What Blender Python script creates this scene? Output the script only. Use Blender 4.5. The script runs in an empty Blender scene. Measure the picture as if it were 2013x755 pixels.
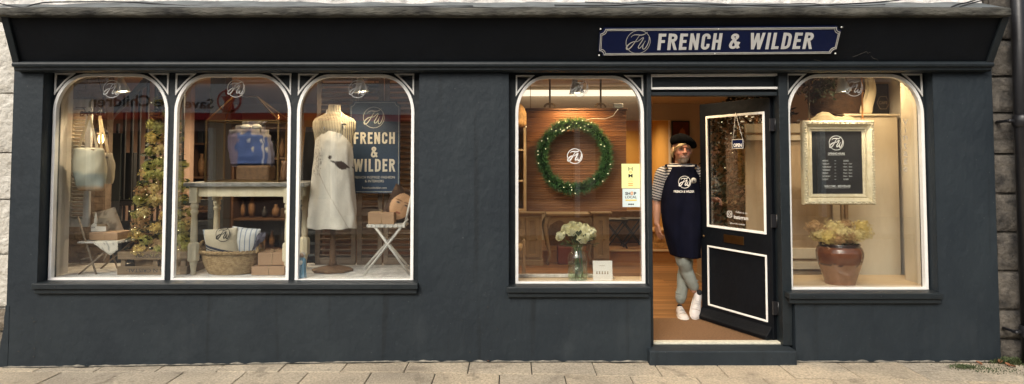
import bpy, bmesh, math, random
from mathutils import Vector, Matrix, noise
from mathutils.geometry import tessellate_polygon
R = math.radians
random.seed(7)
sc = bpy.context.scene
COL = sc.collection

# ---------------------------------------------------------------- camera
CAM = Vector((0.0, -5.27, 1.70)); F = 1239.0; TH = R(2.4); CX = 1006.5
CY = 313 - F * math.tan(TH)
cd = bpy.data.cameras.new('camera'); cam = bpy.data.objects.new('camera', cd); COL.objects.link(cam)
cd.sensor_width = 36; cd.lens = F / 2013 * 36; cd.clip_end = 500; cd.clip_start = 0.05
cd.shift_y = -(377.5 - CY) / 2013
cam.location = CAM; cam.rotation_euler = (R(90) + TH, 0, 0)
sc.camera = cam

# ---------------------------------------------------------------- world, sun, exposure
w = bpy.data.worlds.new("World"); sc.world = w; w.use_nodes = True
nt = w.node_tree; nt.nodes.clear()
sky = nt.nodes.new('ShaderNodeTexSky'); sky.sky_type = 'NISHITA'; sky.sun_disc = False
sky.sun_elevation = R(40); sky.sun_rotation = R(205); sky.air_density = 1.2; sky.dust_density = 5.0; sky.ozone_density = 1.0
hs = nt.nodes.new('ShaderNodeHueSaturation'); hs.inputs['Saturation'].default_value = 0.6
bg = nt.nodes.new('ShaderNodeBackground'); bg.inputs['Strength'].default_value = 0.15
wo = nt.nodes.new('ShaderNodeOutputWorld')
nt.links.new(sky.outputs[0], hs.inputs['Color']); nt.links.new(hs.outputs[0], bg.inputs['Color']); nt.links.new(bg.outputs[0], wo.inputs[0])
sd = bpy.data.lights.new('sun', 'SUN'); sd.energy = 1.5; sd.angle = R(25); sd.color = (1.0, .93, .82)
sun = bpy.data.objects.new('sun', sd); COL.objects.link(sun)
sun.location = (-3, -8, 12); sun.rotation_euler = (R(50), 0, R(-25))
vs = sc.view_settings
vs.view_transform = 'Standard'; vs.look = 'None'; vs.gamma = 1; vs.use_curve_mapping = False
vs.exposure = 0.35
sc.cycles.use_denoising = True
sc.cycles.max_bounces = 8; sc.cycles.transparent_max_bounces = 16
sc.cycles.sample_clamp_indirect = 6.0
sc.cycles.caustics_reflective = False; sc.cycles.caustics_refractive = False

# ---------------------------------------------------------------- pixel -> world (each thing at its own real distance)
def ray(px, py):
    u = (px - CX) / F; v = (CY - py) / F
    return Vector((u, math.cos(TH) - math.sin(TH) * v, math.sin(TH) + math.cos(TH) * v))
def P(px, py, Y):
    d = ray(px, py); t = (Y - CAM.y) / d.y
    return CAM + d * t
def X(px, Y, py=350): return P(px, py, Y).x
def Z(py, Y): return P(CX, py, Y).z
def G(px, py, z):
    d = ray(px, py); t = (z - CAM.z) / d.z
    return CAM + d * t
def S(n, Y): return n * (Y - CAM.y) / F     # n pixels at depth Y in metres

# ---------------------------------------------------------------- materials
def lin(c):
    return tuple((x / 12.92 if x <= .04045 else ((x + .055) / 1.055) ** 2.4) for x in c)
def mat(name, col, rough=.6, metal=0., var=.15, vscale=8., bump=0., bscale=40., stretch=(1, 1, 1), col2=None, attr=False,
        emit=None, coat=0., spec=.5, trans=0., sss=0.):
    m = bpy.data.materials.new(name); m.use_nodes = True
    n = m.node_tree; b = n.nodes['Principled BSDF']
    b.inputs['Roughness'].default_value = rough; b.inputs['Metallic'].default_value = metal
    b.inputs['Specular IOR Level'].default_value = spec
    b.inputs['Coat Weight'].default_value = coat
    b.inputs['Transmission Weight'].default_value = trans
    tc = n.nodes.new('ShaderNodeTexCoord'); mp = n.nodes.new('ShaderNodeMapping'); mp.inputs['Scale'].default_value = stretch
    n.links.new(tc.outputs['Object'], mp.inputs['Vector'])
    nz = n.nodes.new('ShaderNodeTexNoise'); nz.inputs['Scale'].default_value = vscale; nz.inputs['Detail'].default_value = 5
    nz.inputs['Roughness'].default_value = .65
    n.links.new(mp.outputs[0], nz.inputs['Vector'])
    cr = n.nodes.new('ShaderNodeMapRange'); cr.inputs[1].default_value = .32; cr.inputs[2].default_value = .68
    n.links.new(nz.outputs['Fac'], cr.inputs[0])
    mx = n.nodes.new('ShaderNodeMix'); mx.data_type = 'RGBA'
    n.links.new(cr.outputs[0], mx.inputs[0])
    if attr:
        at = n.nodes.new('ShaderNodeAttribute'); at.attribute_name = 'Col'
        ml = n.nodes.new('ShaderNodeMix'); ml.data_type = 'RGBA'; ml.blend_type = 'MULTIPLY'; ml.inputs[0].default_value = 1
        mx.inputs[6].default_value = (1 - var, 1 - var, 1 - var, 1); mx.inputs[7].default_value = (1 + var * .5,) * 3 + (1,)
        n.links.new(at.outputs['Color'], ml.inputs[6]); n.links.new(mx.outputs[2], ml.inputs[7])
        n.links.new(ml.outputs[2], b.inputs['Base Color'])
    else:
        c2 = col2 or tuple(min(1, x * (1 + var)) for x in col)
        c1 = col if col2 else tuple(x * (1 - var) for x in col)
        mx.inputs[6].default_value = (*c1, 1); mx.inputs[7].default_value = (*c2, 1)
        n.links.new(mx.outputs[2], b.inputs['Base Color'])
    if bump:
        n2 = n.nodes.new('ShaderNodeTexNoise'); n2.inputs['Scale'].default_value = bscale; n2.inputs['Detail'].default_value = 4
        n.links.new(mp.outputs[0], n2.inputs['Vector'])
        bp = n.nodes.new('ShaderNodeBump'); bp.inputs['Strength'].default_value = min(1, bump); bp.inputs['Distance'].default_value = .01 * max(1, bump)
        n.links.new(n2.outputs['Fac'], bp.inputs['Height']); n.links.new(bp.outputs[0], b.inputs['Normal'])
    if emit:
        b.inputs['Emission Color'].default_value = (*emit[0], 1); b.inputs['Emission Strength'].default_value = emit[1]
    if sss:
        b.inputs['Subsurface Weight'].default_value = sss; b.inputs['Subsurface Radius'].default_value = (.01, .004, .002)
    return m
def glass_mat(name, base=.07, tint=(.97, .98, .97)):
    m = bpy.data.materials.new(name); m.use_nodes = True; n = m.node_tree; n.nodes.clear()
    o = n.nodes.new('ShaderNodeOutputMaterial'); mx = n.nodes.new('ShaderNodeMixShader')
    tr = n.nodes.new('ShaderNodeBsdfTransparent'); tr.inputs[0].default_value = (*tint, 1)
    gl = n.nodes.new('ShaderNodeBsdfGlossy'); gl.inputs['Roughness'].default_value = .004; gl.inputs[0].default_value = (1, 1, 1, 1)
    lw = n.nodes.new('ShaderNodeLayerWeight'); lw.inputs[0].default_value = .5
    pw = n.nodes.new('ShaderNodeMath'); pw.operation = 'POWER'; pw.inputs[1].default_value = 5
    ml = n.nodes.new('ShaderNodeMath'); ml.operation = 'MULTIPLY_ADD'; ml.inputs[1].default_value = .7; ml.inputs[2].default_value = base
    # very slight waviness of old glass
    tc = n.nodes.new('ShaderNodeTexCoord'); nz = n.nodes.new('ShaderNodeTexNoise'); nz.inputs['Scale'].default_value = 1.1; nz.inputs['Detail'].default_value = 0
    bp = n.nodes.new('ShaderNodeBump'); bp.inputs['Strength'].default_value = .02; bp.inputs['Distance'].default_value = .1
    n.links.new(tc.outputs['Object'], nz.inputs['Vector']); n.links.new(nz.outputs['Fac'], bp.inputs['Height']); n.links.new(bp.outputs[0], gl.inputs['Normal'])
    n.links.new(lw.outputs['Facing'], pw.inputs[0]); n.links.new(pw.outputs[0], ml.inputs[0])
    n.links.new(ml.outputs[0], mx.inputs[0]); n.links.new(tr.outputs[0], mx.inputs[1]); n.links.new(gl.outputs[0], mx.inputs[2])
    n.links.new(mx.outputs[0], o.inputs[0])
    return m

M = {}
M['render'] = mat('painted_render', (.0095, .0155, .0215), .66, vscale=1.6, bump=.75, bscale=18, stretch=(1, 1, .7), col2=(.0185, .0265, .0325), spec=.35)
def weather(m, amt=1.0):
    n = m.node_tree; b = n.nodes['Principled BSDF']; tc = n.nodes.new('ShaderNodeTexCoord')
    src = b.inputs['Base Color'].links[0].from_socket
    def layer(src, scale, stretch, lo, hi, col, k, det=4):
        mp = n.nodes.new('ShaderNodeMapping'); mp.inputs['Scale'].default_value = stretch; n.links.new(tc.outputs['Object'], mp.inputs[0])
        nz = n.nodes.new('ShaderNodeTexNoise'); nz.inputs['Scale'].default_value = scale; nz.inputs['Detail'].default_value = det; n.links.new(mp.outputs[0], nz.inputs[0])
        mr = n.nodes.new('ShaderNodeMapRange'); mr.inputs[1].default_value = lo; mr.inputs[2].default_value = hi; mr.inputs[4].default_value = k; n.links.new(nz.outputs[0], mr.inputs[0])
        mx = n.nodes.new('ShaderNodeMix'); mx.data_type = 'RGBA'; n.links.new(mr.outputs[0], mx.inputs[0]); n.links.new(src, mx.inputs[6]); mx.inputs[7].default_value = (*col, 1); return mx.outputs[2]
    src = layer(src, 9, (1, 1, .05), .60, .70, (.006, .009, .011), .6 * amt)         # rain drips
    src = layer(src, 3.5, (1, 1, .6), .60, .75, (.032, .040, .046), .45 * amt)        # faded patches
    src = layer(src, 60, (1, 1, 1), .74, .78, (.10, .105, .10), .8 * amt, 2)          # pale specks
    n.links.new(src, b.inputs['Base Color'])
weather(M['render'])
M['render_low'] = M['render']
M['frame'] = mat('frame_paint', (.0065, .0105, .0135), .5, vscale=6, bump=.35, bscale=30, col2=(.012, .0175, .021), spec=.4)
M['fascia'] = mat('fascia_paint', (.0016, .0027, .0045), .6, vscale=2.5, bump=.6, bscale=14, col2=(.0036, .0052, .0078), spec=.2)
M['white'] = mat('white_bead_paint', (.86, .85, .81), .4, var=.05, vscale=14, bump=.15, bscale=50)
M['glass'] = glass_mat('window_glass', .10)
M['glass_clear'] = glass_mat('clear_glass', .015)
M['decal'] = mat('white_vinyl', (.75, .74, .70), .5, var=.03)
M['decal_faint'] = mat('faint_vinyl', (.36, .32, .26), .6)
M['mortar'] = mat('pale_mortar', (.10, .095, .08), .95, vscale=14, bump=1, bscale=60, col2=(.32, .29, .23))
M['decal_dim'] = mat('etched_vinyl', (.60, .60, .58), .5, var=.05)
M['cream_letters'] = mat('cream_letters', (.62, .58, .50), .5, var=.05)
M['grey_letters'] = mat('silver_letters', (.60, .60, .58), .45, var=.08)
M['navy'] = mat('navy_enamel', (.0012, .006, .040), .42, var=.1, spec=.3)
M['navy_board'] = mat('navy_board', (.020, .042, .085), .6, var=.1)
M['silver'] = mat('sign_border', (.45, .44, .40), .35, var=.1)
M['lead'] = mat('weathered_lead', (.010, .010, .009), .8, vscale=5, bump=2.2, bscale=24, stretch=(.6, 1, 1.8), col2=(.12, .115, .095), spec=.3)
M['flash'] = mat('lead_flashing', (.10, .115, .12), .6, var=.4, vscale=6, bump=.5, bscale=18)
M['white_render'] = mat('white_rough_render', (.66, .64, .60), .85, var=.12, vscale=9, bump=2.6, bscale=20)
M['stone_dark'] = mat('sooty_stone', (.022, .020, .018), .85, vscale=9, bump=2.2, bscale=22, col2=(.13, .115, .095))
M['stone_light'] = mat('pale_limewashed_stone', (.40, .37, .31), .9, vscale=7, bump=2.6, bscale=22, col2=(.66, .64, .58))
M['stone_brown'] = mat('bare_brown_stone', (.08, .065, .045), .9, vscale=9, bump=2.6, bscale=24, col2=(.26, .22, .17))
M['slab'] = mat('sandstone_slab', (1, 1, 1), .85, var=.42, vscale=55, bump=1.4, bscale=110, attr=True)
M['joint'] = mat('joint_dirt', (.02, .02, .014), .95, var=.3, vscale=20)
M['asphalt'] = mat('asphalt', (.05, .05, .05), .9, var=.2, vscale=60, bump=.6, bscale=90)
M['iron'] = mat('black_iron', (.012, .012, .014), .38, var=.3, vscale=12, bump=.15, bscale=30)
M['cable'] = mat('cable_rubber', (.02, .02, .022), .5)
M['cream_wall'] = mat('cream_plaster', (.56, .48, .37), .8, var=.05, vscale=3, bump=.1)
M['white_wall'] = mat('white_plaster', (.62, .58, .52), .8, var=.05, vscale=3, bump=.2)
M['yellow_wall'] = mat('ochre_plaster', (.48, .26, .055), .8, var=.08, vscale=3, bump=.1)
M['pink_wall'] = mat('pinkish_plaster', (.50, .36, .30), .85, var=.07, vscale=3, bump=.2)
M['brick_wall'] = mat('greyed_brick', (.20, .15, .11), .9, var=.3, vscale=8, bump=2, bscale=16)
M['ceiling'] = mat('ceiling_paint', (.55, .45, .33), .8, var=.04)
M['taupe'] = mat('taupe_furniture_paint', (.30, .22, .13), .55, var=.15, vscale=7, bump=.1)
M['cream_wood'] = mat('worn_cream_paint', (.66, .57, .38), .6, vscale=9, var=.2, bump=.3, bscale=30, col2=(.76, .69, .52), stretch=(1, 1, .3))
M['white_wood'] = mat('flaking_white_paint', (.42, .40, .36), .65, vscale=16, var=.2, bump=.4, bscale=30, col2=(.72, .70, .66), stretch=(1, 1, .25))
M['grey_wood'] = mat('grey_blue_wood', (.060, .072, .080), .6, var=.2, vscale=6, stretch=(2, 2, .2), bump=.1)
M['stair_dark'] = mat('dark_stair_paint', (.020, .022, .026), .5, var=.2)
M['brown_wood'] = mat('brown_wood', (.10, .045, .018), .5, vscale=5, bump=.2, bscale=24, stretch=(1, 1, .12), col2=(.19, .09, .038))
M['slat_wood'] = mat('dark_reeded_wood', (.17, .062, .018), .5, vscale=4, bump=.2, bscale=20, stretch=(.25, 1, 3), col2=(.32, .135, .045))
M['old_wood'] = mat('old_crate_wood', (.13, .085, .045), .75, vscale=7, bump=.5, bscale=20, stretch=(.25, 1, 3), col2=(.27, .19, .11))
M['shutter_wood'] = mat('weathered_shutter_wood', (.115, .082, .055), .75, vscale=7, bump=.5, bscale=20, stretch=(.2, 1, 2), col2=(.27, .20, .14))
M['bare_pine'] = mat('scrubbed_pine', (.30, .20, .11), .6, vscale=4, bump=.3, bscale=16, stretch=(1.5, 1, .25), col2=(.47, .36, .23))
M['pale_board'] = mat('pale_worn_board', (.58, .49, .35), .6, vscale=3, bump=.2, bscale=12, stretch=(1.2, 1, .4), col2=(.68, .60, .46))
M['marble'] = mat('weathered_grey_marble', (.17, .165, .155), .5, vscale=14, bump=.3, bscale=30, col2=(.36, .35, .33))
M['platform'] = mat('paint_splashed_board', (.33, .32, .31), .6, vscale=11, bump=.2, bscale=30, col2=(.70, .69, .66))
M['light_sill'] = mat('light_wood_sill', (.48, .34, .19), .5, vscale=4, stretch=(.4, 3, 1), var=.1, col2=(.58, .45, .29))
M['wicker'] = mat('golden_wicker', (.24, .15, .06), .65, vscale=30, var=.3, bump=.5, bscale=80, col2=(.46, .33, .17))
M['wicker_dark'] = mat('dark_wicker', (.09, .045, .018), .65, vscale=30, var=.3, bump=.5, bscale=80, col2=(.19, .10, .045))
M['kraft'] = mat('kraft_paper', (.36, .225, .13), .7, vscale=6, var=.1, bump=.25, bscale=14)
M['string'] = mat('jute_string', (.38, .28, .16), .85)
M['sack'] = mat('burlap', (.34, .22, .11), .9, vscale=8, var=.2, bump=.8, bscale=40)
M['paint_attr'] = mat('printed_cloth', (1, 1, 1), .85, var=.06, vscale=12, attr=True, bump=.15, bscale=60)
M['paper_attr'] = mat('printed_paper', (1, 1, 1), .7, var=.03, vscale=12, attr=True)
M['mulch'] = mat('dark_cloth', (.012, .012, .014), .9)
M['lamp_white'] = mat('white_lamp_metal', (.70, .66, .58), .4)
M['lamp_lit'] = mat('lit_lamp', (1, .9, .7), .5, emit=((1, .85, .55), 9))
M['bulb'] = mat('glowing_bulb', (1, .8, .5), .5, emit=((1, .66, .28), 14))
M['fairy'] = mat('fairy_bulb', (1, .9, .6), .5, emit=((1, .86, .5), 3.2))
M['strip'] = mat('lit_cove_strip', (1, .95, .85), .5, emit=((1, .88, .68), 1.15))
M['rope'] = mat('rope', (.14, .10, .06), .85, bump=.5, bscale=120)
M['copper'] = mat('copper_rod', (.75, .38, .18), .3, metal=1, var=.15)
M['brass'] = mat('aged_brass', (.19, .12, .05), .38, metal=1, var=.2)
M['glaze'] = mat('brown_glazed_pottery', (1, 1, 1), .16, var=.25, vscale=7, attr=True, coat=.5)
M['clay'] = mat('unglazed_pottery', (.16, .075, .035), .5, var=.3, vscale=9, bump=.2, col2=(.25, .125, .06))
M['gilt'] = mat('cream_gilt_moulding', (.60, .50, .32), .5, vscale=20, var=.2, bump=.3, bscale=60, col2=(.74, .66, .48))
M['black_board'] = mat('chalkboard', (.008, .009, .010), .7, var=.2)
M['black_metal'] = mat('black_paint', (.01, .01, .011), .5)
M['leaf'] = mat('leaf_green', (.035, .07, .02), .55, var=.5, vscale=30)
M['leaf_dark'] = mat('dark_leaf', (.012, .025, .008), .5, var=.5, vscale=30)
M['tinsel'] = mat('green_tinsel', (.03, .10, .035), .4, vscale=30, col2=(.12, .24, .07))
M['rose'] = mat('cream_rose', (.80, .75, .42), .6, vscale=26, col2=(.88, .86, .68))
M['stem'] = mat('green_stem', (.10, .17, .04), .5, var=.3, vscale=20)
M['hyd_green'] = mat('hydrangea_green', (.24, .25, .05), .7, vscale=40, col2=(.58, .55, .18))
M['hyd_brown'] = mat('hydrangea_russet', (.30, .15, .05), .7, vscale=40, col2=(.58, .36, .15))
M['hyd_cream'] = mat('hydrangea_cream', (.52, .38, .12), .7, vscale=40, col2=(.80, .66, .32))
M['hyd_gold'] = mat('hydrangea_gold', (.50, .34, .07), .7, vscale=40, col2=(.80, .62, .22))
M['lavender'] = mat('dried_lavender', (.05, .05, .07), .8, var=.5, vscale=50, col2=(.15, .14, .19))
M['water'] = glass_mat('vase_glass', .10, (.90, .95, .90))
M['water_in'] = glass_mat('water_surface', .05, (.86, .92, .84))
M['yellow_card'] = mat('yellow_sticker', (.83, .85, .36), .5, var=.02)
M['pale_card'] = mat('pale_sticker', (.62, .72, .70), .5, var=.02)
M['ink'] = mat('black_ink', (.015, .015, .02), .6)
M['orange_ink'] = mat('orange_ink', (.75, .30, .06), .6)
M['gold_ink'] = mat('gold_ink', (.75, .58, .05), .6)
M['card'] = mat('white_card', (.78, .75, .68), .6, var=.03)
M['floor'] = None
M['mat'] = mat('coir_mat', (.20, .105, .045), .95, var=.25, vscale=60, bump=1.2, bscale=200)
M['metal_strip'] = mat('worn_cream_threshold', (.62, .60, .48), .4, var=.2, vscale=25)
M['door_in'] = M['fascia']
M['weed'] = mat('weed_green', (.055, .075, .025), .7, var=.4, vscale=30)
M['dead_leaf'] = mat('dead_leaf', (.22, .09, .04), .7, var=.4, vscale=30)
M['blue_robe'] = mat('blue_robe', (.16, .33, .46), .6, var=.1)
M['bust'] = None

# floorboards
def plank_mat():
    m = mat('floor_boards', (.3, .15, .06), .32, vscale=3, bump=.05, stretch=(.35, 6, 1), col2=(.46, .25, .10))
    n = m.node_tree; b = n.nodes['Principled BSDF']
    tc = n.nodes.new('ShaderNodeTexCoord')
    br = n.nodes.new('ShaderNodeTexBrick'); br.inputs['Scale'].default_value = 1.0
    br.inputs['Brick Width'].default_value = 1.3; br.inputs['Row Height'].default_value = .075; br.inputs['Mortar Size'].default_value = .0025
    br.inputs['Color1'].default_value = (1.12, 1.05, 1.0, 1); br.inputs['Color2'].default_value = (.55, .50, .45, 1); br.inputs['Mortar'].default_value = (.12, .1, .08, 1)
    n.links.new(tc.outputs['Object'], br.inputs['Vector'])
    src = b.inputs['Base Color'].links[0].from_socket
    ml = n.nodes.new('ShaderNodeMix'); ml.data_type = 'RGBA'; ml.blend_type = 'MULTIPLY'; ml.inputs[0].default_value = 1
    n.links.new(src, ml.inputs[6]); n.links.new(br.outputs['Color'], ml.inputs[7]); n.links.new(ml.outputs[2], b.inputs['Base Color'])
    return m
M['floor'] = plank_mat()

# ---------------------------------------------------------------- mesh builder
WL = {}
class MB:
    def __init__(s): s.v = []; s.f = []; s.sm = []; s.c = []
    def add(s, vs, fs, smooth=False, col=None):
        o = len(s.v); s.v += [Vector(p) for p in vs]
        s.f += [tuple(i + o for i in f) for f in fs]; s.sm += [smooth] * len(fs)
        s.c += [col] * len(vs)
        return o
    def xf(s, M_, o=0):
        for i in range(o, len(s.v)): s.v[i] = M_ @ s.v[i]
        return s
    def box(s, x0, x1, y0, y1, z0, z1, col=None):
        v = [(x0, y0, z0), (x1, y0, z0), (x1, y1, z0), (x0, y1, z0), (x0, y0, z1), (x1, y0, z1), (x1, y1, z1), (x0, y1, z1)]
        s.add(v, [(0, 3, 2, 1), (4, 5, 6, 7), (0, 1, 5, 4), (1, 2, 6, 5), (2, 3, 7, 6), (3, 0, 4, 7)], False, col); return s
    def bar(s, a, b, w, h=None, up=(0, 0, 1), col=None):
        a = Vector(a); b = Vector(b); h = h or w; d = (b - a).normalized(); up = Vector(up)
        if abs(d.dot(up)) > .98: up = Vector((0, 1, 0))
        sx = d.cross(up).normalized() * w / 2; sy = sx.cross(d).normalized() * h / 2
        v = [a - sx - sy, a + sx - sy, a + sx + sy, a - sx + sy, b - sx - sy, b + sx - sy, b + sx + sy, b - sx + sy]
        s.add(v, [(0, 3, 2, 1), (4, 5, 6, 7), (0, 1, 5, 4), (1, 2, 6, 5), (2, 3, 7, 6), (3, 0, 4, 7)], False, col); return s
    def tube(s, pts, r, n=8, closed=False, smooth=True, col=None, flat=1.0):
        pts = [Vector(p) for p in pts]; k = len(pts)
        rs = r if isinstance(r, (list, tuple)) else [r] * k
        ring = []; up = None; vs = []
        for i, p in enumerate(pts):
            a = pts[i - 1] if (i or closed) else pts[0]; b = pts[(i + 1) % k] if (i < k - 1 or closed) else pts[-1]
            d = (b - a).normalized()
            if up is None:
                up = Vector((0, 0, 1)) if abs(d.z) < .9 else Vector((0, 1, 0))
            sx = d.cross(up).normalized(); up = sx.cross(d).normalized()
            for j in range(n):
                t = 2 * math.pi * j / n
                vs.append(p + (sx * math.cos(t) + up * math.sin(t) * flat) * rs[i])
        fs = []
        for i in range(k if closed else k - 1):
            for j in range(n):
                a = i * n + j; b = i * n + (j + 1) % n; c = ((i + 1) % k) * n + (j + 1) % n; d = ((i + 1) % k) * n + j
                fs.append((a, b, c, d))
        if not closed: fs += [tuple(range(n))[::-1], tuple(range((k - 1) * n, k * n))]
        s.add(vs, fs, smooth, col); return s
    def lathe(s, prof, cx, cy, n=24, sx=1, sy=1, smooth=True, cap=True, col=None):
        vs = []; fs = []; k = len(prof)
        for (r, z) in prof:
            for j in range(n):
                t = 2 * math.pi * j / n; vs.append((cx + r * sx * math.cos(t), cy + r * sy * math.sin(t), z))
        for i in range(k - 1):
            for j in range(n): fs.append((i * n + j, i * n + (j + 1) % n, (i + 1) * n + (j + 1) % n, (i + 1) * n + j))
        if cap: fs += [tuple(range(n))[::-1], tuple(range((k - 1) * n, k * n))]
        s.add(vs, fs, smooth, col); return s
    def loft(s, rings, smooth=True, cap=True, closed=True, col=None):
        n = len(rings[0]); vs = [p for r in rings for p in r]; fs = []
        for i in range(len(rings) - 1):
            for j in range(n if closed else n - 1):
                fs.append((i * n + j, i * n + (j + 1) % n, (i + 1) * n + (j + 1) % n, (i + 1) * n + j))
        if cap and closed: fs += [tuple(range(n))[::-1], tuple(range((len(rings) - 1) * n, len(rings) * n))]
        s.add(vs, fs, smooth, col); return s
    def prism(s, outer, holes, y0, y1, smooth=False, col=None):
        loops = [outer] + list(holes)
        flat = [p for l in loops for p in l]; n = len(flat)
        tr = tessellate_polygon([[Vector((p[0], p[1], 0)) for p in l] for l in loops])
        vs = [(p[0], y0, p[1]) for p in flat] + [(p[0], y1, p[1]) for p in flat]
        fs = [tuple(t) for t in tr] + [tuple(i + n for i in t)[::-1] for t in tr]
        o = 0
        for l in loops:
            k = len(l)
            for i in range(k): fs.append((o + i, o + (i + 1) % k, n + o + (i + 1) % k, n + o + i))
            o += k
        s.add(vs, fs, smooth, col); return s
    def ball(s, c, r, sub=2, nz=0., ns=4., smooth=True, col=None, seed=0):
        bm = bmesh.new(); bmesh.ops.create_icosphere(bm, subdivisions=sub, radius=1)
        rr = Vector(r) if isinstance(r, (tuple, list, Vector)) else Vector((r, r, r))
        vs = []
        for v in bm.verts:
            k = 1 + nz * noise.noise(v.co * ns + Vector((seed, seed * 1.7, 0)))
            vs.append(Vector(c) + Vector((v.co.x * rr.x, v.co.y * rr.y, v.co.z * rr.z)) * k)
        fs = [tuple(x.index for x in f.verts) for f in bm.faces]; bm.free()
        s.add(vs, fs, smooth, col); return s
    def grid(s, fn, nu, nv, smooth=True, colf=None, thick=0):
        vs = [Vector(fn(i / nu, j / nv)) for j in range(nv + 1) for i in range(nu + 1)]
        fs = [(j * (nu + 1) + i, j * (nu + 1) + i + 1, (j + 1) * (nu + 1) + i + 1, (j + 1) * (nu + 1) + i) for j in range(nv) for i in range(nu)]
        o = s.add(vs, fs, smooth)
        if colf:
            for j in range(nv + 1):
                for i in range(nu + 1): s.c[o + j * (nu + 1) + i] = colf(i / nu, j / nv)
        return s
    def build(s, name, m, parent=None, origin=None, bevel=0, thick=0, sub=0, col=None):
        lo = Vector([min(v[i] for v in s.v) for i in range(3)]); hi = Vector([max(v[i] for v in s.v) for i in range(3)])
        if parent is not None: origin = WL[parent.name]
        elif origin is None: origin = Vector(((lo.x + hi.x) / 2, (lo.y + hi.y) / 2, lo.z))
        origin = Vector(origin)
        me = bpy.data.meshes.new(name)
        me.from_pydata([v - origin for v in s.v], [], s.f)
        me.polygons.foreach_set('use_smooth', s.sm)
        if any(c is not None for c in s.c) or col:
            at = me.color_attributes.new('Col', 'FLOAT_COLOR', 'POINT')
            buf = []
            for v, c in zip(s.v, s.c):
                cc = col(v) if col else (c or (.5, .5, .5)); buf += [cc[0], cc[1], cc[2], 1.0]
            at.data.foreach_set('color', buf)
        me.materials.append(M[m] if isinstance(m, str) else m)
        me.validate(); 
        bm = bmesh.new(); bm.from_mesh(me)
        if not thick: bmesh.ops.recalc_face_normals(bm, faces=bm.faces)
        bm.to_mesh(me); bm.free(); me.update()
        o = bpy.data.objects.new(name, me); COL.objects.link(o)
        if parent is not None: o.parent = parent
        else: o.location = origin
        WL[o.name] = origin
        if bevel:
            b = o.modifiers.new('b', 'BEVEL'); b.width = bevel; b.segments = 2; b.limit_method = 'ANGLE'; b.angle_limit = R(50)
        if thick:
            b = o.modifiers.new('s', 'SOLIDIFY'); b.thickness = thick; b.offset = 0
        if sub:
            b = o.modifiers.new('u', 'SUBSURF'); b.levels = sub; b.render_levels = sub
        return o
def tag(o, label, cat, group=None, kind=None):
    if label: o['label'] = label
    if cat: o['category'] = cat
    if group: o['group'] = group
    if kind: o['kind'] = kind
    return o
def struct(o): o['kind'] = 'structure'; return o
def thing(name, label, cat, loc, group=None):
    o = bpy.data.objects.new(name, None); COL.objects.link(o); o.location = loc; o.empty_display_size = .1
    WL[o.name] = Vector(loc); return tag(o, label, cat, group)
def copy_thing(root, loc, label, group=None, rotz=0):
    def cp(o, par):
        c = o.copy(); COL.objects.link(c)
        if par: c.parent = par
        WL[c.name] = WL[o.name]
        for ch in [k for k in o.children]: cp(ch, c)
        return c
    r = cp(root, None); r.location = loc; r.rotation_euler = (0, 0, rotz); r['label'] = label; WL[r.name] = Vector(loc)
    if group: r['group'] = group
    return r
def lamp_light(kind, loc, energy, color=(1, .8, .55), size=.05, target=None, spot=100, parent=None, blend=.6):
    d = bpy.data.lights.new('lamp_light', kind); d.energy = energy; d.color = color
    if kind == 'AREA': d.size = size
    else: d.shadow_soft_size = size
    if kind == 'SPOT': d.spot_size = R(spot); d.spot_blend = blend
    o = bpy.data.objects.new('lamp_light', d); COL.objects.link(o)
    loc = Vector(loc)
    if target is not None: o.rotation_euler = (Vector(target) - loc).to_track_quat('-Z', 'Y').to_euler()
    if parent is not None: o.parent = parent; loc = loc - WL[parent.name]
    o.location = loc
    return o

_tc = {}
def text_geo(st, bold=0., res=3):
    k = (st, bold)
    if k in _tc: return _tc[k]
    cu = bpy.data.curves.new('t', 'FONT'); cu.body = st; cu.size = 1; cu.offset = bold; cu.resolution_u = res; cu.fill_mode = 'FRONT'
    o = bpy.data.objects.new('t', cu); COL.objects.link(o)
    bpy.context.view_layer.update()
    dg = bpy.context.evaluated_depsgraph_get(); me = bpy.data.meshes.new_from_object(o.evaluated_get(dg))
    vs = [(v.co.x, v.co.y) for v in me.vertices]; fs = [tuple(p.vertices) for p in me.polygons]
    bpy.data.objects.remove(o); bpy.data.curves.remove(cu); bpy.data.meshes.remove(me)
    if not vs: vs = [(0, 0)]
    _tc[k] = (vs, fs); return _tc[k]
def text(mb, st, cx, cz, y, h=None, wd=None, bold=0., mirror=False, rot=0, space=None, t=.0015, col=None):
    """flat lettering in the XZ plane facing -Y, fitted to height h (and width wd)"""
    vs, fs = text_geo(st, bold)
    x0 = min(v[0] for v in vs); x1 = max(v[0] for v in vs); z0 = min(v[1] for v in vs); z1 = max(v[1] for v in vs)
    if h is None: sx = sz = wd / (x1 - x0)
    else:
        sz = h / (z1 - z0); sx = wd / (x1 - x0) if wd else sz
    out = []
    for (a, b) in vs:
        a = (a - (x0 + x1) / 2) * sx * (-1 if mirror else 1); b = (b - (z0 + z1) / 2) * sz
        if rot: a, b = a * math.cos(rot) - b * math.sin(rot), a * math.sin(rot) + b * math.cos(rot)
        out.append((cx + a, y, cz + b))
    mb.add(out, fs, False, col)
def bez(pts, n=14):
    out = []
    for i in range(0, len(pts) - 1, 3):
        a, b, c, d = [Vector(p).to_3d() for p in pts[i:i + 4]]
        for k in range(n + (1 if i + 4 >= len(pts) else 0)):
            t = k / n; out.append((a * (1 - t) ** 3 + b * 3 * t * (1 - t) ** 2 + c * 3 * t * t * (1 - t) + d * t ** 3))
    return out
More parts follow.
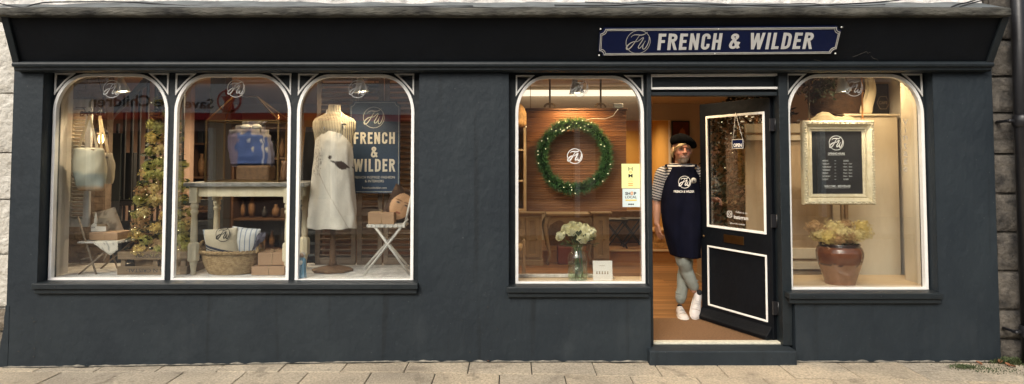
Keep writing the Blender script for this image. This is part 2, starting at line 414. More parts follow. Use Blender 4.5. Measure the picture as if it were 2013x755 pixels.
def ribbon(mb, pts, ws, y, place, col=None):
    k = len(pts); vs = []
    for i, p in enumerate(pts):
        a = pts[max(0, i - 1)]; b = pts[min(k - 1, i + 1)]; d = Vector((b[0] - a[0], b[1] - a[1])).normalized(); nrm = Vector((-d.y, d.x))
        wv = ws[i] if isinstance(ws, list) else ws
        for sgn in (-1, 1): vs.append(place(p[0] + nrm.x * wv * sgn / 2, p[1] + nrm.y * wv * sgn / 2, y))
    mb.add(vs, [(2 * i, 2 * i + 1, 2 * i + 3, 2 * i + 2) for i in range(k - 1)], False, col)
def logo(mb, cx, cz, y, r, wt=1., place=None, col=None):
    """two script initials inside a ring"""
    pl = place or (lambda a, b, yy: (cx + a * r, yy, cz + b * r))
    ring = [(math.cos(t * math.pi / 24), math.sin(t * math.pi / 24)) for t in range(49)]
    ribbon(mb, ring, .07 * wt, y, pl, col)
    thick = lambda k, a, b: [a + (b - a) * math.sin(math.pi * i / (k - 1)) for i in range(k)]
    s1 = bez([(-.62, .40), (-.45, .75), (-.05, .60), (.15, .60), (.35, .58), (.60, .72), (.72, .86)])
    ribbon(mb, s1, thick(len(s1), .05 * wt, .13 * wt), y, pl, col)
    s2 = bez([(.10, .60), (-.15, .25), (-.45, -.45), (-.75, -.62), (-.95, -.70), (-1.0, -.45), (-.80, -.25), (-.60, -.02), (-.35, .08), (-.1, .05)])
    ribbon(mb, s2, thick(len(s2), .05 * wt, .17 * wt), y, pl, col)
    s3 = bez([(-.15, .02), (.05, .05), (.22, .30), (.38, .38), (.50, .42), (.30, .05), (.12, -.25), (-.02, -.50), (.08, -.62), (.22, -.50), (.38, -.36), (.52, -.02), (.60, .10)])
    ribbon(mb, s3, thick(len(s3), .07 * wt, .12 * wt), y, pl, col)
    s4 = bez([(.58, .08), (.42, -.22), (.34, -.62), (.52, -.62), (.70, -.60), (.98, .10), (.86, .42)])
    ribbon(mb, s4, thick(len(s4), .07 * wt, .12 * wt), y, pl, col)

def glyph(ch):
    s = .19; m = s / 2; W = .50
    A = lambda pts: ('c', pts); Ls = lambda *p: ('l', p)
    def arc(cx, cz, rx, rz, a0, a1, n=12): return [(cx + rx * math.cos(R(a0 + (a1 - a0) * i / n)), cz + rz * math.sin(R(a0 + (a1 - a0) * i / n))) for i in range(n + 1)]
    if ch == 'F': return .42, [Ls((m, 0), (m, 1)), Ls((m, 1 - m), (.42, 1 - m)), Ls((m, .52), (.38, .52))]
    if ch == 'E': return .42, [Ls((m, 0), (m, 1)), Ls((m, 1 - m), (.42, 1 - m)), Ls((m, .52), (.38, .52)), Ls((m, m), (.42, m))]
    if ch == 'L': return .40, [Ls((m, 0), (m, 1)), Ls((m, m), (.40, m))]
    if ch == 'I': return s, [Ls((m, 0), (m, 1))]
    if ch == 'H': return W, [Ls((m, 0), (m, 1)), Ls((W - m, 0), (W - m, 1)), Ls((m, .52), (W - m, .52))]
    if ch == 'N': return W + .02, [Ls((m, 0), (m, 1)), Ls((W + .02 - m, 0), (W + .02 - m, 1)), Ls((m * .9, .98), (W + .02 - m * .9, .02))]
    if ch == 'R': return W, [Ls((m, 0), (m, 1)), A([(m, 1 - m)] + arc(.27, .75 - .01, W - m - .27, .165, 90, -90, 12) + [(m, .575 - .165 + .165)]), Ls((.27, .50), (W - .05, 0))]
    if ch == 'D': return W, [Ls((m, 0), (m, 1)), A([(m, 1 - m), (.20, 1 - m)] + arc(.22, .70, W - m - .22, .205, 85, 0, 8) + arc(.22, .30, W - m - .22, .205, 0, -85, 8) + [(.20, m), (m, m)])]
    if ch == 'C': return W - .02, [A([(W - .02 - m, .66)] + arc(.24, .76, .24 - m, .145, 0, 180, 12) + arc(.24, .24, .24 - m, .145, 180, 360, 12) + [(W - .02 - m, .36)])]
    if ch == 'W': return .78, [Ls((m * .8, 1), (.225, 0)), Ls((.225, 0), (.39, .98)), Ls((.39, .98), (.555, 0)), Ls((.555, 0), (.78 - m * .8, 1))]
    if ch == '&': return .58, [A(arc(.25, .79, .13, .13, -60, 240, 14) + [(.52, .04)]), A([(.315, .66), (.13, .46)] + arc(.22, .25, .15, .165, 150, 300, 8) + [(.42, .24), (.50, .46)])]
    return .25, []
def caps(mb, st, cx, cz, y, h, wd, gap=.125):
    """heavy condensed capitals"""
    x = 0; items = []
    for ch in st:
        w_, st_ = glyph(ch); items.append((x, st_)); x += w_ + gap
    tot = x - gap; sx = wd / tot; o_y = 0
    for x0, st_ in items:
        for kind, pts in st_:
            o_y += .00012
            pl = lambda a_, b_, yy: (cx + (x0 + a_ - tot / 2) * sx, y - o_y, cz + (b_ - .5) * h)
            if kind == 'l' and len(pts) == 2 and abs(pts[0][0] - pts[1][0]) > .01 and abs(pts[0][1] - pts[1][1]) > .3:
                (ax_, az_), (bx_, bz_) = pts; hw = .082
                if az_ < bz_: (ax_, az_), (bx_, bz_) = (bx_, bz_), (ax_, az_)
                mb.add([pl(ax_ - hw, az_, 0), pl(ax_ + hw, az_, 0), pl(bx_ + hw, bz_, 0), pl(bx_ - hw, bz_, 0)], [(0, 1, 2, 3)])
            else: ribbon(mb, [Vector((p[0], p[1])) for p in pts], .17 if kind == 'c' else .175, y, pl)

def stain(m):
    n = m.node_tree; b = n.nodes['Principled BSDF']; tc = n.nodes.new('ShaderNodeTexCoord'); src = b.inputs['Base Color'].links[0].from_socket
    for scale, lo, hi, col, k in ((1.7, .47, .68, (.20, .17, .13), .42), (7, .58, .70, (.13, .11, .08), .45), (34, .68, .72, (.07, .065, .055), .6), (90, .68, .75, (.06, .055, .045), .7)):
        nz = n.nodes.new('ShaderNodeTexNoise'); nz.inputs['Scale'].default_value = scale; nz.inputs['Detail'].default_value = 5; n.links.new(tc.outputs['Object'], nz.inputs[0])
        mr = n.nodes.new('ShaderNodeMapRange'); mr.inputs[1].default_value = lo; mr.inputs[2].default_value = hi; mr.inputs[4].default_value = k; n.links.new(nz.outputs[0], mr.inputs[0])
        mx = n.nodes.new('ShaderNodeMix'); mx.data_type = 'RGBA'; n.links.new(mr.outputs[0], mx.inputs[0]); n.links.new(src, mx.inputs[6]); mx.inputs[7].default_value = (*col, 1); src = mx.outputs[2]
    n.links.new(src, b.inputs['Base Color'])
stain(M['slab'])
# ================================================================ GROUND
GZ0 = Z(711, 0)
def gz(x): return GZ0 - 0.045 * min(1, max(0, (-1.0 - x) / 3.0))
mb = MB()
mb.grid(lambda u, v: (-20 + 40 * u, -1.75 + 2.05 * v, gz(-20 + 40 * u) - .014), 80, 4, False)
struct(mb.build('pavement_bedding', 'joint'))
mb = MB(); rnd = random.Random(3)
def slabs(mb):
    cs = [(.78, 0.0), (.36, 0), ]
    for row in range(-1, 5):
        w_ = .43 if row >= 0 else .40
        for k in range(-26, 27):
            L = .502
            x0 = k * L + (.25 if row % 2 else 0) + .16; x1 = x0 + L - .009
            def seam(x, r): return -0.37 + .43 - .43 * r - .045 * (x - 1.7)
            ya1, ya0 = seam(x0, row) - .008, seam(x1, row) - .008
            yb1, yb0 = seam(x0, row + 1) + .008, seam(x1, row + 1) + .008
            ya0 = min(ya0, .05); ya1 = min(ya1, .05)
            if min(ya0 - yb0, ya1 - yb1) < .02: continue
            b = rnd.uniform(.88, 1.1); t = rnd.uniform(-.012, .018)
            colr = (.58 * b + t, .49 * b, .36 * b - t)
            h = rnd.uniform(-.002, .002)
            zz = [gz(x0) + h, gz(x1) + h]
            v = [(x0, yb1, zz[0]), (x1, yb0, zz[1]), (x1, ya0, zz[1]), (x0, ya1, zz[0])]
            vv = [(a, b_, c - .03) for a, b_, c in v] + v
            mb.add(vv, [(0, 3, 2, 1), (4, 5, 6, 7), (0, 1, 5, 4), (1, 2, 6, 5), (2, 3, 7, 6), (3, 0, 4, 7)], False, colr)
slabs(mb)
o = struct(mb.build('pavement', 'slab', bevel=.0025))
mb = MB(); mb.box(-40, 40, -9.0, -1.9, -.22, -.14); struct(mb.build('road', 'asphalt'))
mb = MB(); mb.box(-20, 20, -1.9, -1.76, -.22, -.004); struct(mb.build('kerb', 'stone_brown', bevel=.01))
mb = MB(); mb.box(-40, 40, -13.4, -9.0, -.22, -.02); struct(mb.build('far_pavement', 'slab', col=lambda v: (.33, .29, .22)))
mb = MB(); mb.box(-60, 60, -60, 40, -.5, -.24); struct(mb.build('ground', 'asphalt'))

# ================================================================ SHOPFRONT
shop = thing('shop_building', 'dark charcoal shopfront with arched white-edged windows, wide fascia and open door', 'shop building', (0, 0, 0))
XL, XR = X(21, 0), X(1956, 0)
xa, xb = X(79, 0), X(823, 0)        # left recess
xc, xd = X(1000, 0), X(1839, 0)     # right recess
xdoor0, xdoor1 = X(1274, 0), X(1561, 0)
zL, zM, zR = Z(561, 0), Z(568, 0), Z(580, 0)   # wall tops beneath the sills
ZT = 2.50
WY = .115                            # front face of window frames
mb = MB()
def wallpiece(x0, x1, z0, z1, y0=0, y1=.22, n=None):
    """a wall panel whose front face is gently uneven"""
    nu = max(2, int((x1 - x0) / .06)); nv = max(2, int((z1 - z0) / .06))
    def fn(u, v):
        x = x0 + (x1 - x0) * u; z = z0 + (z1 - z0) * v
        e = 0 if u in (0, 1) else 1
        return (x, y0 + e * .006 * (noise.noise(Vector((x * 2.2, z * 1.5, 3))) - .5 + .5 * noise.noise(Vector((x * 9, z * 6, 8)))), z)
    o0 = mb.grid(fn, nu, nv, True)
    mb.box(x0, x1, y0 + .004, y1, z0, z1)
wallpiece(XL, xa, -.12, ZT); wallpiece(xa, xb, -.12, zL); wallpiece(xb, xc, -.12, ZT)
wallpiece(xc, xdoor0 + .012, -.12, zM); wallpiece(xdoor1 - .012, xd, -.12, zR); wallpiece(xd, XR, -.12, ZT)
mb.box(XL, XR, .05, .22, 2.44, 2.9)
o = mb.build('wall', 'render', shop)
# ragged foot at the left where the render spreads over the next wall
mb = MB(); nf = 14; L_ = [(XL + .03, Z(600, 0)), (XL + .03, -.1)]; edge = []
for i in range(nf + 1):
    v = i / nf; edge.append((XL - .006 - .085 * v ** 1.7 - .012 * noise.noise(Vector((v * 9, 2, 0))), Z(600, 0) + (-.1 - Z(600, 0)) * v))
mb.prism([L_[0]] + edge + [L_[1]], [], -.006, .03); mb.build('wall_foot', 'render', shop, bevel=.004)

mb = MB(); rnd = random.Random(31)
def fg(u, v):
    x = XL + (XR - XL) * u; return (x, -.004 - (.014 + .016 * noise.noise(Vector((x * 7, 0, 0)))) * (1 - v), gz(x) + .002 + .007 * v + .014 * v * noise.noise(Vector((x * 13, 3, 0))))
mb.grid(fg, 400, 2); mb.build('foot_mortar', 'mortar', shop)
mb = MB(); rnd = random.Random(44)
def dark_strip(u, v):
    x = XL + (XR - XL) * u; return (x, -.022 - (.010 + .022 * noise.noise(Vector((x * 5, 7, 0)))) * (1 - v) + .02 * v, gz(x) + .0035)
mb.grid(dark_strip, 400, 1); struct(mb.build('foot_dark_strip', 'joint'))  # narrow dark strip on the paving along the wall foot
# windows ------------------------------------------------------------
def arch(xl, xr, zb, zt, rx, rz, n=14, e=2.0):
    pts = [(xl, zb), (xr, zb), (xr, zt - rz)]
    for i in range(1, n): 
        t = math.pi / 2 * i / n; pts.append((xr - rx + rx * math.cos(t), zt - rz + rz * math.sin(t)))
    pts += [(xr - rx, zt), (xl + rx, zt)]
    for i in range(1, n):
        t = math.pi / 2 * i / n; pts.append((xl + rx - rx * math.sin(t), zt - rz + rz * math.cos(t)))
    pts.append((xl, zt - rz)); return pts
def spandrel(xo, zt, rx, rz, sgn, g=.0):
    """triangle with concave long side in a corner of the frame; sgn=+1 left corner"""
    pts = [(xo, zt), (xo + sgn * rx * .62, zt)]
    for i in range(1, 8):
        t = i / 8
        # concave curve between the two tips
        a = (1 - t) ** 2 * 1 + 2 * t * (1 - t) * .42 + 0; b = 2 * t * (1 - t) * .42 + t * t
        pts.append((xo + sgn * rx * .62 * a, zt - rz * .58 * b))
    pts.append((xo, zt - rz * .58)); return pts
def inset(pts, d):
    k = len(pts); out = []; area = sum(pts[i][0] * pts[(i + 1) % k][1] - pts[(i + 1) % k][0] * pts[i][1] for i in range(k))
    sg = 1 if area > 0 else -1
    for i in range(k):
        p0, p1, p2 = Vector(pts[i - 1]), Vector(pts[i]), Vector(pts[(i + 1) % k])
        e1 = (p1 - p0).normalized(); e2 = (p2 - p1).normalized()
        n1 = Vector((-e1.y, e1.x)) * sg; n2 = Vector((-e2.y, e2.x)) * sg
        b = (n1 + n2); L = b.length; b = b / L if L > 1e-6 else n1
        out.append(tuple(p1 + b * (d / max(.35, b.dot(n1)))))
    return out
YG = WY + .035                       # glass
def window(pxl, pxr, pyt, pyb, fx0, fx1, fz0, prx=66, prz=76, logos=(), label=None, pyt_frame=None):
    xl, xr, zt, zb = X(pxl, WY), X(pxr, WY), Z(pyt, WY), Z(pyb, WY)
    rx, rz = S(prx, WY), S(prz, WY)
    A = arch(xl, xr, zb, zt, rx, rz)
    ztop = 2.46
    mb = MB(); mb.prism([(fx0, fz0), (fx1, fz0), (fx1, ztop), (fx0, ztop)], [A], WY, WY + .06)
    wdw = mb.build('window', 'frame', shop)
    if label: wdw['label'] = label
    mb = MB(); inn = inset(A, .026)
    mb.prism(A, [inn], WY - .012, WY + .03)
    mb.build('glazing_bead', 'white', wdw, bevel=.003)
    mb = MB(); gl = inset(A, .018); mb.prism(gl, [], YG, YG + .005); mb.build('glass_pane', 'glass', wdw)
    for sg in (1, -1):
        cx_ = xl + .004 if sg == 1 else xr - .004
        sp = spandrel(cx_, zt + .004, rx * .98, rz * .98, sg)
        mb = MB(); mb.prism(sp, [inset(sp, .014)], WY - .010, WY - .0005); mb.build('corner_moulding', 'white', wdw)
    return wdw, (xl, xr, zb, zt)
def pane_logo(parent, px, py, r, m='decal', wt=1.0, y=None):
    mb = MB(); y = y or (YG - .002); c = P(px, py, y); logo(mb, c.x, c.z, y, S(r, y), wt); return mb.build('window_logo', m, parent)
fa, fb = X(84, WY), X(818, WY)
m1, m2 = X(335, WY), X(576.5, WY)
zs = zL - .004
W1, r1 = window(102, 329, 145, 552, xa, m1, zs); W2, r2 = window(341, 571, 145.5, 553, m1, m2, zs); W3, r3 = window(583, 814, 146, 555, m2, xb, zs)
xdj0, xdj1 = X(1282, WY - .075), X(1534, WY - .075)
W4, r4 = window(1013, 1266.5, 149, 560, xc, X(1271, WY), zM - .004, 62, 74)
W5, r5 = window(1548, 1818, 146, 571, X(1545, WY), xd, zR - .004, 66, 80)
for (wd_, px, py, r, m_) in ((W1, 220, 175, 17, 'decal_dim'), (W2, 464, 174, 17, 'decal_dim'), (W3, 703, 175, 17, 'decal_dim'), (W4, 1139, 173, 17, 'decal_dim'), (W5, 1679, 172, 17, 'decal_dim')):
    pane_logo(wd_, px, py, r, m_, .9)
pane_logo(W4, 1130, 307, 14.5, 'decal', 1.35)
# sills ---------------------------------------------------------------
def sill(px0, px1, zt_, ext=.02):
    mb = MB(); x0, x1 = X(px0, -.04), X(px1, -.04)
    mb.box(x0, x1, -.055, WY + .002, zt_ - .035, zt_ + .012)
    mb.box(x0 + .01, x1 - .01, -.035, .0, zt_ - .075, zt_ - .037)
    o = mb.build('window_sill', 'frame', shop, bevel=.006)
    mb = MB()
    for k in range(int((x1 - x0) / .55) + 1):
        xx = x0 + .2 + k * .55
        if xx < x1: mb = MB(); mb.ball((xx, -.056, zt_ - .012), .006, 1); mb.build('screw', 'iron', o)
sill(70, 823, zL + .012); sill(996, 1276, zM + .012); sill(1546, 1846, zR + .012)

# door frame, transom, threshold, step ---------------------------------
zdoor = Z(189, WY)
zth = .150
mb = MB()
mb.box(X(1270, WY) , xdj0, WY - .075, WY + .06, .15, 2.46)
mb.box(xdj1, X(1545, WY), WY - .075, WY + .06, .15, 2.46)
mb.box(xdj0, xdj1, WY - .04, WY + .06, zdoor, Z(182, WY)); mb.box(xdj0, xdj1, WY, WY + .05, Z(182, WY), 2.46)
mb.box(xdj0, xdj1, WY - .04, WY + .06, Z(143, WY), 2.46)
dframe = mb.build('door_frame', 'frame', shop, bevel=.004)
T0 = [(X(1277, WY), Z(177, WY)), (X(1532.5, WY), Z(176, WY)), (X(1532.5, WY), Z(146, WY)), (X(1277, WY), Z(147.5, WY))]
mb = MB(); mb.prism(T0, [inset(T0, .018)], WY - .05, WY + .01); mb.build('transom_bead', 'white', dframe)
mb = MB(); mb.box(xdj0 + .01, X(1531, WY), WY - .02, WY + .05, zth - .02, zth + .012); mb.build('threshold_strip', 'metal_strip', dframe, bevel=.003)
zst = G(1400, 686, 0.15).z; mb = MB(); mb.box(X(1274, -.09), X(1561, -.09), -.09, .25, -.05, Z(690, -.09))
mb.v[5] = mb.v[5]; 
mb.box(X(1274, -.09) + .004, X(1561, -.09) - .004, WY - .078, .25, .03, .138)
mb.build('door_step', 'render', shop, bevel=.012)

# fascia: a board leaning out over the street ----------------------------
fy0, fz0_, fy1, fz1_ = -.075, Z(122, -.075), -.27, Z(30, -.27)
def fpl(a, b, off=0.):   # a: world x, b: 0..1 up the board
    nrm = Vector((0, -(fz1_ - fz0_), -(fy0 - fy1))).normalized()   # faces street and slightly down
    return Vector((a, fy0 + (fy1 - fy0) * b, fz0_ + (fz1_ - fz0_) * b)) + nrm * off
fxl0, fxr0 = X(23, fy0), X(1954, fy0); fxl1, fxr1 = X(-4, fy1), X(1990, fy1)
mb = MB()
def quadprism(pts, off, name=None):
    base = [fpl(a, b, 0.0) for a, b in pts]; top = [fpl(a, b, off) for a, b in pts]; n = len(pts)
    mb.add(base + top, [tuple(range(n)), tuple(range(n, 2 * n))[::-1]] + [(i, (i + 1) % n, n + (i + 1) % n, n + i) for i in range(n)])
nseg = 60
grid_rows = 10
def ff(u, v):
    x = (fxl0 + (fxl1 - fxl0) * v) * (1 - u) + (fxr0 + (fxr1 - fxr0) * v) * u
    return fpl(x, v, .0015 * noise.noise(Vector((x * 1.3, v * 2, 1))))
mb.grid(ff, nseg, grid_rows, True)
A_ = [ff(0, 0), ff(1, 0), ff(1, 1), ff(0, 1)]; B_ = [(fxl0, .02, fz0_), (fxr0, .02, fz0_), (fxr1, .02, fz1_), (fxl1, .02, fz1_)]
mb.add(A_ + [Vector(b) for b in B_], [(0, 1, 5, 4), (1, 2, 6, 5), (2, 3, 7, 6), (3, 0, 4, 7)])
fas = mb.build('fascia', 'fascia', shop)
mb = None   # end frames of the fascia and bottom moulding
for sgn, xa0, xa1 in ((1, fxl0, fxl1), (-1, fxr0, fxr1)):
    mb = MB(); pts = [(xa0 - sgn * .012, 0), (xa0 + sgn * .045, 0), (xa1 + sgn * .045, 1), (xa1 - sgn * .012, 1)]
    quadprism(pts, .022)
    mb.build('fascia_end_frame', 'frame', fas, bevel=.005)
mb = MB(); yb = fy0
prof = [(.03, fz0_ - .075), (-.055, fz0_ - .075), (-.075, fz0_ - .066), (-.078, fz0_ - .045), (-.098, fz0_ - .040), (-.104, fz0_ - .022), (-.098, fz0_ - .006), (-.085, fz0_ + .004), (.03, fz0_ + .004)]
mb.loft([[(x, y, z) for y, z in prof] for x in (fxl0 - .012, fxr0 + .012)], smooth=False)
mb.build('fascia_moulding', 'frame', fas, bevel=.003)
mb = MB(); mb.box(xa, xd, .0, WY + .02, 2.445, 2.62); mb.build('recess_soffit', 'frame', shop)
# dark cracks in the fascia paint
CR = mat('crack_edge', (.07, .065, .055), .9); rc = random.Random(5)
def crack(px, py, n, sx, sy, wd=.0022):
    x, t = px, py; pts = []
    for i in range(n):
        q = fit_f(x, t); pts.append(q); x += sx * rc.uniform(.4, 1.4); t += sy * rc.uniform(-1, 1)
    for i in range(n - 1):
        a, b = pts[i], pts[i + 1]; d = (b - a).normalized(); s_ = Vector((-d.z, 0, d.x)) * wd / 2
        mb.add([a - s_, a + s_, b + s_, b - s_], [(0, 1, 2, 3)])
nrmF = Vector((0, -(fz1_ - fz0_), -(fy0 - fy1))).normalized(); ptF = fpl(0, 0)
def fit_f(px, py, off=.003):
    d = ray(px, py); p0 = ptF + nrmF * off; t = (p0 - CAM).dot(nrmF) / d.dot(nrmF); return CAM + d * t
for ca in ((1600, 117, 10, 9, 4), (1676, 112, 6, 8, 5), (1712, 110, 5, 7, 5)):
    mb = MB(); crack(*ca); mb.build('paint_crack', CR, fas)


# lead covered cornice and flashing ------------------------------------
cy_ = -.33; cz0, cz1 = Z(31, cy_), Z(13.5, cy_)
mb = MB(); n = 220; rings = []
xx0, xx1 = X(-60, cy_), X(1999, cy_)
for i in range(n + 1):
    x = xx0 + (xx1 - xx0) * i / n
    j = .005 * noise.noise(Vector((x * 1.7, 0, 0))) + .003 * noise.noise(Vector((x * 9, 0, 4)))
    k = .004 * noise.noise(Vector((x * 12, 5, 4)))
    rings.append([(x, .01, cz0 + .003), (x, cy_ + .012, cz0 + j), (x, cy_ + k, cz0 + .012 + j), (x, cy_ + k, cz1 - .014 + j), (x, cy_ + .02, cz1 + j), (x, .01, cz1 + j + .02)])
mb.loft(rings, True)
corn = mb.build('cornice', 'lead', shop)
mb = MB()
zt_f = Z(4.5, 0)
def fl(u, v):
    x = xx0 + (xx1 - xx0) * u; b = cz1 + .005
    top = zt_f + .03 * noise.noise(Vector((x * .6, 3, 0))) + .015 * noise.noise(Vector((x * 3, 3, 0)))
    return (x, cy_ + .03 + (.0 - cy_ - .03) * v, b + (top - b) * v ** 1.15 + .004 * noise.noise(Vector((x * 5, v * 4, 0))))
mb.grid(fl, 160, 8); mb.build('flashing', 'flash', corn)
mb = MB()
nu, nv = 200, 70
def ur(u, v):
    x = -6.5 + 12.6 * u * .83 ; z = zt_f - .10 + 2.0 * v
    return (x, .0 - .022 * noise.noise(Vector((x * 6, z * 6, 0))) - .012 * noise.noise(Vector((x * 17, z * 17, 2))), z)
mb.grid(lambda u, v: ur(u, v * .35), 520, 30)
mb.box(-6.5, 3.95, .03, .3, 2.7, 7.5)
mb.build('upper_wall', 'white_render', shop)
# cables lying on the flashing
def cable(pts, r, label, name='cable'):
    mb = MB(); q = []
    for (px, py, Y) in pts: q.append(P(px, py, Y))
    sm = []
    for i in range(len(q) - 1):
        p0, p1, p2, p3 = q[max(0, i - 1)], q[i], q[i + 1], q[min(len(q) - 1, i + 2)]
        for k in range(6):
            t = k / 6
            sm.append(.5 * ((2 * p1) + (p2 - p0) * t + (2 * p0 - 5 * p1 + 4 * p2 - p3) * t * t + (3 * p1 - p0 - 3 * p2 + p3) * t ** 3))
    sm.append(q[-1]); mb.tube(sm, r, 6); return tag(mb.build(name, 'cable'), label, 'cable')
cable([(-20, 3, -.08), (40, 14, -.2), (70, 8, -.16), (110, 4, -.10), (250, 4, -.08), (330, 9, -.16), (420, 13, -.22), (700, 13, -.24), (930, 12, -.22)], .006, 'black cable lying along the lead flashing above the left windows')
cable([(1090, 10, -.2), (1200, 11, -.22), (1300, 6, -.16), (1420, 9, -.2), (1560, 12, -.24), (1700, 6, -.15), (1760, 1, -.08), (1790, -4, -.04)], .006, 'black cable trailing over the flashing above the name sign')
cable([(1150, 4, -.06), (1260, 9, -.2), (1340, 12, -.24), (1480, 10, -.22), (1590, 7, -.18), (1640, 12, -.24), (1740, 9, -.2)], .004, 'thin second cable tangled with the thicker one above the name sign')
cable([(1870, 14, -.26), (1885, 8, -.2), (1905, 4, -.12), (1925, -3, -.06)], .007, 'short bent cable stub at the right end of the cornice')
cable([(1886, 14, -.26), (1900, 9, -.2), (1930, 1, -.1)], .007, 'pale looped cable beside the stub on the right end of the cornice')

FL = mat('exposed_undercoat', (.030, .031, .030), .9, var=.3, vscale=30); rnd = random.Random(77)
for i in range(16):
    px = rnd.choice([rnd.uniform(30, 75), rnd.uniform(90, 1260), rnd.uniform(1580, 1940), rnd.uniform(840, 985)]); py = rnd.uniform(600, 706) if rnd.random() < .75 or px > 830 and False else rnd.uniform(600, 700)
    c0 = P(px, py, -.0065); r_ = rnd.uniform(.003, .009); n_ = 9
    mb = MB(); mb.add([(c0.x + r_ * rnd.uniform(.5, 1.3) * math.cos(2 * math.pi * k / n_) * 1.3, -.0068, c0.z + r_ * rnd.uniform(.4, 1) * math.sin(2 * math.pi * k / n_)) for k in range(n_)], [tuple(range(n_))]); mb.build('paint_chip', FL, shop)
# name sign on the fascia ---------------------------------------------------
def sign_outline(w_, h_, r):
    """plate with concave corners, centred"""
    pts = []
    for (sx, sz, a0) in ((1, 1, 180), (-1, 1, 270), (-1, -1, 0), (1, -1, 90)):
        for i in range(7):
            t = R(a0 + 90 * (i / 6)) if True else 0
            pts.append((sx * w_ / 2 + r * math.cos(t), sz * h_ / 2 + r * math.sin(t)))
    return pts
def fix_outline(w_, h_, r):
    pts = []
    cor = [(w_ / 2, h_ / 2, 270, 180), (-w_ / 2, h_ / 2, 0, -90), (-w_ / 2, -h_ / 2, 90, 0), (w_ / 2, -h_ / 2, 180, 90)]
    for (cx_, cz_, a, b) in cor:
        for i in range(7):
            t = R(a + (b - a) * i / 6); pts.append((cx_ + r * math.cos(t), cz_ + r * math.sin(t)))
    return pts
def plate(pts_px):
    a = [fit_f(*p, off=.02) for p in pts_px]; return a
c = [fit_f(1178, 55.5, .022), fit_f(1654, 51.5, .022), fit_f(1644, 106, .022), fit_f(1177, 109.5, .022)]
ctr = sum(c, Vector()) / 4
ux = ((c[1] + c[2]) / 2 - (c[0] + c[3]) / 2); Wd = ux.length; ux.normalize()
nn = nrmF; uz = -ux.cross(nn).normalized(); 
if uz.z < 0: uz = -uz
Hd = ((c[0] + c[1]) / 2 - (c[2] + c[3]) / 2).length
SM = Matrix.Translation(ctr) @ Matrix(((ux.x, -nn.x, uz.x), (ux.y, -nn.y, uz.y), (ux.z, -nn.z, uz.z))).to_4x4()
sign = thing('shop_sign', 'long navy enamel name sign with silver capitals on the fascia above the door', 'sign', ctr)
mb = MB(); mb.prism(fix_outline(Wd, Hd, .035), [], -.004, .018); mb.xf(SM).build('sign_plate', 'navy', sign, bevel=.002)
mb = MB()
for ins, wd_ in ((.006, .006), (.017, .0045)):
    A1 = fix_outline(Wd - 2 * ins, Hd - 2 * ins, .036 + .002); mb.prism(A1, [inset(A1, wd_)], -.008, -.004)
mb.xf(SM).build('sign_border', 'silver', sign)
k = Wd / 476.
def stext(s_, pxa, pxb, h=.140):
    # pixel columns on the plate -> local x
    def lx(px): q = fit_f(px, 81, .022) - ctr; return q.dot(ux)
    mbx = MB(); text(mbx, s_, (lx(pxa) + lx(pxb)) / 2, 0.0, -.0075, h=h, wd=lx(pxb) - lx(pxa), bold=.026) if False else caps(mbx, s_, (lx(pxa) + lx(pxb)) / 2, 0.0, -.0075, h, lx(pxb) - lx(pxa))
    mbx.xf(SM).build('lettering', 'grey_letters', sign)
stext('FRENCH', 1293, 1418); stext('&', 1434, 1455, .13); stext('WILDER', 1473, 1597)
mbx = MB(); q = fit_f(1254, 83, .022) - ctr; logo(mbx, q.dot(ux), 0, -.0075, .098, .62); mbx.xf(SM).build('sign_logo', 'silver', sign)
for sx in (-1, 1):
    for sz in (-1, 1):
        mbx = MB(); mbx.ball((sx * (Wd / 2 - .006), -.006, sz * (Hd / 2 - .006)), .008, 1); mbx.xf(SM).build('screw', 'white', sign)
for sz in (-1, 1):
    mbx = MB(); mbx.ball((-.02, -.008, sz * (Hd / 2 - .012)), .006, 1); mbx.xf(SM).build('screw', 'white', sign)

# neighbours -----------------------------------------------------------------
def rough_block(mb, x0, x1, z0, z1, y0, depth=.25, amp=.012, seed=0, pillow=.018):
    nu, nv = 10, 10
    def fn(u, v):
        e = min(u, 1 - u, v, 1 - v); pb = pillow * (1 - min(1, e * 7)) ** 2
        x = x0 + (x1 - x0) * u; z = z0 + (z1 - z0) * v
        return (x, y0 + pb + amp * noise.noise(Vector((x * 9 + seed, z * 9, seed))), z)
    mb.grid(fn, nu, nv); mb.box(x0 + .003, x1 - .003, y0 + pillow + .004, y0 + depth, z0 + .003, z1 - .003)
mb = MB(); ys = [-400, -150, 20, 78, 150, 222, 303, 381, 457, 534, 610, 668, 745]
for i in range(len(ys) - 1):
    z1_, z0_ = Z(ys[i], .03) - .011, Z(ys[i + 1], .03) + .011
    rough_block(mb, X(1959, .03), X(1999, .03) + (.25 if i % 2 else .1), z0_, z1_, .03, seed=i * 3)
    rough_block(mb, X(1999, .03) + (.26 if i % 2 else .11), 5.2, z0_, z1_, .04, seed=i * 3 + 50)
mb.box(XR + .005, 5.3, .07, .4, -.1, 5.0)
o = mb.build('quoin_stone', 'stone_dark')
tag(o, 'sooty rusticated stone wall of the next building at the right edge', 'stone wall')
mb = MB(); ys = [-300, -100, 60, 183, 300, 392, 500, 604]
for i in range(len(ys) - 1):
    z1_, z0_ = Z(ys[i], .02) - .006, Z(ys[i + 1], .02) + .006
    rough_block(mb, -6.4, XL - .004 + .004 * (i % 2), z0_, z1_, .01, seed=i * 3 + 9, amp=.02)
nb = thing('neighbour_wall', 'pale limewashed rough stone wall with bare brown foot at the left edge', 'stone wall', (-4.6, .1, 0))
mb.box(-6.5, XL - .008, .05, .4, -.1, 2.9)
mb.build('limewashed_stone', 'stone_light', nb)
mb = MB(); ys = [606, 652, 700, 745]
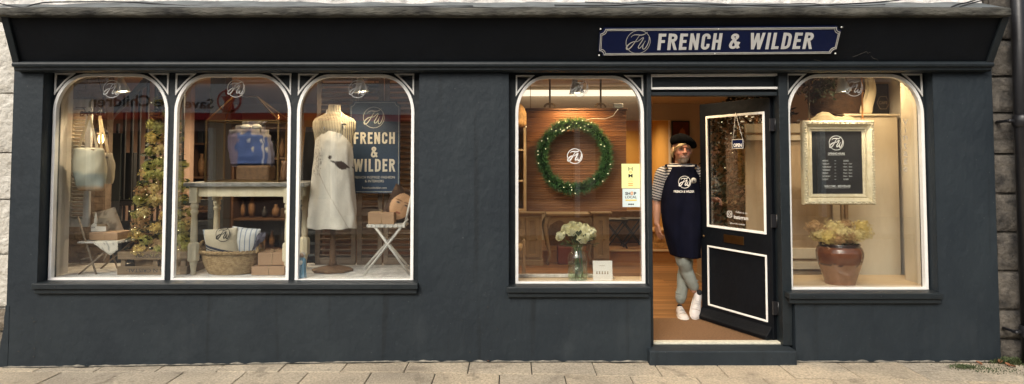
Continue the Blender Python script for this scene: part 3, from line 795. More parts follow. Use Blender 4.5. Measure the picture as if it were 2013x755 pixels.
for i in range(len(ys) - 1):
    z1_, z0_ = Z(ys[i], .02) - .008, Z(ys[i + 1], .02) + .008
    rough_block(mb, -6.4, XL - .01 - .02 * i, z0_, z1_, .0, seed=i * 3 + 30, amp=.03)
mb.build('bare_stone', 'stone_brown', nb)
# drainpipe
dp = thing('drainpipe', 'black cast iron drainpipe on the sooty stone wall at the far right', 'drainpipe', (X(2010, -.09), -.09, 0))
mb = MB(); x = X(2012, -.09); mb.tube([(x, -.09, .02), (x, -.09, 5.0)], .052, 20); mb.build('pipe', 'iron', dp)
for py in (238, 652):
    z = Z(py, -.09); mb = MB(); mb.tube([(x, -.09, z - .05), (x, -.09, z - .03), (x, -.09, z + .03), (x, -.09, z + .05)], [.058, .068, .068, .058], 20)
    mb.box(x - .13, x + .13, -.10, -.07, z - .012, z + .012); mb.tube([(x - .115, -.11, z), (x - .115, .03, z)], .012, 8)
    mb.ball((x - .115, -.112, z), .02, 1)
    mb.build('pipe_collar', 'iron', dp, bevel=.003)
z = Z(12, -.09)
# ================================================================ SHOP INTERIOR (setting)
ZF = .145
mb = MB(); mb.box(-6.5, 4.1, .215, 4.3, .0, ZF); 
o = struct(mb.build('shop_floor', 'floor', origin=(0, 0, 0)))
mb = MB(); mb.box(-6.5, 4.1, 4.3, 7.4, .0, ZF + .17); o = struct(mb.build('upper_floor', 'floor', origin=(0, 0, 0)))
mb = MB(); mb.box(X(1200, 4.28), 2.6, 4.272, 4.32, ZF + .165, ZF + .19); struct(mb.build('step_nosing', 'light_sill', bevel=.004))
mb = MB(); mb.box(-6.5, 4.1, .06, 7.4, 2.66, 2.75); struct(mb.build('ceiling', 'ceiling'))
mb = MB(); mb.box(-4.2, -3.99, .2, .44, ZF, 2.7); struct(mb.build('room_wall', 'white_wall'))
mb = MB(); mb.box(-6.5, -6.4, .4, 7.4, ZF, 2.7); struct(mb.build('side_wall', 'pink_wall'))
mb = MB(); rr_ = random.Random(12); z = ZF; row = 0
mb.box(-6.4, X(205, .98), 1.0, 1.1, ZF, 2.66)
while z < 2.6:
    x = -4.9 + (.07 if row % 2 else 0)
    while x < X(205, .98) - .02:
        x1_ = min(x + rr_.uniform(.12, .2), X(205, .98)); mb.box(x, x1_ - .008, .985 + rr_.uniform(0, .008), 1.0, z, z + .062); x = x1_
    z += .07; row += 1
struct(mb.build('brick_wall', 'brick_wall', bevel=.004))
xrw = X(1768, 1.1)
mb = MB(); mb.box(3.60, 4.1, .2, .55, ZF, 2.7); struct(mb.build('inner_pier', 'pale_board'))
mb = MB(); mb.box(3.86, 4.1, .55, 7.4, ZF, 2.7); struct(mb.build('room_wall', 'white_wall'))
# back wall (cream) with an ochre opening
mb = MB(); yb = 5.6
xo0, xo1, zo = X(1170, yb), X(1319, yb), Z(236, yb)
mb.box(-6.5, xo0, yb, yb + .15, ZF, 2.7); mb.box(xo1, 4.1, yb, yb + .15, ZF, 2.7); mb.box(xo0, xo1, yb, yb + .15, zo, 2.7)
struct(mb.build('back_wall', 'cream_wall'))
mb = MB(); mb.box(xo0 - .6, xo1 + .9, 7.2, 7.4, ZF, 2.7); mb.box(xo1 + .004, xo1 + .06, yb + .16, 7.2, ZF, 2.7); struct(mb.build('back_room_wall', 'yellow_wall'))
# wall between stair and shop behind left windows
mb = MB(); mb.box(-6.4, X(372, 2.6), 2.6, 2.7, ZF, 2.7); struct(mb.build('stair_wall', 'pink_wall'))
# white inner faces of the front wall
mb = MB(); mb.box(xb + .01, xc - .01, .222, .26, ZF, 2.7); mb.box(-6.5, 4.0, .222, .26, 2.47, 2.7); mb.box(-6.5, -4.21, .41, .45, ZF, 2.7); struct(mb.build('inner_front_wall', 'white_wall'))
# window platforms
ZPL = Z(548, .16); ZPM = Z(556.5, .16); ZPR = Z(567, .16)
mb = MB(); mb.box(-4.6, X(850, .9), .155, .98, ZPL - .03, ZPL); mb.box(-4.6, X(850, .9), .94, .98, ZF, ZPL - .03)
struct(mb.build('window_platform', 'platform', bevel=.003))
mb = MB(); mb.box(X(1013, .3), X(1268, .3) - .005, .155, .47, ZPM - .03, ZPM); mb.box(X(1013, .3), X(1268, .3) - .005, .155, .19, ZF, ZPM - .03); struct(mb.build('window_platform', 'light_sill', bevel=.003))
mb = MB(); mb.box(X(1546, .16) + .005, 3.86, .155, .80, ZPR - .03, ZPR); mb.box(X(1546, .16) + .005, 3.86, .77, .80, ZF, ZPR - .03); struct(mb.build('window_platform', 'light_sill', bevel=.003))
# partition behind the right window so the door swings beside it
# coir mat well
mb = MB(); mb.box(xdj0 + .01, xdj1 + .1, WY + .055, G(1300, 628, ZF).y, ZF - .02, ZF + .012); tag(mb.build('door_mat', 'mat'), 'brown coir mat just inside the open shop door', 'door mat')
mb = MB(); g0 = G(1300, 628, ZF).y
# lit cove along the ceiling
mb = MB(); y = 3.0; mb.box(X(1020, y), X(1275, y), y, y + .10, Z(187.5, y), Z(177, y))
cv = mb.build('lit_cove', 'strip'); tag(cv, 'bright horizontal light strip near the ceiling behind the wreath window', 'light strip')
mb = MB(); mb.box(-.2, 3.8, y + .02, y + .3, Z(177, y) + .003, 2.66); struct(mb.build('ceiling_beam', 'ceiling'))
mb = MB(); mb.box(X(985, y), X(1275, y), y + .1, y + .14, Z(235, y), Z(187.5, y) ); struct(mb.build('ceiling_bulkhead', 'ceiling'))

# ---------------------------------------------------------------- lamps
def fill_light(x, y, e, label, col=(1, .74, .45)):  # unseen ceiling fittings, added to fill the shop with warm light
    t = thing('added_ceiling_light', label, 'ceiling light', (x, y, 2.64), 'added fill lights inside the shop')
    mb = MB(); mb.lathe([(.055, 2.66), (.06, 2.64), (.045, 2.635), (.045, 2.655)], x, y, 20); mb.build('trim_ring', 'lamp_white', t)
    mb = MB(); mb.lathe([(.04, 2.654), (.04, 2.650)], x, y, 16); mb.build('lens', 'lamp_lit', t)
    lamp_light('SPOT', (x, y, 2.60), e, col, .12, (x, y, 0), 150, t, .8)
for (x, y, e, lb) in ((-3.4, 1.9, 220, 'added ceiling fill light over the staircase'), (-1.4, 1.9, 45, 'added ceiling fill light over the dresser behind the left windows'), (.6, 1.9, 75, 'added ceiling fill light behind the wreath window'), (1.5, 3.6, 60, 'added ceiling fill light over the step in the shop floor'),
                      (1.9, 6.4, 130, 'added ceiling fill light in the ochre back room'), (3.0, 2.4, 25, 'added ceiling fill light behind the open door'), (.3, 4.6, 50, 'added ceiling fill light over the raised back floor'), (-2.15, .36, 34, 'added fill light brightening the table and glass house'), (3.35, .62, 44, 'added fill light brightening the armoire in the right window'), (1.45, .62, 60, 'added fill light brightening the man just inside the doorway')):  # last three added to brighten the table, the armoire and the man
    fill_light(x, y, e, lb)
def pendant(px, py, Y, e, label, tgt, white=True, spot=120, col=(1, .78, .50)):
    c = P(px, py, Y); t = thing('window_spotlight', label, 'spotlight', (c.x, c.y, c.z), 'small white spotlights at the window heads')
    r = S(11, Y)
    mb = MB(); mb.lathe([(r * 1.35, 0), (r * 1.15, r * .5), (r * .75, r * 1.5), (r * .45, r * 2.6), (r * .25, r * 2.8)], 0, 0, 20, cap=False)
    mb.xf(Matrix.Translation(c) @ Matrix.Rotation(R(-8), 4, 'Y')).build('lamp_shade', 'lamp_white', t, thick=.003)
    mb = MB(); mb.ball((0, 0, r * .35), (r * .85, r * .85, r * .4), 2); mb.xf(Matrix.Translation(c)).build('bulb', 'lamp_lit', t)
    mb = MB(); mb.tube([c + Vector((0, 0, r * 2.6)), (c.x + .01, c.y, 2.66)], .012, 8); mb.build('stem', 'lamp_white', t)
    lamp_light('SPOT', c + Vector((0, 0, r * .2)), e, col, .03, tgt, spot, t, .9)
pendant(240, 181, .42, 150, 'white spotlight at the head of the window with the tote bag', P(210, 420, .6))
pendant(711, 181, .36, 90, 'white spotlight above the dress form', P(680, 380, .62))
pendant(1134, 183, .30, 110, 'white spotlight above the wreath', P(1130, 300, .7), col=(1, .62, .28))
pendant(1658, 180, .26, 150, 'white spotlight above the gilt framed board', P(1655, 420, .45), col=(1, .84, .64))
# a gilt disc pendant behind the third pane
c = P(737, 177, .9); t = thing('hanging_lamp', 'small gilt flower-shaped hanging lamp behind the logo of the third window', 'hanging lamp', c)
mb = MB()
for k in range(9):
    a = 2 * math.pi * k / 9; mb.ball((c.x + .05 * math.cos(a), c.y, c.z + .04 * math.sin(a)), (.028, .012, .028), 1)
mb.ball(c, (.04, .03, .035), 2); mb.build('lamp_petals', 'brass', t)
mb = MB(); mb.tube([c, (c.x, c.y, 2.66)], .004, 6); mb.build('cord', 'black_metal', t)

# ================================================================ LEFT WINDOW
# shutter leaning on the side wall
def louvre_panel(name, label, x0, x1, y, z0, z1, m, stile=.05, pitch=.045, mids=(), tilt=0, group=None, pivot=None, gapm=None):
    t = thing(name, label, 'shutter', ((x0 + x1) / 2, y, z0), group)
    mb = MB(); mb.box(x0, x0 + stile, y, y + .03, z0, z1); mb.box(x1 - stile, x1, y, y + .03, z0, z1)
    zz = [z0, *mids, z1 - .07]
    for k in zz: mb.box(x0 + stile, x1 - stile, y + .002, y + .028, k, k + .07)
    mb.build('shutter_frame', m, t, bevel=.003)
    mb = MB()
    for a, b in zip(zz[:-1], zz[1:]):
        z = a + .085
        while z < b - .02:
            mb.bar((x0 + stile, y + .015, z), (x1 - stile, y + .015, z), .042, .008, up=(0, .55, .85)); z += pitch
    mb.build('louvres', m, t); return t
tt = louvre_panel('white_shutter', 'narrow flaking white louvred shutter beside the tote bag', X(128, .50), X(176, .50), .50, Z(446, .50), Z(195, .50), 'white_wood', .055, .034)
# tote bags
def tote(name, label, px0, px1, py0, py1, Y, hx, hy, colf, tip=10, m='paint_attr'):
    c = P((px0 + px1) / 2, (py0 + py1) / 2, Y); t = thing(name, label, 'tote bag', c)
    def sec(v):
        y = py0 + (py1 - py0) * v; bul = 1 + .10 * math.sin(math.pi * min(1, v * 1.1)) - .10 * max(0, v - .8) * 5
        w_ = (px1 - px0) / 2 * bul; mid = (px0 + px1) / 2 + 5 * v
        return mid, w_, y
    rings = []; n = 20
    mb = MB()
    for i in range(15):
        v = i / 14; mid, w_, y = sec(v); dp_ = .025 + .07 * math.sin(math.pi * min(1, .15 + v * .85)); p = P(mid, y + tip * v * 0, Y)
        rings.append([(p.x + S(w_, Y) * (abs(math.cos(a)) ** .7) * (1 if math.cos(a) > 0 else -1), Y + dp_ * math.sin(a) + .006 * math.sin(a * 3 + i), p.z + .006 * math.sin(a * 2 + v * 5)) for a in [2 * math.pi * k / n for k in range(n)]])
    mb.loft(rings); zt, zb = Z(py0, Y), Z(py1, Y)
    mb.build('bag_body', m, t, sub=1, col=lambda q: colf((q.x - c.x), (q.z - zb) / (zt - zb)))
    h = P(hx, hy, Y + .04)
    for s_, yo in ((-1, -.03), (1, .05)):
        mb = MB(); a = P(px0 + (px1 - px0) * .16, py0 + 1, Y + yo); b = P(px0 + (px1 - px0) * .80, py0 + 1, Y + yo)
        pts = [a + (h - a) * k / 5 for k in range(6)] + [h + Vector((.012, 0, .006))] + [b + (h - b) * k / 5 for k in range(5, -1, -1)]
        mb.loft([[p + Vector((-.011, 0, 0)), p + Vector((.011, 0, 0)), p + Vector((.011, .003, 0)), p + Vector((-.011, .003, 0))] for p in pts], smooth=False)
        mb.build('handle', 'sack' if False else 'paint_attr', t, col=lambda q: (.60, .48, .30))
    return t
def seac(x, v):
    k = .5 + .5 * noise.noise(Vector((x * 9, v * 5, 0)))
    if v < .13: return (.50 - .1 * k, .32, .20)
    if v < .42: a = (v - .13) / .29; return (.34 + .1 * k, .40 + .05 * k, .38)
    return (.58 + .06 * k, .54 + .05 * k, .42)
tb = tote('tote_bag', 'large canvas tote bag with pale seascape print hanging in front of the white shutter', 146, 202, 290, 376, .34, 176, 226, seac)
mb = MB(); c = P(184, 298, .30); mb.box(c.x - .014, c.x + .014, .282, .292, c.z - .022, c.z + .022); mb.build('leather_patch', 'kraft', tb)
tb2 = tote('tote_bag', 'smaller pale tote bag with a dark blue print half hidden behind the seascape tote', 196, 217, 300, 362, .52, 196, 228,
     lambda x, v: (.03, .04, .08) if (.35 < v < .85 and abs(x) < .045 and noise.noise(Vector((x * 30, v * 5, 2))) > -.18) else (.50, .45, .36))
t = thing('coat_hook', 'black iron scroll hook rail holding the tote bags', 'hook', P(176, 224, .42)); mb = MB()
a = P(158, 222, .42); b = P(207, 222, .42); mb.bar(a, b, .012, .02); mb.build('rail', 'black_metal', t)
for px in (163, 177, 194):
    mb = MB(); q = P(px, 222, .41); mb.tube([q + Vector((S(7, .7) * math.sin(k * .55) * (1 - k / 16), -.02 * math.sin(k * .3), S(10, .5) * math.cos(k * .55) * (1 - k / 16))) for k in range(12)], .004, 6); mb.build('hook', 'black_metal', t)
# lantern with lit bulb
c = P(197, 262, .72); t = thing('cage_lamp', 'dark hanging cap lamp with a glowing amber bulb beside the tote bag', 'hanging lamp', c)
mb = MB(); r = S(14, .72); mb.lathe([(r, c.z - .01), (r * .95, c.z + .015), (r * .6, c.z + .045), (r * .2, c.z + .058)], c.x, c.y, 20); mb.build('lamp_shade', 'iron', t)
mb = MB(); mb.ball((c.x + S(6, .72), c.y - .03, c.z - .055), (.024, .024, .046), 3); bl = mb.build('bulb', 'bulb', t)
mb = MB(); mb.tube([c + Vector((0, 0, .055)), P(203, 190, .72)], .005, 6); mb.tube([P(203, 190, .72), P(192, 150, .72)], .004, 6); mb.build('chain', 'iron', t)
mb = MB(); mb.lathe([(r * .95, c.z - .115), (r * .98, c.z - .11), (r * .95, c.z - .105)], c.x, c.y, 20, cap=False); 
for k in range(4):
    a = R(45 + 90 * k); mb.tube([(c.x + r * math.cos(a), c.y + r * math.sin(a), c.z - .01), (c.x + r * math.cos(a), c.y + r * math.sin(a), c.z - .11)], .003, 5)
mb.build('cage', 'iron', t)
lamp_light('POINT', (c.x + S(6, .72), c.y - .09, c.z - .055), 2.5, (1, .58, .25), .03, parent=t)

# staircase behind
st = thing('staircase', 'dark painted staircase with slim balusters behind the first window', 'staircase', P(260, 540, 1.7))
mb = MB(); Y = 1.55
px = 215
for i, px in enumerate((232, 246, 261, 276, 292, 308, 326, 346, 362)):
    top = 150 if px > 285 else 285 - (px - 205) * 1.55
    bot = 352 + (px - 215) * .2
    mbx = MB(); a = P(px, max(150, top), Y); b = P(px, 392, Y); mbx.box(a.x - .012, a.x + .012, Y - .012, Y + .012, b.z, min(2.64, a.z)); mbx.build('baluster', 'stair_dark', st)
mb = MB(); q = [P(x_, y_, Y) for x_, y_ in ((207, 300), (208, 262), (216, 232), (234, 210), (258, 192), (286, 160), (310, 138))]
for a, b in zip(q[:-1], q[1:]): mb.bar(a, b, .06, .06)
mb.build('handrail', 'grey_wood', st, bevel=.006)
mb = MB(); mb.box(X(204, Y), X(240, Y), Y - .04, Y + .02, ZPL - .3, Z(262, Y)); mb.build('newel_panel', 'grey_wood', st, bevel=.004)
mb = MB(); mb.box(X(236, Y), X(420, Y), Y - .03, Y + .03, Z(404, Y), Z(392, Y)); mb.box(X(236, Y), X(420, Y), Y - .03, Y + .03, Z(443, Y), Z(434, Y))
mb.box(X(236, Y), X(420, Y), Y + .035, Y + .06, Z(545, Y), Z(443, Y)); mb.build('string_board', 'stair_dark', st, bevel=.004)
for px in range(244, 360, 11):
    mbx = MB(); a = P(px, 404, Y); b = P(px, 434, Y); mbx.box(a.x - .01, a.x + .01, Y - .01, Y + .01, b.z, a.z); mbx.build('baluster', 'stair_dark', st)
mb = MB(); mb.box(X(243, 1.7), X(262, 1.7), 1.7, 1.76, Z(392, 1.7), Z(300, 1.7)); mb.build('newel_post', 'stair_dark', st, bevel=.004)

# folding bistro chair --------------------------------------------------
def folding_chair(name, label, pts, Y0, Y1, wood, metal, seat_w=.0, slats=2):
    """pts: dict of pixel points for one side frame seen from the front; Y0/Y1 near/far frame depth"""
    pass
ch = thing('folding_chair', 'white folding bistro chair with rusty legs holding a parcel and a toy church', 'chair', G(190, 535, ZPL))
fL = G(164, 546, ZPL); bL = G(154, 541, ZPL)
def leg(ch, a, b, r=.008, m='sack', name='leg'):
    mb = MB(); mb.tube([a, b], r, 8); return mb.build(name, m, ch)
ys0, ys1 = .36, .66
sx0, sx1 = X(158, ys0), X(232, ys0); zs_ = Z(478, ys0)
rust = mat('rusty_leg', (.16, .11, .07), .7, var=.4, vscale=20, col2=(.36, .30, .22))
M['rust'] = rust
for yy in (ys0, ys1):
    a0 = Vector((sx0 + .02, yy, zs_)); a1 = Vector((sx1 - .03, yy, zs_))
    leg(ch, Vector((sx0 - .015, yy, Z(425, yy))) if yy == ys0 else Vector((sx0 - .015, yy, Z(425, yy))), Vector((sx1 - .17, yy, ZPL)), m='rust')
    leg(ch, Vector((sx1 - .01, yy, zs_)), Vector((sx0 - .01 + .02, yy, ZPL)), m='rust')
    leg(ch, Vector((sx1 - .03, yy, zs_)), Vector((sx1 - .11, yy, ZPL + .12)), .006, m='rust', name='brace')
for k in range(4):
    mb = MB(); yy = ys0 + .01 + (ys1 - ys0 - .02) * k / 3; mb.box(sx0, sx1 + .05, yy - .03, yy + .03, zs_, zs_ + .014); mb.build('seat_slat', 'white_wood', ch, bevel=.003)
for z in (421, 433):
    mb = MB(); mb.box(sx0 - .035, sx0 + .13, ys1 - .02, ys1, Z(z + 5, ys1), Z(z - 3, ys1)); mb.build('back_slat', 'white_wood', ch, bevel=.003)
mb = MB(); mb.tube([(sx0 + .03, ys0, ZPL + .13), (sx0 + .03, ys1, ZPL + .13)], .006, 6); mb.build('crossbar', 'rust', ch)
zc = zs_ + .016
# cushion with faded print on the chair
cu = MB(); cc = P(212, 438, .57)
def cushion_fn(c, w_, h_, t_, tilt=0, lean=0, seg=14, yaw=0):
    Mx = Matrix.Translation(c) @ Matrix.Rotation(yaw, 4, 'Z') @ Matrix.Rotation(tilt, 4, 'Y') @ Matrix.Rotation(lean, 4, 'X')
    mb = MB()
    for sg in (-1, 1):
        def fn(u, v):
            a, b = u * 2 - 1, v * 2 - 1
            th = ((1 - abs(a) ** 2.6) * (1 - abs(b) ** 2.6)) ** .5 if abs(a) < 1 and abs(b) < 1 else 0
            pinch = 1 - .06 * (1 - abs(a)) * abs(b) ** 3 - 0; pin2 = 1 - .06 * (1 - abs(b)) * abs(a) ** 3
            return (a * w_ / 2 * pin2, sg * t_ / 2 * th * (1 + .08 * noise.noise(Vector((a * 2, b * 2, sg)))), b * h_ / 2 * pinch)
        mb.grid(fn, seg, seg)
    mb.xf(Mx); return mb, Mx.inverted()
mb, inv = cushion_fn(Vector((cc.x, .58, cc.z)), .22, .26, .09, tilt=R(-14), lean=R(14))
def fadedprint(q):
    p = inv @ q; k = noise.noise(Vector((p.x * 14, p.z * 14, 5)))
    return (.26, .21, .15) if k > .18 else ((.10, .08, .06) if k < -.42 else (.52, .44, .33))
tag(mb.build('cushion', 'paint_attr', col=fadedprint), 'faded beige printed cushion leaning on the bistro chair behind the parcel', 'cushion')
def parcel(label, px0, px1, py0, py1, Y, dep, group='kraft paper parcels', bow=True, z0=None, yaw=0.0, tops=True):
    x0, x1 = X(px0, Y), X(px1, Y); zt = Z(py0, Y); zb = Z(py1, Y) if z0 is None else z0
    t = thing('parcel', label, 'parcel', ((x0 + x1) / 2, Y + dep / 2, zb), group)
    Mx = Matrix.Translation(WL[t.name]) @ Matrix.Rotation(yaw, 4, 'Z') @ Matrix.Translation(-WL[t.name])
    mb = MB(); mb.box(x0, x1, Y, Y + dep, zb, zt)
    mb.xf(Mx); mb.build('paper_wrap', 'kraft', t, bevel=.005)
    mb = MB(); xm = x0 + (x1 - x0) * .52; r = .0025
    mb.tube([(xm, Y - r, zb), (xm, Y - r, zt + r), (xm, Y + dep + r, zt + r), (xm, Y + dep + r, zb)], r, 5)
    mb.tube([(x0 - r, Y + dep * .5, zb), (x0 - r, Y + dep * .5, zt + r), (x1 + r, Y + dep * .5, zt + r), (x1 + r, Y + dep * .5, zb)], r, 5)
    if bow:
        for s_ in (-1, 1):
            mb.tube([(xm + s_ * .035 * math.sin(k / 8 * math.pi) * 1.0, Y + dep * .5 - .012 * math.sin(k / 4 * math.pi), zt + .006 + .016 * math.sin(k / 8 * 2 * math.pi * .5)) for k in range(9)], r, 5)
            mb.tube([(xm, Y + dep * .5, zt + .004), (xm + s_ * .03, Y + dep * .3, zt + .004)], r, 5)
    mb.xf(Mx); mb.build('string', 'string', t)
    return t
# newspaper hanging over the seat
mb = MB(); q = [(188, 474), (235, 474), (226, 496), (214, 499), (196, 488)]
def npf(u, v):
    a = P(185 + 48 * u, 477, .34); z = zc + .003; 
    if v < .5: return (a.x, .34 + (.5 - v) * 2 * .28, z)
    d = (v - .5) * 2; dr = S(27, .34) * (1 - abs(u - .68) * 1.25); return (a.x + .01 * d, .332 - .012 * d, z - d * max(.01, dr))
mb.grid(npf, 16, 10, True)
tag(mb.build('newspaper', 'paper_attr', thick=.002, col=lambda p: (.30, .29, .27) if noise.noise(Vector((p.x * 60, 0, p.z * 160))) > .28 else (.60, .56, .48)), 'folded newspaper draped over the seat of the bistro chair', 'newspaper')
zc2 = zc + .006
pc = parcel('kraft parcel on the newspaper on the bistro chair', 178, 234, 457, 478, .39, .20, z0=zc2, bow=False)
zpt = Z(457, .39)
# toy church
c = P(184, 456, .45); t = thing('toy_church', 'small white wooden toy church standing on the parcel on the bistro chair', 'ornament', (c.x, .45, zpt + .002))
mb = MB(); z = zpt + .002; w_ = S(11, .45)
mb.prism([(c.x - w_ / 2, z), (c.x + w_ / 2, z), (c.x + w_ / 2, z + .055), (c.x, z + .078), (c.x - w_ / 2, z + .055)], [], .45, .475)
mb.box(c.x + w_ / 2, c.x + w_ / 2 + .085, .452, .473, z, z + .045); mb.build('church_body', 'card', t, bevel=.001)
mb = MB(); mb.lathe([(.014, z + .075), (.014, z + .115), (.010, z + .118), (.010, z + .135), (.001, z + .175)], c.x + .008, .462, 6, smooth=False); mb.build('steeple', 'card', t)
mb = MB(); mb.prism([(c.x + w_ / 2, z + .046), (c.x + w_ / 2 + .088, z + .046), (c.x + w_ / 2 + .075, z + .066), (c.x + w_ / 2, z + .066)], [], .450, .475); mb.build('roof', 'taupe', t)
for k in range(3):
    mb = MB(); xx = c.x - w_ / 2 + .008 + k * .011; mb.box(xx, xx + .004, .4485, .4495, z + .03, z + .042); mb.build('window', 'ink', t)

# hydrangea tree in a crate ----------------------------------------------
def hyd_head(mb, c, r, rnd, n=70, petal=.016, core=.66):
    c = Vector(c); sd = rnd.uniform(0, 50)
    for i in range(n):
        u = rnd.uniform(-1, 1); a = rnd.uniform(0, 2 * math.pi); s_ = math.sqrt(1 - u * u)
        d = Vector((s_ * math.cos(a), s_ * math.sin(a), u * .85)); lump = 1 + .38 * noise.noise(d * 2.6 + Vector((sd, 0, 0))); p = c + d * r * rnd.uniform(.72, 1.12) * lump
        nrm = (d + Vector((rnd.uniform(-.6, .6), rnd.uniform(-.6, .6), rnd.uniform(-.6, .6)))).normalized()
        t1 = nrm.orthogonal().normalized(); t1.rotate(Matrix.Rotation(rnd.uniform(0, 6.28), 3, nrm)); t2 = nrm.cross(t1)
        k = petal * rnd.uniform(.55, 1.3)
        for q1, q2 in ((t1, t2), (t2, -t1), (-t1, -t2), (-t2, t1)):
            mb.add([p, p + (q1 * .9 + q2 * .35) * k + nrm * k * .25, p + (q1 + q2) * k * .75, p + (q2 * .9 + q1 * .35) * k + nrm * k * .25], [(0, 1, 2, 3)])
    mb.ball(c, r * core, 1, .3)
tc_ = P(318, 495, .56)
t = thing('hydrangea_tree', 'tall cone shaped tree of dried green and russet hydrangeas with fairy lights', 'dried flower tree', (tc_.x, .56, Z(497, .56)))
rnd = random.Random(11); z0, z1 = Z(488, .56), Z(180, .56)
mb = MB(); mb.tube([(tc_.x, .56, z0 - .1), (tc_.x, .56, z1 - .05)], .012, 8); mb.build('trunk', 'brown_wood', t)
heads = []
lv = 14
for L in range(lv):
    v = L / (lv - 1); rad = S(50, .56) * (1 - v) ** .62 + .02; n = max(1, int(9 * (1 - v) ** .8 + 1.5))
    for k in range(n):
        a = 2 * math.pi * (k + (L % 2) * .5) / n + rnd.uniform(-.2, .2)
        rr = rad * rnd.uniform(.75, 1.05)
        heads.append((Vector((tc_.x + rr * math.cos(a), .56 + rr * .8 * math.sin(a), z0 + (z1 - z0) * v + rnd.uniform(-.03, .03))), rnd.uniform(.050, .070) * (1.05 - .3 * v)))
for i, (c, r) in enumerate(heads):
    mb = MB(); hyd_head(mb, c, r, rnd, 170, .0088, .40); mb.build('flower_head', rnd.choice(['hyd_green', 'hyd_green', 'hyd_green', 'hyd_brown', 'hyd_cream', 'hyd_gold']), t)
mb = MB()
for i in range(800):
    v = rnd.random() ** 1.2; rad = (S(52, .56) * (1 - v) ** .75 + .03) * rnd.uniform(.3, 1.0); a = rnd.uniform(0, 6.28)
    c = Vector((tc_.x + rad * math.cos(a), .56 + rad * .8 * math.sin(a), z0 + (z1 - z0) * v)); d = Vector((math.cos(a), math.sin(a), rnd.uniform(-.6, .6))).normalized()
    s_ = d.orthogonal().normalized() * .012; mb.add([c, c + d * .03 + s_, c + d * .06, c + d * .03 - s_], [(0, 1, 2, 3)])
mb.build('leaves', 'leaf_dark', t)
for i in range(34):
    c, r = rnd.choice(heads); a = rnd.uniform(math.pi, 2 * math.pi)
    mb = MB(); mb.ball(c + Vector((math.cos(a) * r * .8, -r * 1.0, rnd.uniform(-r, r) * .8)), .0034, 1); mb.build('fairy_light', 'fairy', t)
# wooden crate with sacking
x0, x1 = X(235, .33), X(371, .33); zt = Z(495, .33); zb = ZPL + .002; h = zt - zb
t = thing('wooden_crate', 'old slatted wooden crate with faded stencilled letters under the hydrangea tree', 'crate', ((x0 + x1) / 2, .45, zb))
for (a, b) in ((0, .36), (.66, 1.0)):
    za, zb_ = zb + h * a, zb + h * b
    for (p, q_) in (((x0, .33), (x1, .345)), ((x0, .76), (x1, .775))):
        mb = MB(); mb.box(p[0], q_[0], p[1], q_[1], za, zb_); mb.build('side_board', 'old_wood', t, bevel=.002)
    for xx in (x0, x1 - .014):
        mb = MB(); mb.box(xx + .001, xx + .013, .347, .758, za + .001, zb_ - .001); mb.build('end_board', 'old_wood', t, bevel=.002)
for xx in (x0 + .02, (x0 + x1) / 2, x1 - .06):
    mb = MB(); mb.box(xx, xx + .04, .3465, .368, zb, zt - .002); mb.build('batten', 'old_wood', t, bevel=.002)
mb = MB(); mb.box(x0 + .016, x1 - .016, .37, .75, zb, zb + .012); mb.build('crate_floor', 'old_wood', t)
mb = MB(); text(mb, 'VIA Ñ CRISTAL·', x0 + (x1 - x0) * .44, zb + h * .17, .3285, h=h * .20, wd=(x1 - x0) * .62, bold=.01, rot=math.pi); text(mb, 'EXPORTADORA', x0 + (x1 - x0) * .5, zb + h * .82, .3285, h=h * .15, wd=(x1 - x0) * .5, rot=math.pi); mb.build('stencil', 'ink', t)
mb = MB(); rings = []
for i in range(9):
    v = i / 8; rr = [1.0, 1.0, 1.0, 1.0, 1.02, 1.0, .8, .5, .2][i]; z = zb + .02 + (h + .085) * v
    rings.append([((x0 + x1) / 2 + (x1 - x0) * .44 * rr * (1 + .07 * math.sin(a * 5 + i)) * math.cos(a), .555 + .165 * rr * (1 + .07 * math.sin(a * 4 + i)) * math.sin(a), z + .012 * math.sin(a * 6)) for a in [2 * math.pi * k / 28 for k in range(28)]])
mb.loft(rings); tag(mb.build('burlap_sack', 'sack', sub=1), 'tan burlap sacking stuffed in the stencilled crate', 'sacking')

# ================================================================ SECOND WINDOW
Yt = .30; xt0, xt1 = X(362, Yt), X(599, Yt); ztop = Z(359, Yt)
t = thing('console_table', 'cream turned leg table with grey stone top in the second window', 'table', ((xt0 + xt1) / 2, .5, ZPL))
mb = MB()
n = 30; rings = []
for i in range(n + 1):
    x = xt0 + (xt1 - xt0) * i / n; e = .004 * noise.noise(Vector((x * 14, 0, 0)))
    rings.append([(x, Yt - .01 + e, ztop - .034 + e), (x, Yt - .014 + e, ztop - .004), (x, Yt, ztop), (x, .82, ztop), (x, .82, ztop - .034)])
mb.loft(rings, False); mb.build('table_top', 'marble', t)
za = Z(387, Yt)
mb = MB(); mb.box(xt0 + .055, xt1 - .06, Yt + .035, Yt + .055, za, ztop - .036); mb.box(xt0 + .055, xt1 - .06, .76, .78, za, ztop - .036)
mb.box(xt0 + .035, xt0 + .055, Yt + .09, .73, za, ztop - .036); mb.box(xt1 - .06, xt1 - .04, Yt + .09, .73, za, ztop - .036); mb.build('apron', 'cream_wood', t, bevel=.003)
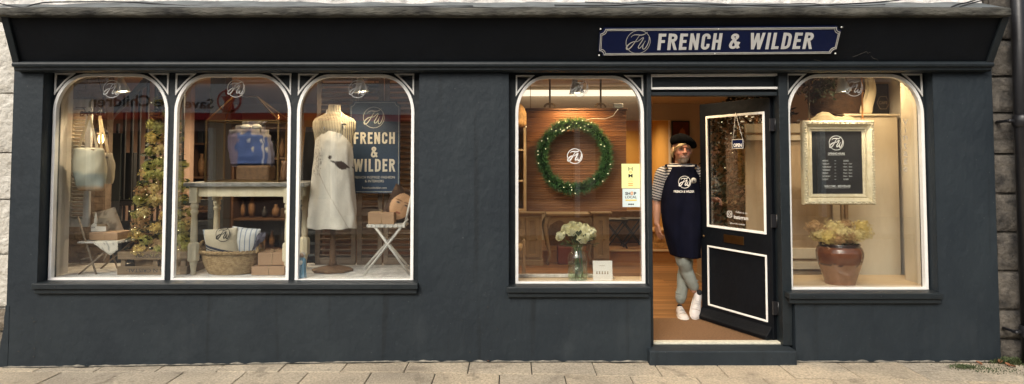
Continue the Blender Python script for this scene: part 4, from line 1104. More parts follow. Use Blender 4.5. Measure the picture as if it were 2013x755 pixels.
def turned_leg(x, y, par):
    mb = MB(); mb.box(x - .034, x + .034, y - .034, y + .034, za - .055, ztop - .037)
    H = za - .055 - ZPL
    prof = [(.020, 0), (.026, .01), (.022, .04), (.030, .12), (.038, .17), (.030, .18), (.038, .19)]
    prof2 = [(.030, .185), (.027, .38), (.024, .60), (.033, .64), (.026, .67), (.036, .72), (.026, .76), (.032, .80)]
    mb.lathe([(r, ZPL + H * v) for r, v in [(.018, 0), (.024, .015), (.020, .05), (.026, .12), (.034, .19)]], x, y, 16)
    mb.lathe([(.046, ZPL + H * .19), (.050, ZPL + H * .215), (.050, ZPL + H * .40), (.046, ZPL + H * .43), (.030, ZPL + H * .45)], x, y, 8, smooth=False)
    mb.lathe([(r, ZPL + H * v) for r, v in [(.026, .43), (.030, .50), (.028, .70), (.024, .84), (.033, .86), (.033, .89), (.024, .91), (.034, .94), (.034, .97), (.026, 1.0)]], x, y, 16)
    mb.build('leg', 'cream_wood', par, bevel=.002)
for (x, y) in ((xt0 + .075, Yt + .045), (xt1 - .155, Yt + .045), (xt0 + .085, .75), (xt1 - .14, .75)): turned_leg(x, y, t)

# glass display house on the table
yb0, yb1 = .40, .76
gx0, gx1 = X(404, yb0), X(546, yb0); gz0, gz1, gz2 = ztop + .002, Z(237, yb0), Z(190, .58)
t = thing('glass_display_house', 'large brass framed glass house with hipped roof standing on the table', 'display case', ((gx0 + gx1) / 2, .58, gz0))
gx2 = gx1 + .10
cor = [(gx0, yb0), (gx1, yb0), (gx1, yb1), (gx0, yb1)]
mb = MB(); bw = .012
def B(a, b, w_=bw): mb.bar(a, b, w_)
for i, (x, y) in enumerate(cor):
    B((x, y, gz0), (x, y, gz1), .016); x2, y2 = cor[(i + 1) % 4]; B((x, y, gz1), (x2, y2, gz1)); B((x, y, gz0 + .006), (x2, y2, gz0 + .006))
rx0, rx1 = X(455, .58), X(502, .58)
for (x, y) in cor: B((x, y, gz1), ((rx0 if x == gx0 else rx1), .58, gz2))
B((rx0, .58, gz2), (rx1, .58, gz2))
mb.build('case_frame', 'brass', t)
mb = MB(); mb.ball((gx1, yb0, gz1 + .035), (.010, .010, .018), 2); mb.ball((gx1, yb0, gz1 + .015), .014, 2); mb.build('finial', 'copper', t)
def pane(vs):
    mb = MB(); mb.add(vs, [tuple(range(len(vs)))]); mb.build('glass_pane', 'glass_clear', t)
e = .001
pane([(gx0 + e, yb0, gz0), (gx1 - e, yb0, gz0), (gx1 - e, yb0, gz1), (gx0 + e, yb0, gz1)]); pane([(gx1, yb0 + e, gz0), (gx1, yb1, gz0), (gx1, yb1, gz1), (gx1, yb0 + e, gz1)]); pane([(gx0, yb0 + e, gz0), (gx0, yb1, gz0), (gx0, yb1, gz1), (gx0, yb0 + e, gz1)])
pane([(gx0, yb0, gz1 + e), (gx1, yb0, gz1 + e), (rx1, .58, gz2), (rx0, .58, gz2)]); pane([(gx1, yb0, gz1 + e), (gx1, yb1, gz1 + e), (rx1, .58, gz2)]); pane([(gx0, yb0, gz1 + e), (gx0, yb1, gz1 + e), (rx0, .58, gz2)])
# blue printed cloth bag with bow inside it
Yb_ = .60; mb = MB(); rings = []
for py, hw, cxp, dp_ in ((327, 40, 496, .05), (324, 42, 496, .07), (310, 43, 495, .08), (292, 43, 492, .08), (276, 41, 490, .08), (264, 36, 489, .07), (256, 27, 492, .05), (250, 18, 495, .035), (246, 19, 497, .04), (241, 22, 500, .05), (238, 24, 502, .05)):
    for rep in range(3 if py > 250 else 1):
        pyy = py - rep * 4.5 if py > 250 else py; p = P(cxp, pyy, Yb_); g = .10 if py < 270 else .03
        rings.append([(p.x + S(hw, Yb_) * (1 + g * math.sin(11 * a)) * math.copysign(abs(math.cos(a)) ** .75, math.cos(a)), Yb_ + dp_ * (1 + g * math.cos(13 * a)) * math.sin(a), p.z + .008 * math.sin(3 * a) * (1 if py < 262 else .3)) for a in [2 * math.pi * k / 72 for k in range(72)]])
mb.loft(rings)
def bluebag(q):
    px = CX + q.x * F / (5.27 + q.y); py = 313 - (q.z - 1.7) * F / (5.27 + q.y); k = noise.noise(Vector((px * .06, py * .06, 1)))
    if py < 264 + 9 * k + (px - 492) * .12: return (.27 + .1 * k, .24 + .1 * k, .25)
    if px < 466 + 10 * k: return (.17, .13, .19)
    if 516 < px + k * 3 < 519: return (.34, .34, .42)
    if px > 526: return (.20, .19, .27)
    if abs(py - 293 + 3 * math.sin(px * .12)) < 1.8 and px > 492: return (.55, .50, .42)
    if abs(py - 276) < 1.2 and math.sin(px * 1.7) > 0: return (.45, .45, .5)
    return (.05 + .02 * k, .085 + .03 * k, .24 + .08 * k)
bg_ = mb.build('gift_bag', 'paint_attr', col=bluebag); tag(bg_, 'blue and white printed cloth bag tied with a bow inside the glass house', 'gift bag')
mb = MB(); c = P(494, 250, .55)
for s_ in (-1, 1): mb.ball((c.x + s_ * .05, c.y, c.z + .004), (.048, .016, .022), 3, .35, seed=s_ + 3)
mb.ball(c, .014, 2); mb.build('bow', 'card', bg_)
mb = MB(); mb.box(X(470, .6), X(535, .6), .52, .70, ztop + .002, Z(325, .6)); tag(mb.build('dark_box', 'wicker_dark', bevel=.02), 'dark brown box under the blue gift bag inside the glass house', 'box')
# small shelf trinkets on the table behind the case
for (px, py0, py1, Y, m_, lb) in ((560, 318, 355, .62, 'brown_wood', 'stubby brown wooden jar on the table right of the glass house'), (582, 326, 355, .6, 'clay', 'small clay pot at the far right end of the table top')):
    mb = MB(); c = P(px, py1, Y); hh = Z(py0, Y) - Z(358, Y) + .0; z = ztop + .002; mb.lathe([(.028, z), (.040, z + .03), (.042, z + hh * .5), (.030, z + hh * .8), (.036, z + hh)], c.x, Y, 18); tag(mb.build('clay_jar', m_), lb, 'jar')

# wicker basket
def wicker(t, cx_, cy_, z0, h, rx0, rx1, ry_k, m='wicker', rows=20, n=96, name='basket_body'):
    mb = MB(); rings = []
    sub = 3
    for i in range(rows * sub + 1):
        v = i / (rows * sub); row = i / sub
        rad = rx0 + (rx1 - rx0) * math.sin(v * math.pi / 2 * 1.0) ** .75
        ring = []
        for j in range(n):
            a = 2 * math.pi * j / n
            wv = .0045 * math.cos(math.pi * int(row) + a * n / 6) * abs(math.sin(math.pi * (row % 1))) + .003 * abs(math.sin(math.pi * (row % 1)))
            ring.append((cx_ + (rad + wv) * math.cos(a), cy_ + (rad + wv) * ry_k * math.sin(a), z0 + h * v))
        rings.append(ring)
    # inner wall
    for v in (1.0, .5, .06):
        rad = rx0 + (rx1 - rx0) * math.sin(v * math.pi / 2) ** .75 - .018
        rings.append([(cx_ + rad * math.cos(2 * math.pi * j / n), cy_ + rad * ry_k * math.sin(2 * math.pi * j / n), z0 + h * v + .002) for j in range(n)])
    mb.loft(rings); mb.build(name, m, t)
    for ph in (0, 2.1, 4.2):
        mb = MB(); pts = []
        for j in range(160):
            a = 2 * math.pi * j / 160; rr = rx1 + .006 + .010 * math.cos(a * 14 + ph); pts.append((cx_ + rr * math.cos(a), cy_ + (rx1 * ry_k + .006 + .010 * math.cos(a * 14 + ph)) * math.sin(a), z0 + h + .010 * math.sin(a * 14 + ph)))
        mb.tube(pts, .009, 6, closed=True); mb.build('rim_braid', m, t)
def handle_(t, cx_, cy_, z, w_, h, m='wicker'):
    for ph in (0, 2.1, 4.2):
        mb = MB(); pts = []
        for j in range(41):
            a = math.pi * j / 40; rr = .008; q = Vector((cx_, cy_ - w_ * math.cos(a), z + h * math.sin(a))); pts.append(q + Vector((rr * math.cos(a * 9 + ph), 0, rr * math.sin(a * 9 + ph))))
        mb.tube(pts, .008, 6); mb.build('handle', m, t)
by = .42; bx = X(458, by); bzt = Z(497, by - .1)
t = thing('wicker_basket', 'golden wicker basket with looped handles under the table', 'basket', (bx, by, ZPL))
RX = S(56, by)
wicker(t, bx, by, ZPL + .002, bzt - ZPL, S(40, by), RX, .62)
handle_(t, bx - RX - .0, by, bzt, .075, .085); handle_(t, bx + RX + .0, by, bzt, .075, .085)
def strip_cushion(label, px, py, Y, w_, h_, tilt, kind, yaw=0):
    mb, iv = cushion_fn(P(px, py, Y), S(w_, Y), S(h_, Y), .12, tilt=tilt, lean=R(12), yaw=yaw, seg=60)
    def cf(q):
        p = iv @ q
        if kind == 'fw':
            b = p.x * .34 + p.z
            if abs(b + .045) < .012 or abs(b + .072) < .006: return (.025, .035, .07)
            if p.x < -.13: return (.10, .13, .2) if math.sin(p.x * 300) > .2 else (.60, .62, .60)
            return (.56, .49, .36)
        s_ = math.sin(p.x * 150); return (.18, .23, .32) if s_ > .82 else (.62, .62, .60)
    o = mb.build('cushion', 'paint_attr', col=cf); tag(o, label, 'cushion'); return o, iv
o, iv = strip_cushion('linen cushion with monogram and navy stripes in the wicker basket', 437, 478, .36, 68, 60, R(-4), 'fw')
mb = MB(); q = P(438, 461, .285); logo(mb, q.x, q.z, .290, S(14, .29), 1.1); mb.build('monogram', 'ink', o)
strip_cushion('white cushion with thin blue ticking stripes at the right of the wicker basket', 484, 478, .40, 56, 64, R(6), 'tick')
# lavender
c = P(505, 478, .34); t = thing('lavender_bunch', 'bunch of dried grey lavender leaning out of the wicker basket', 'dried flowers', c); rnd = random.Random(4)
for k in range(34):
    a = rnd.uniform(-.5, .5); b = rnd.uniform(-.4, .4); base = c + Vector((-.05, 0, -.08)); tip = base + Vector((.07 + .06 * a + .03, .05 * b, .13 + .05 * rnd.random()))
    mb = MB(); mb.tube([base, tip], .0012, 4)
    d = (tip - base).normalized()
    mb.tube([tip - d * .06, tip - d * .03, tip], [.006, .010, .003], 6); mb.build('stem', 'lavender', t)
# parcels
parcel('lower kraft parcel of the pair beside the wicker basket', 497, 562, 524, 547, .30, .24, z0=ZPL + .002, bow=False)
parcel('upper smaller kraft parcel stacked beside the wicker basket', 508, 559, 497, 520, .33, .20, z0=Z(524, .30) + .004, yaw=R(6))

# blue-grey post and warm shop behind the second window
mb = MB(); mb.box(X(410, 1.3), X(440, 1.3), 1.3, 1.45, ZF, 2.66); struct(mb.build('grey_pillar', 'grey_wood'))
# dresser with shelves and jars at the back
def shelf_unit(label, px0, px1, py0, py1, Y, dep, n, m, items, name='shelf_unit', seed=1, cat='shelves'):
    x0, x1 = X(px0, Y), X(px1, Y); z0, z1 = max(ZF, Z(py1, Y)), min(2.6, Z(py0, Y)); t = thing(name, label, cat, ((x0 + x1) / 2, Y + dep / 2, z0))
    for xx in (x0, x1 - .03): mb = MB(); mb.box(xx, xx + .03, Y, Y + dep, z0, z1); mb.build('side_panel', m, t, bevel=.003)
    mb = MB(); mb.box(x0 + .03, x1 - .03, Y + dep - .02, Y + dep, z0, z1); mb.build('back_panel', m, t)
    rnd = random.Random(seed)
    for k in range(n + 1):
        z = z0 + (z1 - z0) * k / n; mb = MB(); mb.box(x0 + .03, x1 - .03, Y + .005, Y + dep - .021, z - .025 if k else z, z if k else z + .025); mb.build('shelf', m, t, bevel=.003)
    for k in range(n):
        if not items: break
        zz = z0 + (z1 - z0) * k / n + (.027 if k == 0 else .002); gap = (z1 - z0) / n - .04; x = x0 + .08
        while x < x1 - .1:
            r = rnd.uniform(.03, .055); hh = gap * rnd.uniform(.35, .8); mm = rnd.choice(items); mb = MB(); kind = rnd.random()
            if kind < .6:
                mb.lathe([(r * .7, zz), (r, zz + hh * .3), (r * .95, zz + hh * .6), (r * .4, zz + hh * .85), (r * .5, zz + hh)], x, Y + dep * .45, 14)
                tag(mb.build('jar', mm), 'small jar or vase on the ' + name.replace('_', ' ') + ' in the dim shop', 'jar', 'jars on the shelves inside the shop')
            else:
                mb.box(x - r, x + r, Y + dep * .3, Y + dep * .7, zz, zz + hh * .7)
                tag(mb.build('small_box', mm, bevel=.004), 'small box on the ' + name.replace('_', ' ') + ' in the dim shop', 'box', 'boxes on the shelves inside the shop')
            x += r * 2 + rnd.uniform(.02, .08)
    return t
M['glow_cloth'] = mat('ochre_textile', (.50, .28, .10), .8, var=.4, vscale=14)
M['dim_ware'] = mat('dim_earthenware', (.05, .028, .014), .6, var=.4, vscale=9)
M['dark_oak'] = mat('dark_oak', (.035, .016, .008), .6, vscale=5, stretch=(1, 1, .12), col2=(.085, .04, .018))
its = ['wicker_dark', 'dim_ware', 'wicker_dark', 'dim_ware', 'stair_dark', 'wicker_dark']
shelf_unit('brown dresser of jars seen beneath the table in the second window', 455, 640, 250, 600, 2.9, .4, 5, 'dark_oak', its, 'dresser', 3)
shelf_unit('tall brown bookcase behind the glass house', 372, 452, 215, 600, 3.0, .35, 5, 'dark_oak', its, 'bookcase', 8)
# hanging dark coats on left of dress form
for (px, lb) in ((607, 'black coat hanging behind the dress form'),):
    c = P(px, 330, 1.15); mb = MB(); rings = []
    for i in range(10):
        v = i / 9; rr = S(7 + 12 * min(1, v * 2), 1.15); rings.append([(c.x + rr * math.cos(a) * (1 + .1 * math.sin(5 * a)), 1.15 + rr * .6 * math.sin(a) * (1 + .15 * math.sin(7 * a)), Z(250 + 250 * v, 1.15)) for a in [2 * math.pi * k / 24 for k in range(24)]])
    mb.loft(rings); tag(mb.build('coat', 'mulch'), lb, 'coat')
mb = MB(); mb.box(X(560, 1.8), X(640, 1.8), 1.8, 1.85, Z(385, 1.8), Z(222, 1.8)); tag(mb.build('yellow_lit_panel', 'yellow_wall', bevel=.004), 'panel standing for the wall behind the dress form, yellow light put into its colour', 'panel')  # ochre colour carries the yellow light on the wall behind
t = thing('black_stand', 'low black slatted stand left of the dress form pole', 'stand', P(602, 520, 1.0))
for py in (400, 455, 477, 500):
    mb = MB(); mb.box(X(590, .93), X(620, .93), .93, .96, Z(py + 4, .93), Z(py, .93)); mb.build('rail', 'grey_wood', t)
for px in (590, 620):
    mb = MB(); mb.box(X(px, .93) - .012, X(px, .93) + .012, .961, .98, ZPL, Z(398, .93)); mb.build('post', 'black_metal', t)

# ================================================================ THIRD WINDOW
Ys = .86
for (a, b, lb) in ((621, 700, 'left leaf of the weathered brown louvred shutters behind the dress form'), (703, 752, 'middle leaf of the weathered brown louvred shutters behind the navy board'), (755, 822, 'right leaf of the weathered brown louvred shutters behind the white chair')):
    louvre_panel('brown_shutter', lb, X(a, Ys), X(b, Ys), Ys, ZPL + .002, 2.60, 'shutter_wood', .045, .052, mids=(Z(425, Ys),), group='brown louvred shutters')
# dress form
cx_, cy0 = X(656, .52), .52
t = thing('dress_form', 'striped dress form on a turned wooden pole with octagonal base', 'mannequin', (cx_, cy0, ZPL))
M['ticking'] = mat('ticking_cloth', (1, 1, 1), .8, var=.05, attr=True)
secs = [(207, 11.5, .9), (213, 12, .9), (220, 13.5, .95), (225, 20, .85), (229, 29, .66), (234, 38, .60), (240, 42, .60), (252, 42, .66), (268, 38, .72), (290, 36, .78), (315, 31, .78), (332, 29.5, .8), (352, 34, .8), (380, 41, .78), (410, 42, .78), (430, 40, .76)]
Yf = .52
def sec_ring(py, w_, k, n=48, off=0, fold=0):
    z = Z(py, Yf); r = S(w_, Yf) + off
    return [(cx_ + r * math.cos(a), cy0 + r * k * math.sin(a) * (1 if math.sin(a) > 0 else .95), z) for a in [2 * math.pi * j / n for j in range(n)]]
mb = MB(); mb.loft([sec_ring(*s_) for s_ in secs])
def tick(q):
    a = math.atan2(q.y - cy0, q.x - cx_); 
    k = (q.x - cx_) * 62 / .5
    s_ = math.sin(k * math.pi * 1.15); return (.10, .09, .09) if s_ > .35 else (.66, .56, .38)
mb2 = MB(); mb2.loft([sec_ring(*s_, n=240) for s_ in secs]); 
# densify vertically through subdivision of rings
def lerp_rings(secs, per=5):
    out = []
    for (a, b) in zip(secs[:-1], secs[1:]):
        for i in range(per):
            v = i / per; out.append(tuple(a[j] + (b[j] - a[j]) * v for j in range(3)))
    out.append(secs[-1]); return out
mb = MB(); mb.loft([sec_ring(*s_, n=260) for s_ in lerp_rings(secs, 4)]); mb.build('torso', 'ticking', t, col=tick)
mb = MB(); mb.lathe([(.018, ZPL + .05), (.036, ZPL + .055), (.036, ZPL + .09), (.026, ZPL + .11), (.034, ZPL + .14), (.030, ZPL + .17), (.024, ZPL + .2), (.024, Z(430, Yf))], cx_, cy0, 20); mb.build('pole', 'wicker_dark', t)
mb = MB(); mb.lathe([(.19, ZPL + .002), (.19, ZPL + .022), (.10, ZPL + .045), (.05, ZPL + .055)], cx_, cy0, 8, smooth=False, sy=.8); mb.build('base', 'wicker_dark', t, bevel=.004)
# apron on the form
ap = [(250, 26, .78), (262, 29, .84), (278, 33, .86), (296, 35, .88), (315, 36, .88), (332, 37.5, .86), (352, 39, .86), (380, 41.5, .84), (410, 44, .84), (430, 45.5, .84), (447, 46.5, .84)]
mb = MB(); rings = []
Lr = lerp_rings(ap, 8)
for i, (py, w_, k) in enumerate(Lr):
    z = Z(py, Yf); v = i / (len(Lr) - 1); r = S(w_, Yf) + .010; ring = []
    a0, a1 = (R(205), R(335)) if py < 262 else (R(185), R(355))
    fr = min(1, max(0, (py - 252) / 30)); a0 = R(215 - 32 * fr); a1 = R(325 + 32 * fr)
    for j in range(101):
        a = a0 + (a1 - a0) * j / 100
        rr = r * (1 + .035 * v * math.sin(a * 9 + 1.5 * math.sin(v * 4)) + .05 * noise.noise(Vector((a * 1.6, v * 5 + a * 1.2, 2))) + .03 * noise.noise(Vector((a * 4, v * 7, 5))))
        ring.append((cx_ + rr * math.cos(a), cy0 + rr * k * math.sin(a) - .004, z + .004 * math.sin(a * 7)))
    rings.append(ring)
mb.loft(rings, closed=False)
def apr(q):
    px = CX + (q.x) * F / (5.27 + q.y); v = (q.z); py = 313 - (q.z - 1.7) * F / (5.27 + q.y)
    bx_, by_ = px - 665, py - 322; k = noise.noise(Vector((px * .25, py * .25, 0)))
    rx_, ry_ = bx_ * .96 + by_ * .28, -bx_ * .28 + by_ * .96
    if rx_ > -6 and abs(ry_ - 1.5 * math.sin(rx_ * .12)) < (7.5 * math.sin(min(3.1, max(0, (rx_ + 8) / 9.5))) ** .7 + 1.2 * k): return (.045, .028, .022)
    if (px - 649) ** 2 + (py - 309) ** 2 < 14: return (.06, .04, .03)
    if -16 < rx_ < -3 and abs(ry_ + 1) < 1.4: return (.05, .03, .02)
    lace = (px - 622) / 14; 
    if 262 < py < 345 and lace < 1.0 - abs(py - 305) / 70 + .4 * k:
        if abs(noise.noise(Vector((px * .9, py * .9, 3)))) < .11: return (.36, .33, .29)
    c_ = px - (628 + (py - 340) ** 1.15 * .27 if py > 340 else -999)
    if py > 340 and abs(c_) < .7: return (.45, .39, .32)
    s = .03 * k
    return (.70 + s, .66 + s, .58 + s)
mb.build('body_print', 'paint_attr', col=apr) if False else None
ap_o = mb.build('apron', 'paint_attr', thick=.002, col=apr); tag(ap_o, 'long white apron printed with a dark bird, worn by the dress form', 'apron')
for s_, pxa in ((-1, 634), (1, 680)):
    mb = MB(); a = P(pxa + s_ * -6, 255, .44); pts = [P(pxa - s_ * 2, 253, .40), P(pxa - s_ * 9, 238, .43), P(656 + s_ * 15, 224, .46), P(656 + s_ * 13, 216, .52)]
    mb.tube(pts, [.008, .008, .007, .006], 6, flat=.4); mb.build('neck_strap', 'card', ap_o)
# small bird brooch print on the shoulder
mb = MB(); q = P(676, 244, .385); mb.ball((q.x, q.y, q.z), (.020, .004, .008), 2); mb.ball((q.x + .02, q.y, q.z - .006), (.012, .003, .004), 1); mb.build('bird_motif', 'ink', t)

# navy board
Yn = .74; nx0, nx1 = X(686, Yn), X(786, Yn); nz0, nz1 = Z(380, Yn), Z(199, Yn)
t = thing('navy_board', 'tall navy notice board with cream capitals behind the dress form', 'sign', ((nx0 + nx1) / 2, Yn, nz0))
Wn, Hn = nx1 - nx0, nz1 - nz0; cxn, czn = (nx0 + nx1) / 2, (nz0 + nz1) / 2
shift = lambda pts: [(a + cxn, b + czn) for a, b in pts]
mb = MB(); mb.prism(shift(fix_outline(Wn, Hn, .035)), [], Yn, Yn + .012); mb.build('board', 'navy_board', t)
mb = MB(); A1 = shift(fix_outline(Wn - .022, Hn - .022, .038)); mb.prism(A1, [inset(A1, .005)], Yn - .0015, Yn - .0003); mb.build('border_line', 'silver', t)
def nt_(s_, py, hpx, wpx, bold=.0, m='cream_letters', cxp=736.0):
    mb = MB(); q = P(cxp, py, Yn); text(mb, s_, q.x, q.z, Yn - .002, h=S(hpx, Yn), wd=S(wpx, Yn), bold=bold); mb.build('lettering', m, t)
for s_, py, hh, ww in (('FRENCH', 271.5, 23, 81), ('&', 299, 21, 13), ('WILDER', 325, 25, 81)):
    mb = MB(); q = P(736, py, Yn); caps(mb, s_, q.x, q.z, Yn - .002, S(hh, Yn), S(ww, Yn), .14); mb.build('lettering', 'cream_letters', t)
nt_('FRENCH INSPIRED FASHION', 348.5, 5, 80, .0); nt_('& INTERIORS', 356, 5, 37, .0); nt_('frenchandwilder.com', 369, 4, 48, 0)
mb = MB(); q = P(735, 231, Yn); logo(mb, q.x, q.z, Yn - .002, S(20.5, Yn), .62); mb.build('board_logo', 'cream_letters', t)

# white folding chair with parcel and portrait cushion
t = thing('folding_chair', 'flaking white folding chair with crossed legs holding a tied parcel', 'chair', G(765, 545, ZPL))
zs3 = Z(440, .36)
for (yy) in (.30, .62):
    leg(t, P(735, 443, yy), Vector((X(808, yy), yy, ZPL)), .011, 'white_wood'); leg(t, P(802, 430, yy), Vector((X(716, yy), yy, ZPL)), .011, 'white_wood')
    leg(t, P(796, 443, yy), P(812, 372, yy), .011, 'white_wood', 'back_post')
sx0_, sx1_ = X(722, .3), X(797, .3)
mb = MB(); n = 40
edge = [(sx0_ + (sx1_ - sx0_) * i / n, .28 + .008 * abs(math.sin(i * .7))) for i in range(n + 1)] + [(sx1_, .64), (sx0_, .64)]
nn_ = len(edge); zt3 = zs3
mb.add([(x, y, zt3) for x, y in edge] + [(x, y, zt3 - .018 - .008 * abs(math.sin(i * .7))) for i, (x, y) in enumerate(edge)], [tuple(range(nn_)), tuple(range(nn_, 2 * nn_))[::-1]] + [(i, (i + 1) % nn_, nn_ + (i + 1) % nn_, nn_ + i) for i in range(nn_)])
mb.build('seat', 'white_wood', t)
mb = MB(); mb.tube([P(760, 486, .30), P(760, 486, .62)], .008, 6); mb.build('crossbar', 'white_wood', t)
parcel('kraft parcel tied with a string bow on the white folding chair', 724, 775, 418, 439, .32, .18, z0=zs3 + .002)
mb, iv3 = cushion_fn(P(793, 407, .50), S(72, .5), S(72, .5), .15, tilt=R(24), lean=R(10), yaw=R(35))
def face(q):
    p = iv3 @ q; a, b = p.x / .155, p.z / .155
    e = (a + .35) ** 2 / .36 + (b + .02) ** 2 / .64
    if e < 1:
        for ex in (-.62, -.10):
            r2 = ((a - ex) / .15) ** 2 + ((b - .16) / .07) ** 2
            if r2 < .35: return (.04, .02, .015)
            if r2 < 1: return (.40, .27, .19)
            if ((a - ex) / .2) ** 2 + ((b - .30 + .2 * (a - ex) ** 2) / .035) ** 2 < 1: return (.25, .13, .07)
        if ((a + .36) / .17) ** 2 + ((b + .40) / .055) ** 2 < 1: return (.40, .14, .09)
        sh = max(0, min(1, (a + .1) / .5)); nsh = .8 if 0 < (a + .30) < .09 and -.22 < b < .12 else 1
        return ((.64 - .25 * sh) * nsh, (.38 - .18 * sh) * nsh, (.21 - .11 * sh) * nsh)
    return (.045, .022, .012) if noise.noise(Vector((a * 3, b * 3, 0))) < .2 else (.09, .045, .02)
mb2, _ = cushion_fn(P(793, 407, .50), S(72, .5), S(72, .5), .15, tilt=R(24), lean=R(10), seg=60, yaw=R(35))
tag(mb2.build('cushion', 'paint_attr', col=face), 'dark cushion printed with a painted face on the white folding chair', 'cushion')
# Virgin statuette
c = G(593, 547, ZPL); t = thing('virgin_statuette', 'small blue and white robed statuette beside the third window frame', 'statuette', c)
k = S(50, c.y) ; mb = MB(); rings = []
for v, r in ((0, .16), (.05, .17), (.3, .15), (.55, .14), (.7, .15), (.78, .10), (.80, .075)):
    rings.append([(c.x + r * k * math.cos(a) * (1 + .12 * math.sin(6 * a)), c.y + r * k * .8 * math.sin(a) * (1 + .12 * math.sin(6 * a)), c.z + k * v) for a in [2 * math.pi * j / 24 for j in range(24)]])
mb.loft(rings); mb.build('robe', 'blue_robe', t)
mb = MB(); mb.ball((c.x, c.y, c.z + k * .88), (.085 * k, .085 * k, .11 * k), 2); mb.build('head', mat('painted_skin', (.55, .38, .28), .6), t)
mb = MB(); mb.ball((c.x, c.y + .01, c.z + k * .90), (.11 * k, .10 * k, .13 * k), 2); mb.ball((c.x - .01, c.y - .01, c.z + k * .62), (.13 * k, .13 * k, .12 * k), 2, .2); mb.build('veil', 'card', t)
mb = MB(); mb.lathe([(.2 * k, c.z), (.2 * k, c.z + .004)], c.x, c.y, 12); mb.build('foot', 'clay', t)
# ================================================================ MIDDLE WINDOW
Yp = .62
px0, px1, pz0, pz1 = X(1035, Yp), X(1232, Yp), Z(416, Yp), Z(213, Yp)
t = thing('reeded_screen', 'large dark reeded wooden screen hanging on two ropes behind the wreath', 'hanging screen', ((px0 + px1) / 2, Yp, pz0))
mb = MB(); z = pz0; k = 0
while z < pz1 - .02:
    mb.box(px0, px1, Yp + (.0 if k % 2 else .004), Yp + .02, z, z + .0205); z += .0225; k += 1
mb.build('slats', 'slat_wood', t, bevel=.003)
mb = MB(); mb.box(px0 + .004, px1 - .004, Yp + .021, Yp + .035, pz0, pz1 - .02); mb.build('backing', 'brown_wood', t)
mb = MB(); mb.box(px0 - .01, px1 + .01, Yp - .02, Yp + .045, pz1 - .02, pz1); mb.build('top_rail', 'brown_wood', t, bevel=.004)
for px in (1081, 1181):
    a = P(px, 212, Yp + .01); mb = MB(); mb.tube([a, (a.x, a.y, 2.66)], .009, 8); mb.build('rope', 'rope', t)
    mb = MB(); mb.tube([(a.x + .05 * math.cos(b), a.y, a.z + .005 + .035 * math.sin(b)) for b in [math.pi * j / 10 for j in range(11)]], .010, 8); mb.build('rope_loop', 'rope', t)
a = P(1215, 211, Yp); mb = MB(); mb.box(a.x - .045, a.x + .045, Yp - .02, Yp + .03, pz1 + .003, pz1 + .045); tag(mb.build('battery_box', 'card', bevel=.006), 'small white fairy light battery box on the top edge of the reeded screen', 'battery box')
# wreath
Yw = .50; wc = P(1129, 307, Yw); Rw = S(64, Yw)
t = thing('wreath', 'big round green tinsel wreath with fairy lights on the reeded screen', 'wreath', wc)
rnd = random.Random(21); mb = MB()
mb.tube([(wc.x + Rw * math.cos(a), Yw, wc.z + Rw * math.sin(a)) for a in [2 * math.pi * k / 60 for k in range(60)]], .022, 8, closed=True); mb.build('ring', 'leaf_dark', t)
mb = MB()
for i in range(9500):
    a = rnd.uniform(0, 2 * math.pi); b = rnd.uniform(0, 2 * math.pi); rr = .012
    er = Vector((math.cos(a), 0, math.sin(a))); base = wc + er * (Rw + rr * math.cos(b)) + Vector((0, -rr * math.sin(b), 0))
    tg = Vector((-math.sin(a), 0, math.cos(a)))
    d = (er * math.cos(b) + Vector((0, -1, 0)) * math.sin(b) + tg * rnd.uniform(-.9, .9)).normalized(); L = rnd.uniform(.034, .078) * (1 + .25 * noise.noise(Vector((math.cos(a) * 3, math.sin(a) * 3, 0))))
    s_ = d.cross(Vector((rnd.uniform(-1, 1), rnd.uniform(-1, 1), rnd.uniform(-1, 1)))).normalized() * .0034
    mb.add([base - s_, base + s_, base + d * L], [(0, 1, 2)])
mb.build('tinsel', 'tinsel', t)
for i in range(38):
    a = rnd.uniform(0, 2 * math.pi) if i > 14 else rnd.uniform(1.0, 2.1); er = Vector((math.cos(a), 0, math.sin(a)))
    mb = MB(); mb.ball(wc + er * (Rw + rnd.uniform(-.045, .045)) + Vector((0, -.058, 0)), .0032, 1); mb.build('fairy_light', 'fairy', t)
mb = MB(); q = [P(1215, 214, .59), P(1205, 228, .56), P(1190, 234, .55), P(1165, 233, .54), P(1145, 238, .52)]; mb.tube(q, .0022, 5); mb.build('wire', 'card', t)

# stickers on the inside of the glass
ys_ = YG - .003
def sticker(label, px0, px1, py0, py1, m):
    x0, x1, z0, z1 = X(px0, ys_), X(px1, ys_), Z(py1, ys_), Z(py0, ys_)
    t = thing('window_sticker', label, 'sticker', ((x0 + x1) / 2, ys_, z0)); mb = MB(); mb.box(x0, x1, ys_ - .001, ys_ + .001, z0, z1); mb.build('sticker_face', m, t)
    return t
def ltr(t, s_, px, py, hpx, wpx, m, bold=0., rot=0, Y=None):
    Y = Y or ys_ - .002; q = P(px, py, Y); mb = MB(); text(mb, s_, q.x, q.z, Y, h=S(hpx, Y), wd=S(wpx, Y) if wpx else None, bold=bold, rot=rot); return mb.build('lettering', m, t)
t = sticker('yellow window sticker with tall thin black letters beside the wreath', 1222, 1258, 322, 370, 'yellow_card')
ltr(t, 'H', 1239.5, 332, 7, 8, 'ink'); ltr(t, 'o', 1239.5, 338.5, 4, 5, 'orange_ink'); ltr(t, 'M', 1239.5, 345.5, 7, 8, 'ink', .02)
for i, (py, w_) in enumerate(((351.5, 7), (354, 5), (357, 8))): ltr(t, '- - - -', 1239.5, py, .7, w_, 'ink')
for py in (361, 364.5):
    q = P(1239.5, py, ys_); mb = MB(); mb.box(q.x - S(4.5, ys_), q.x + S(4.5, ys_), ys_ - .0024, ys_ - .0012, q.z - .003, q.z + .003); mb.build('ink_bar', 'orange_ink', t)
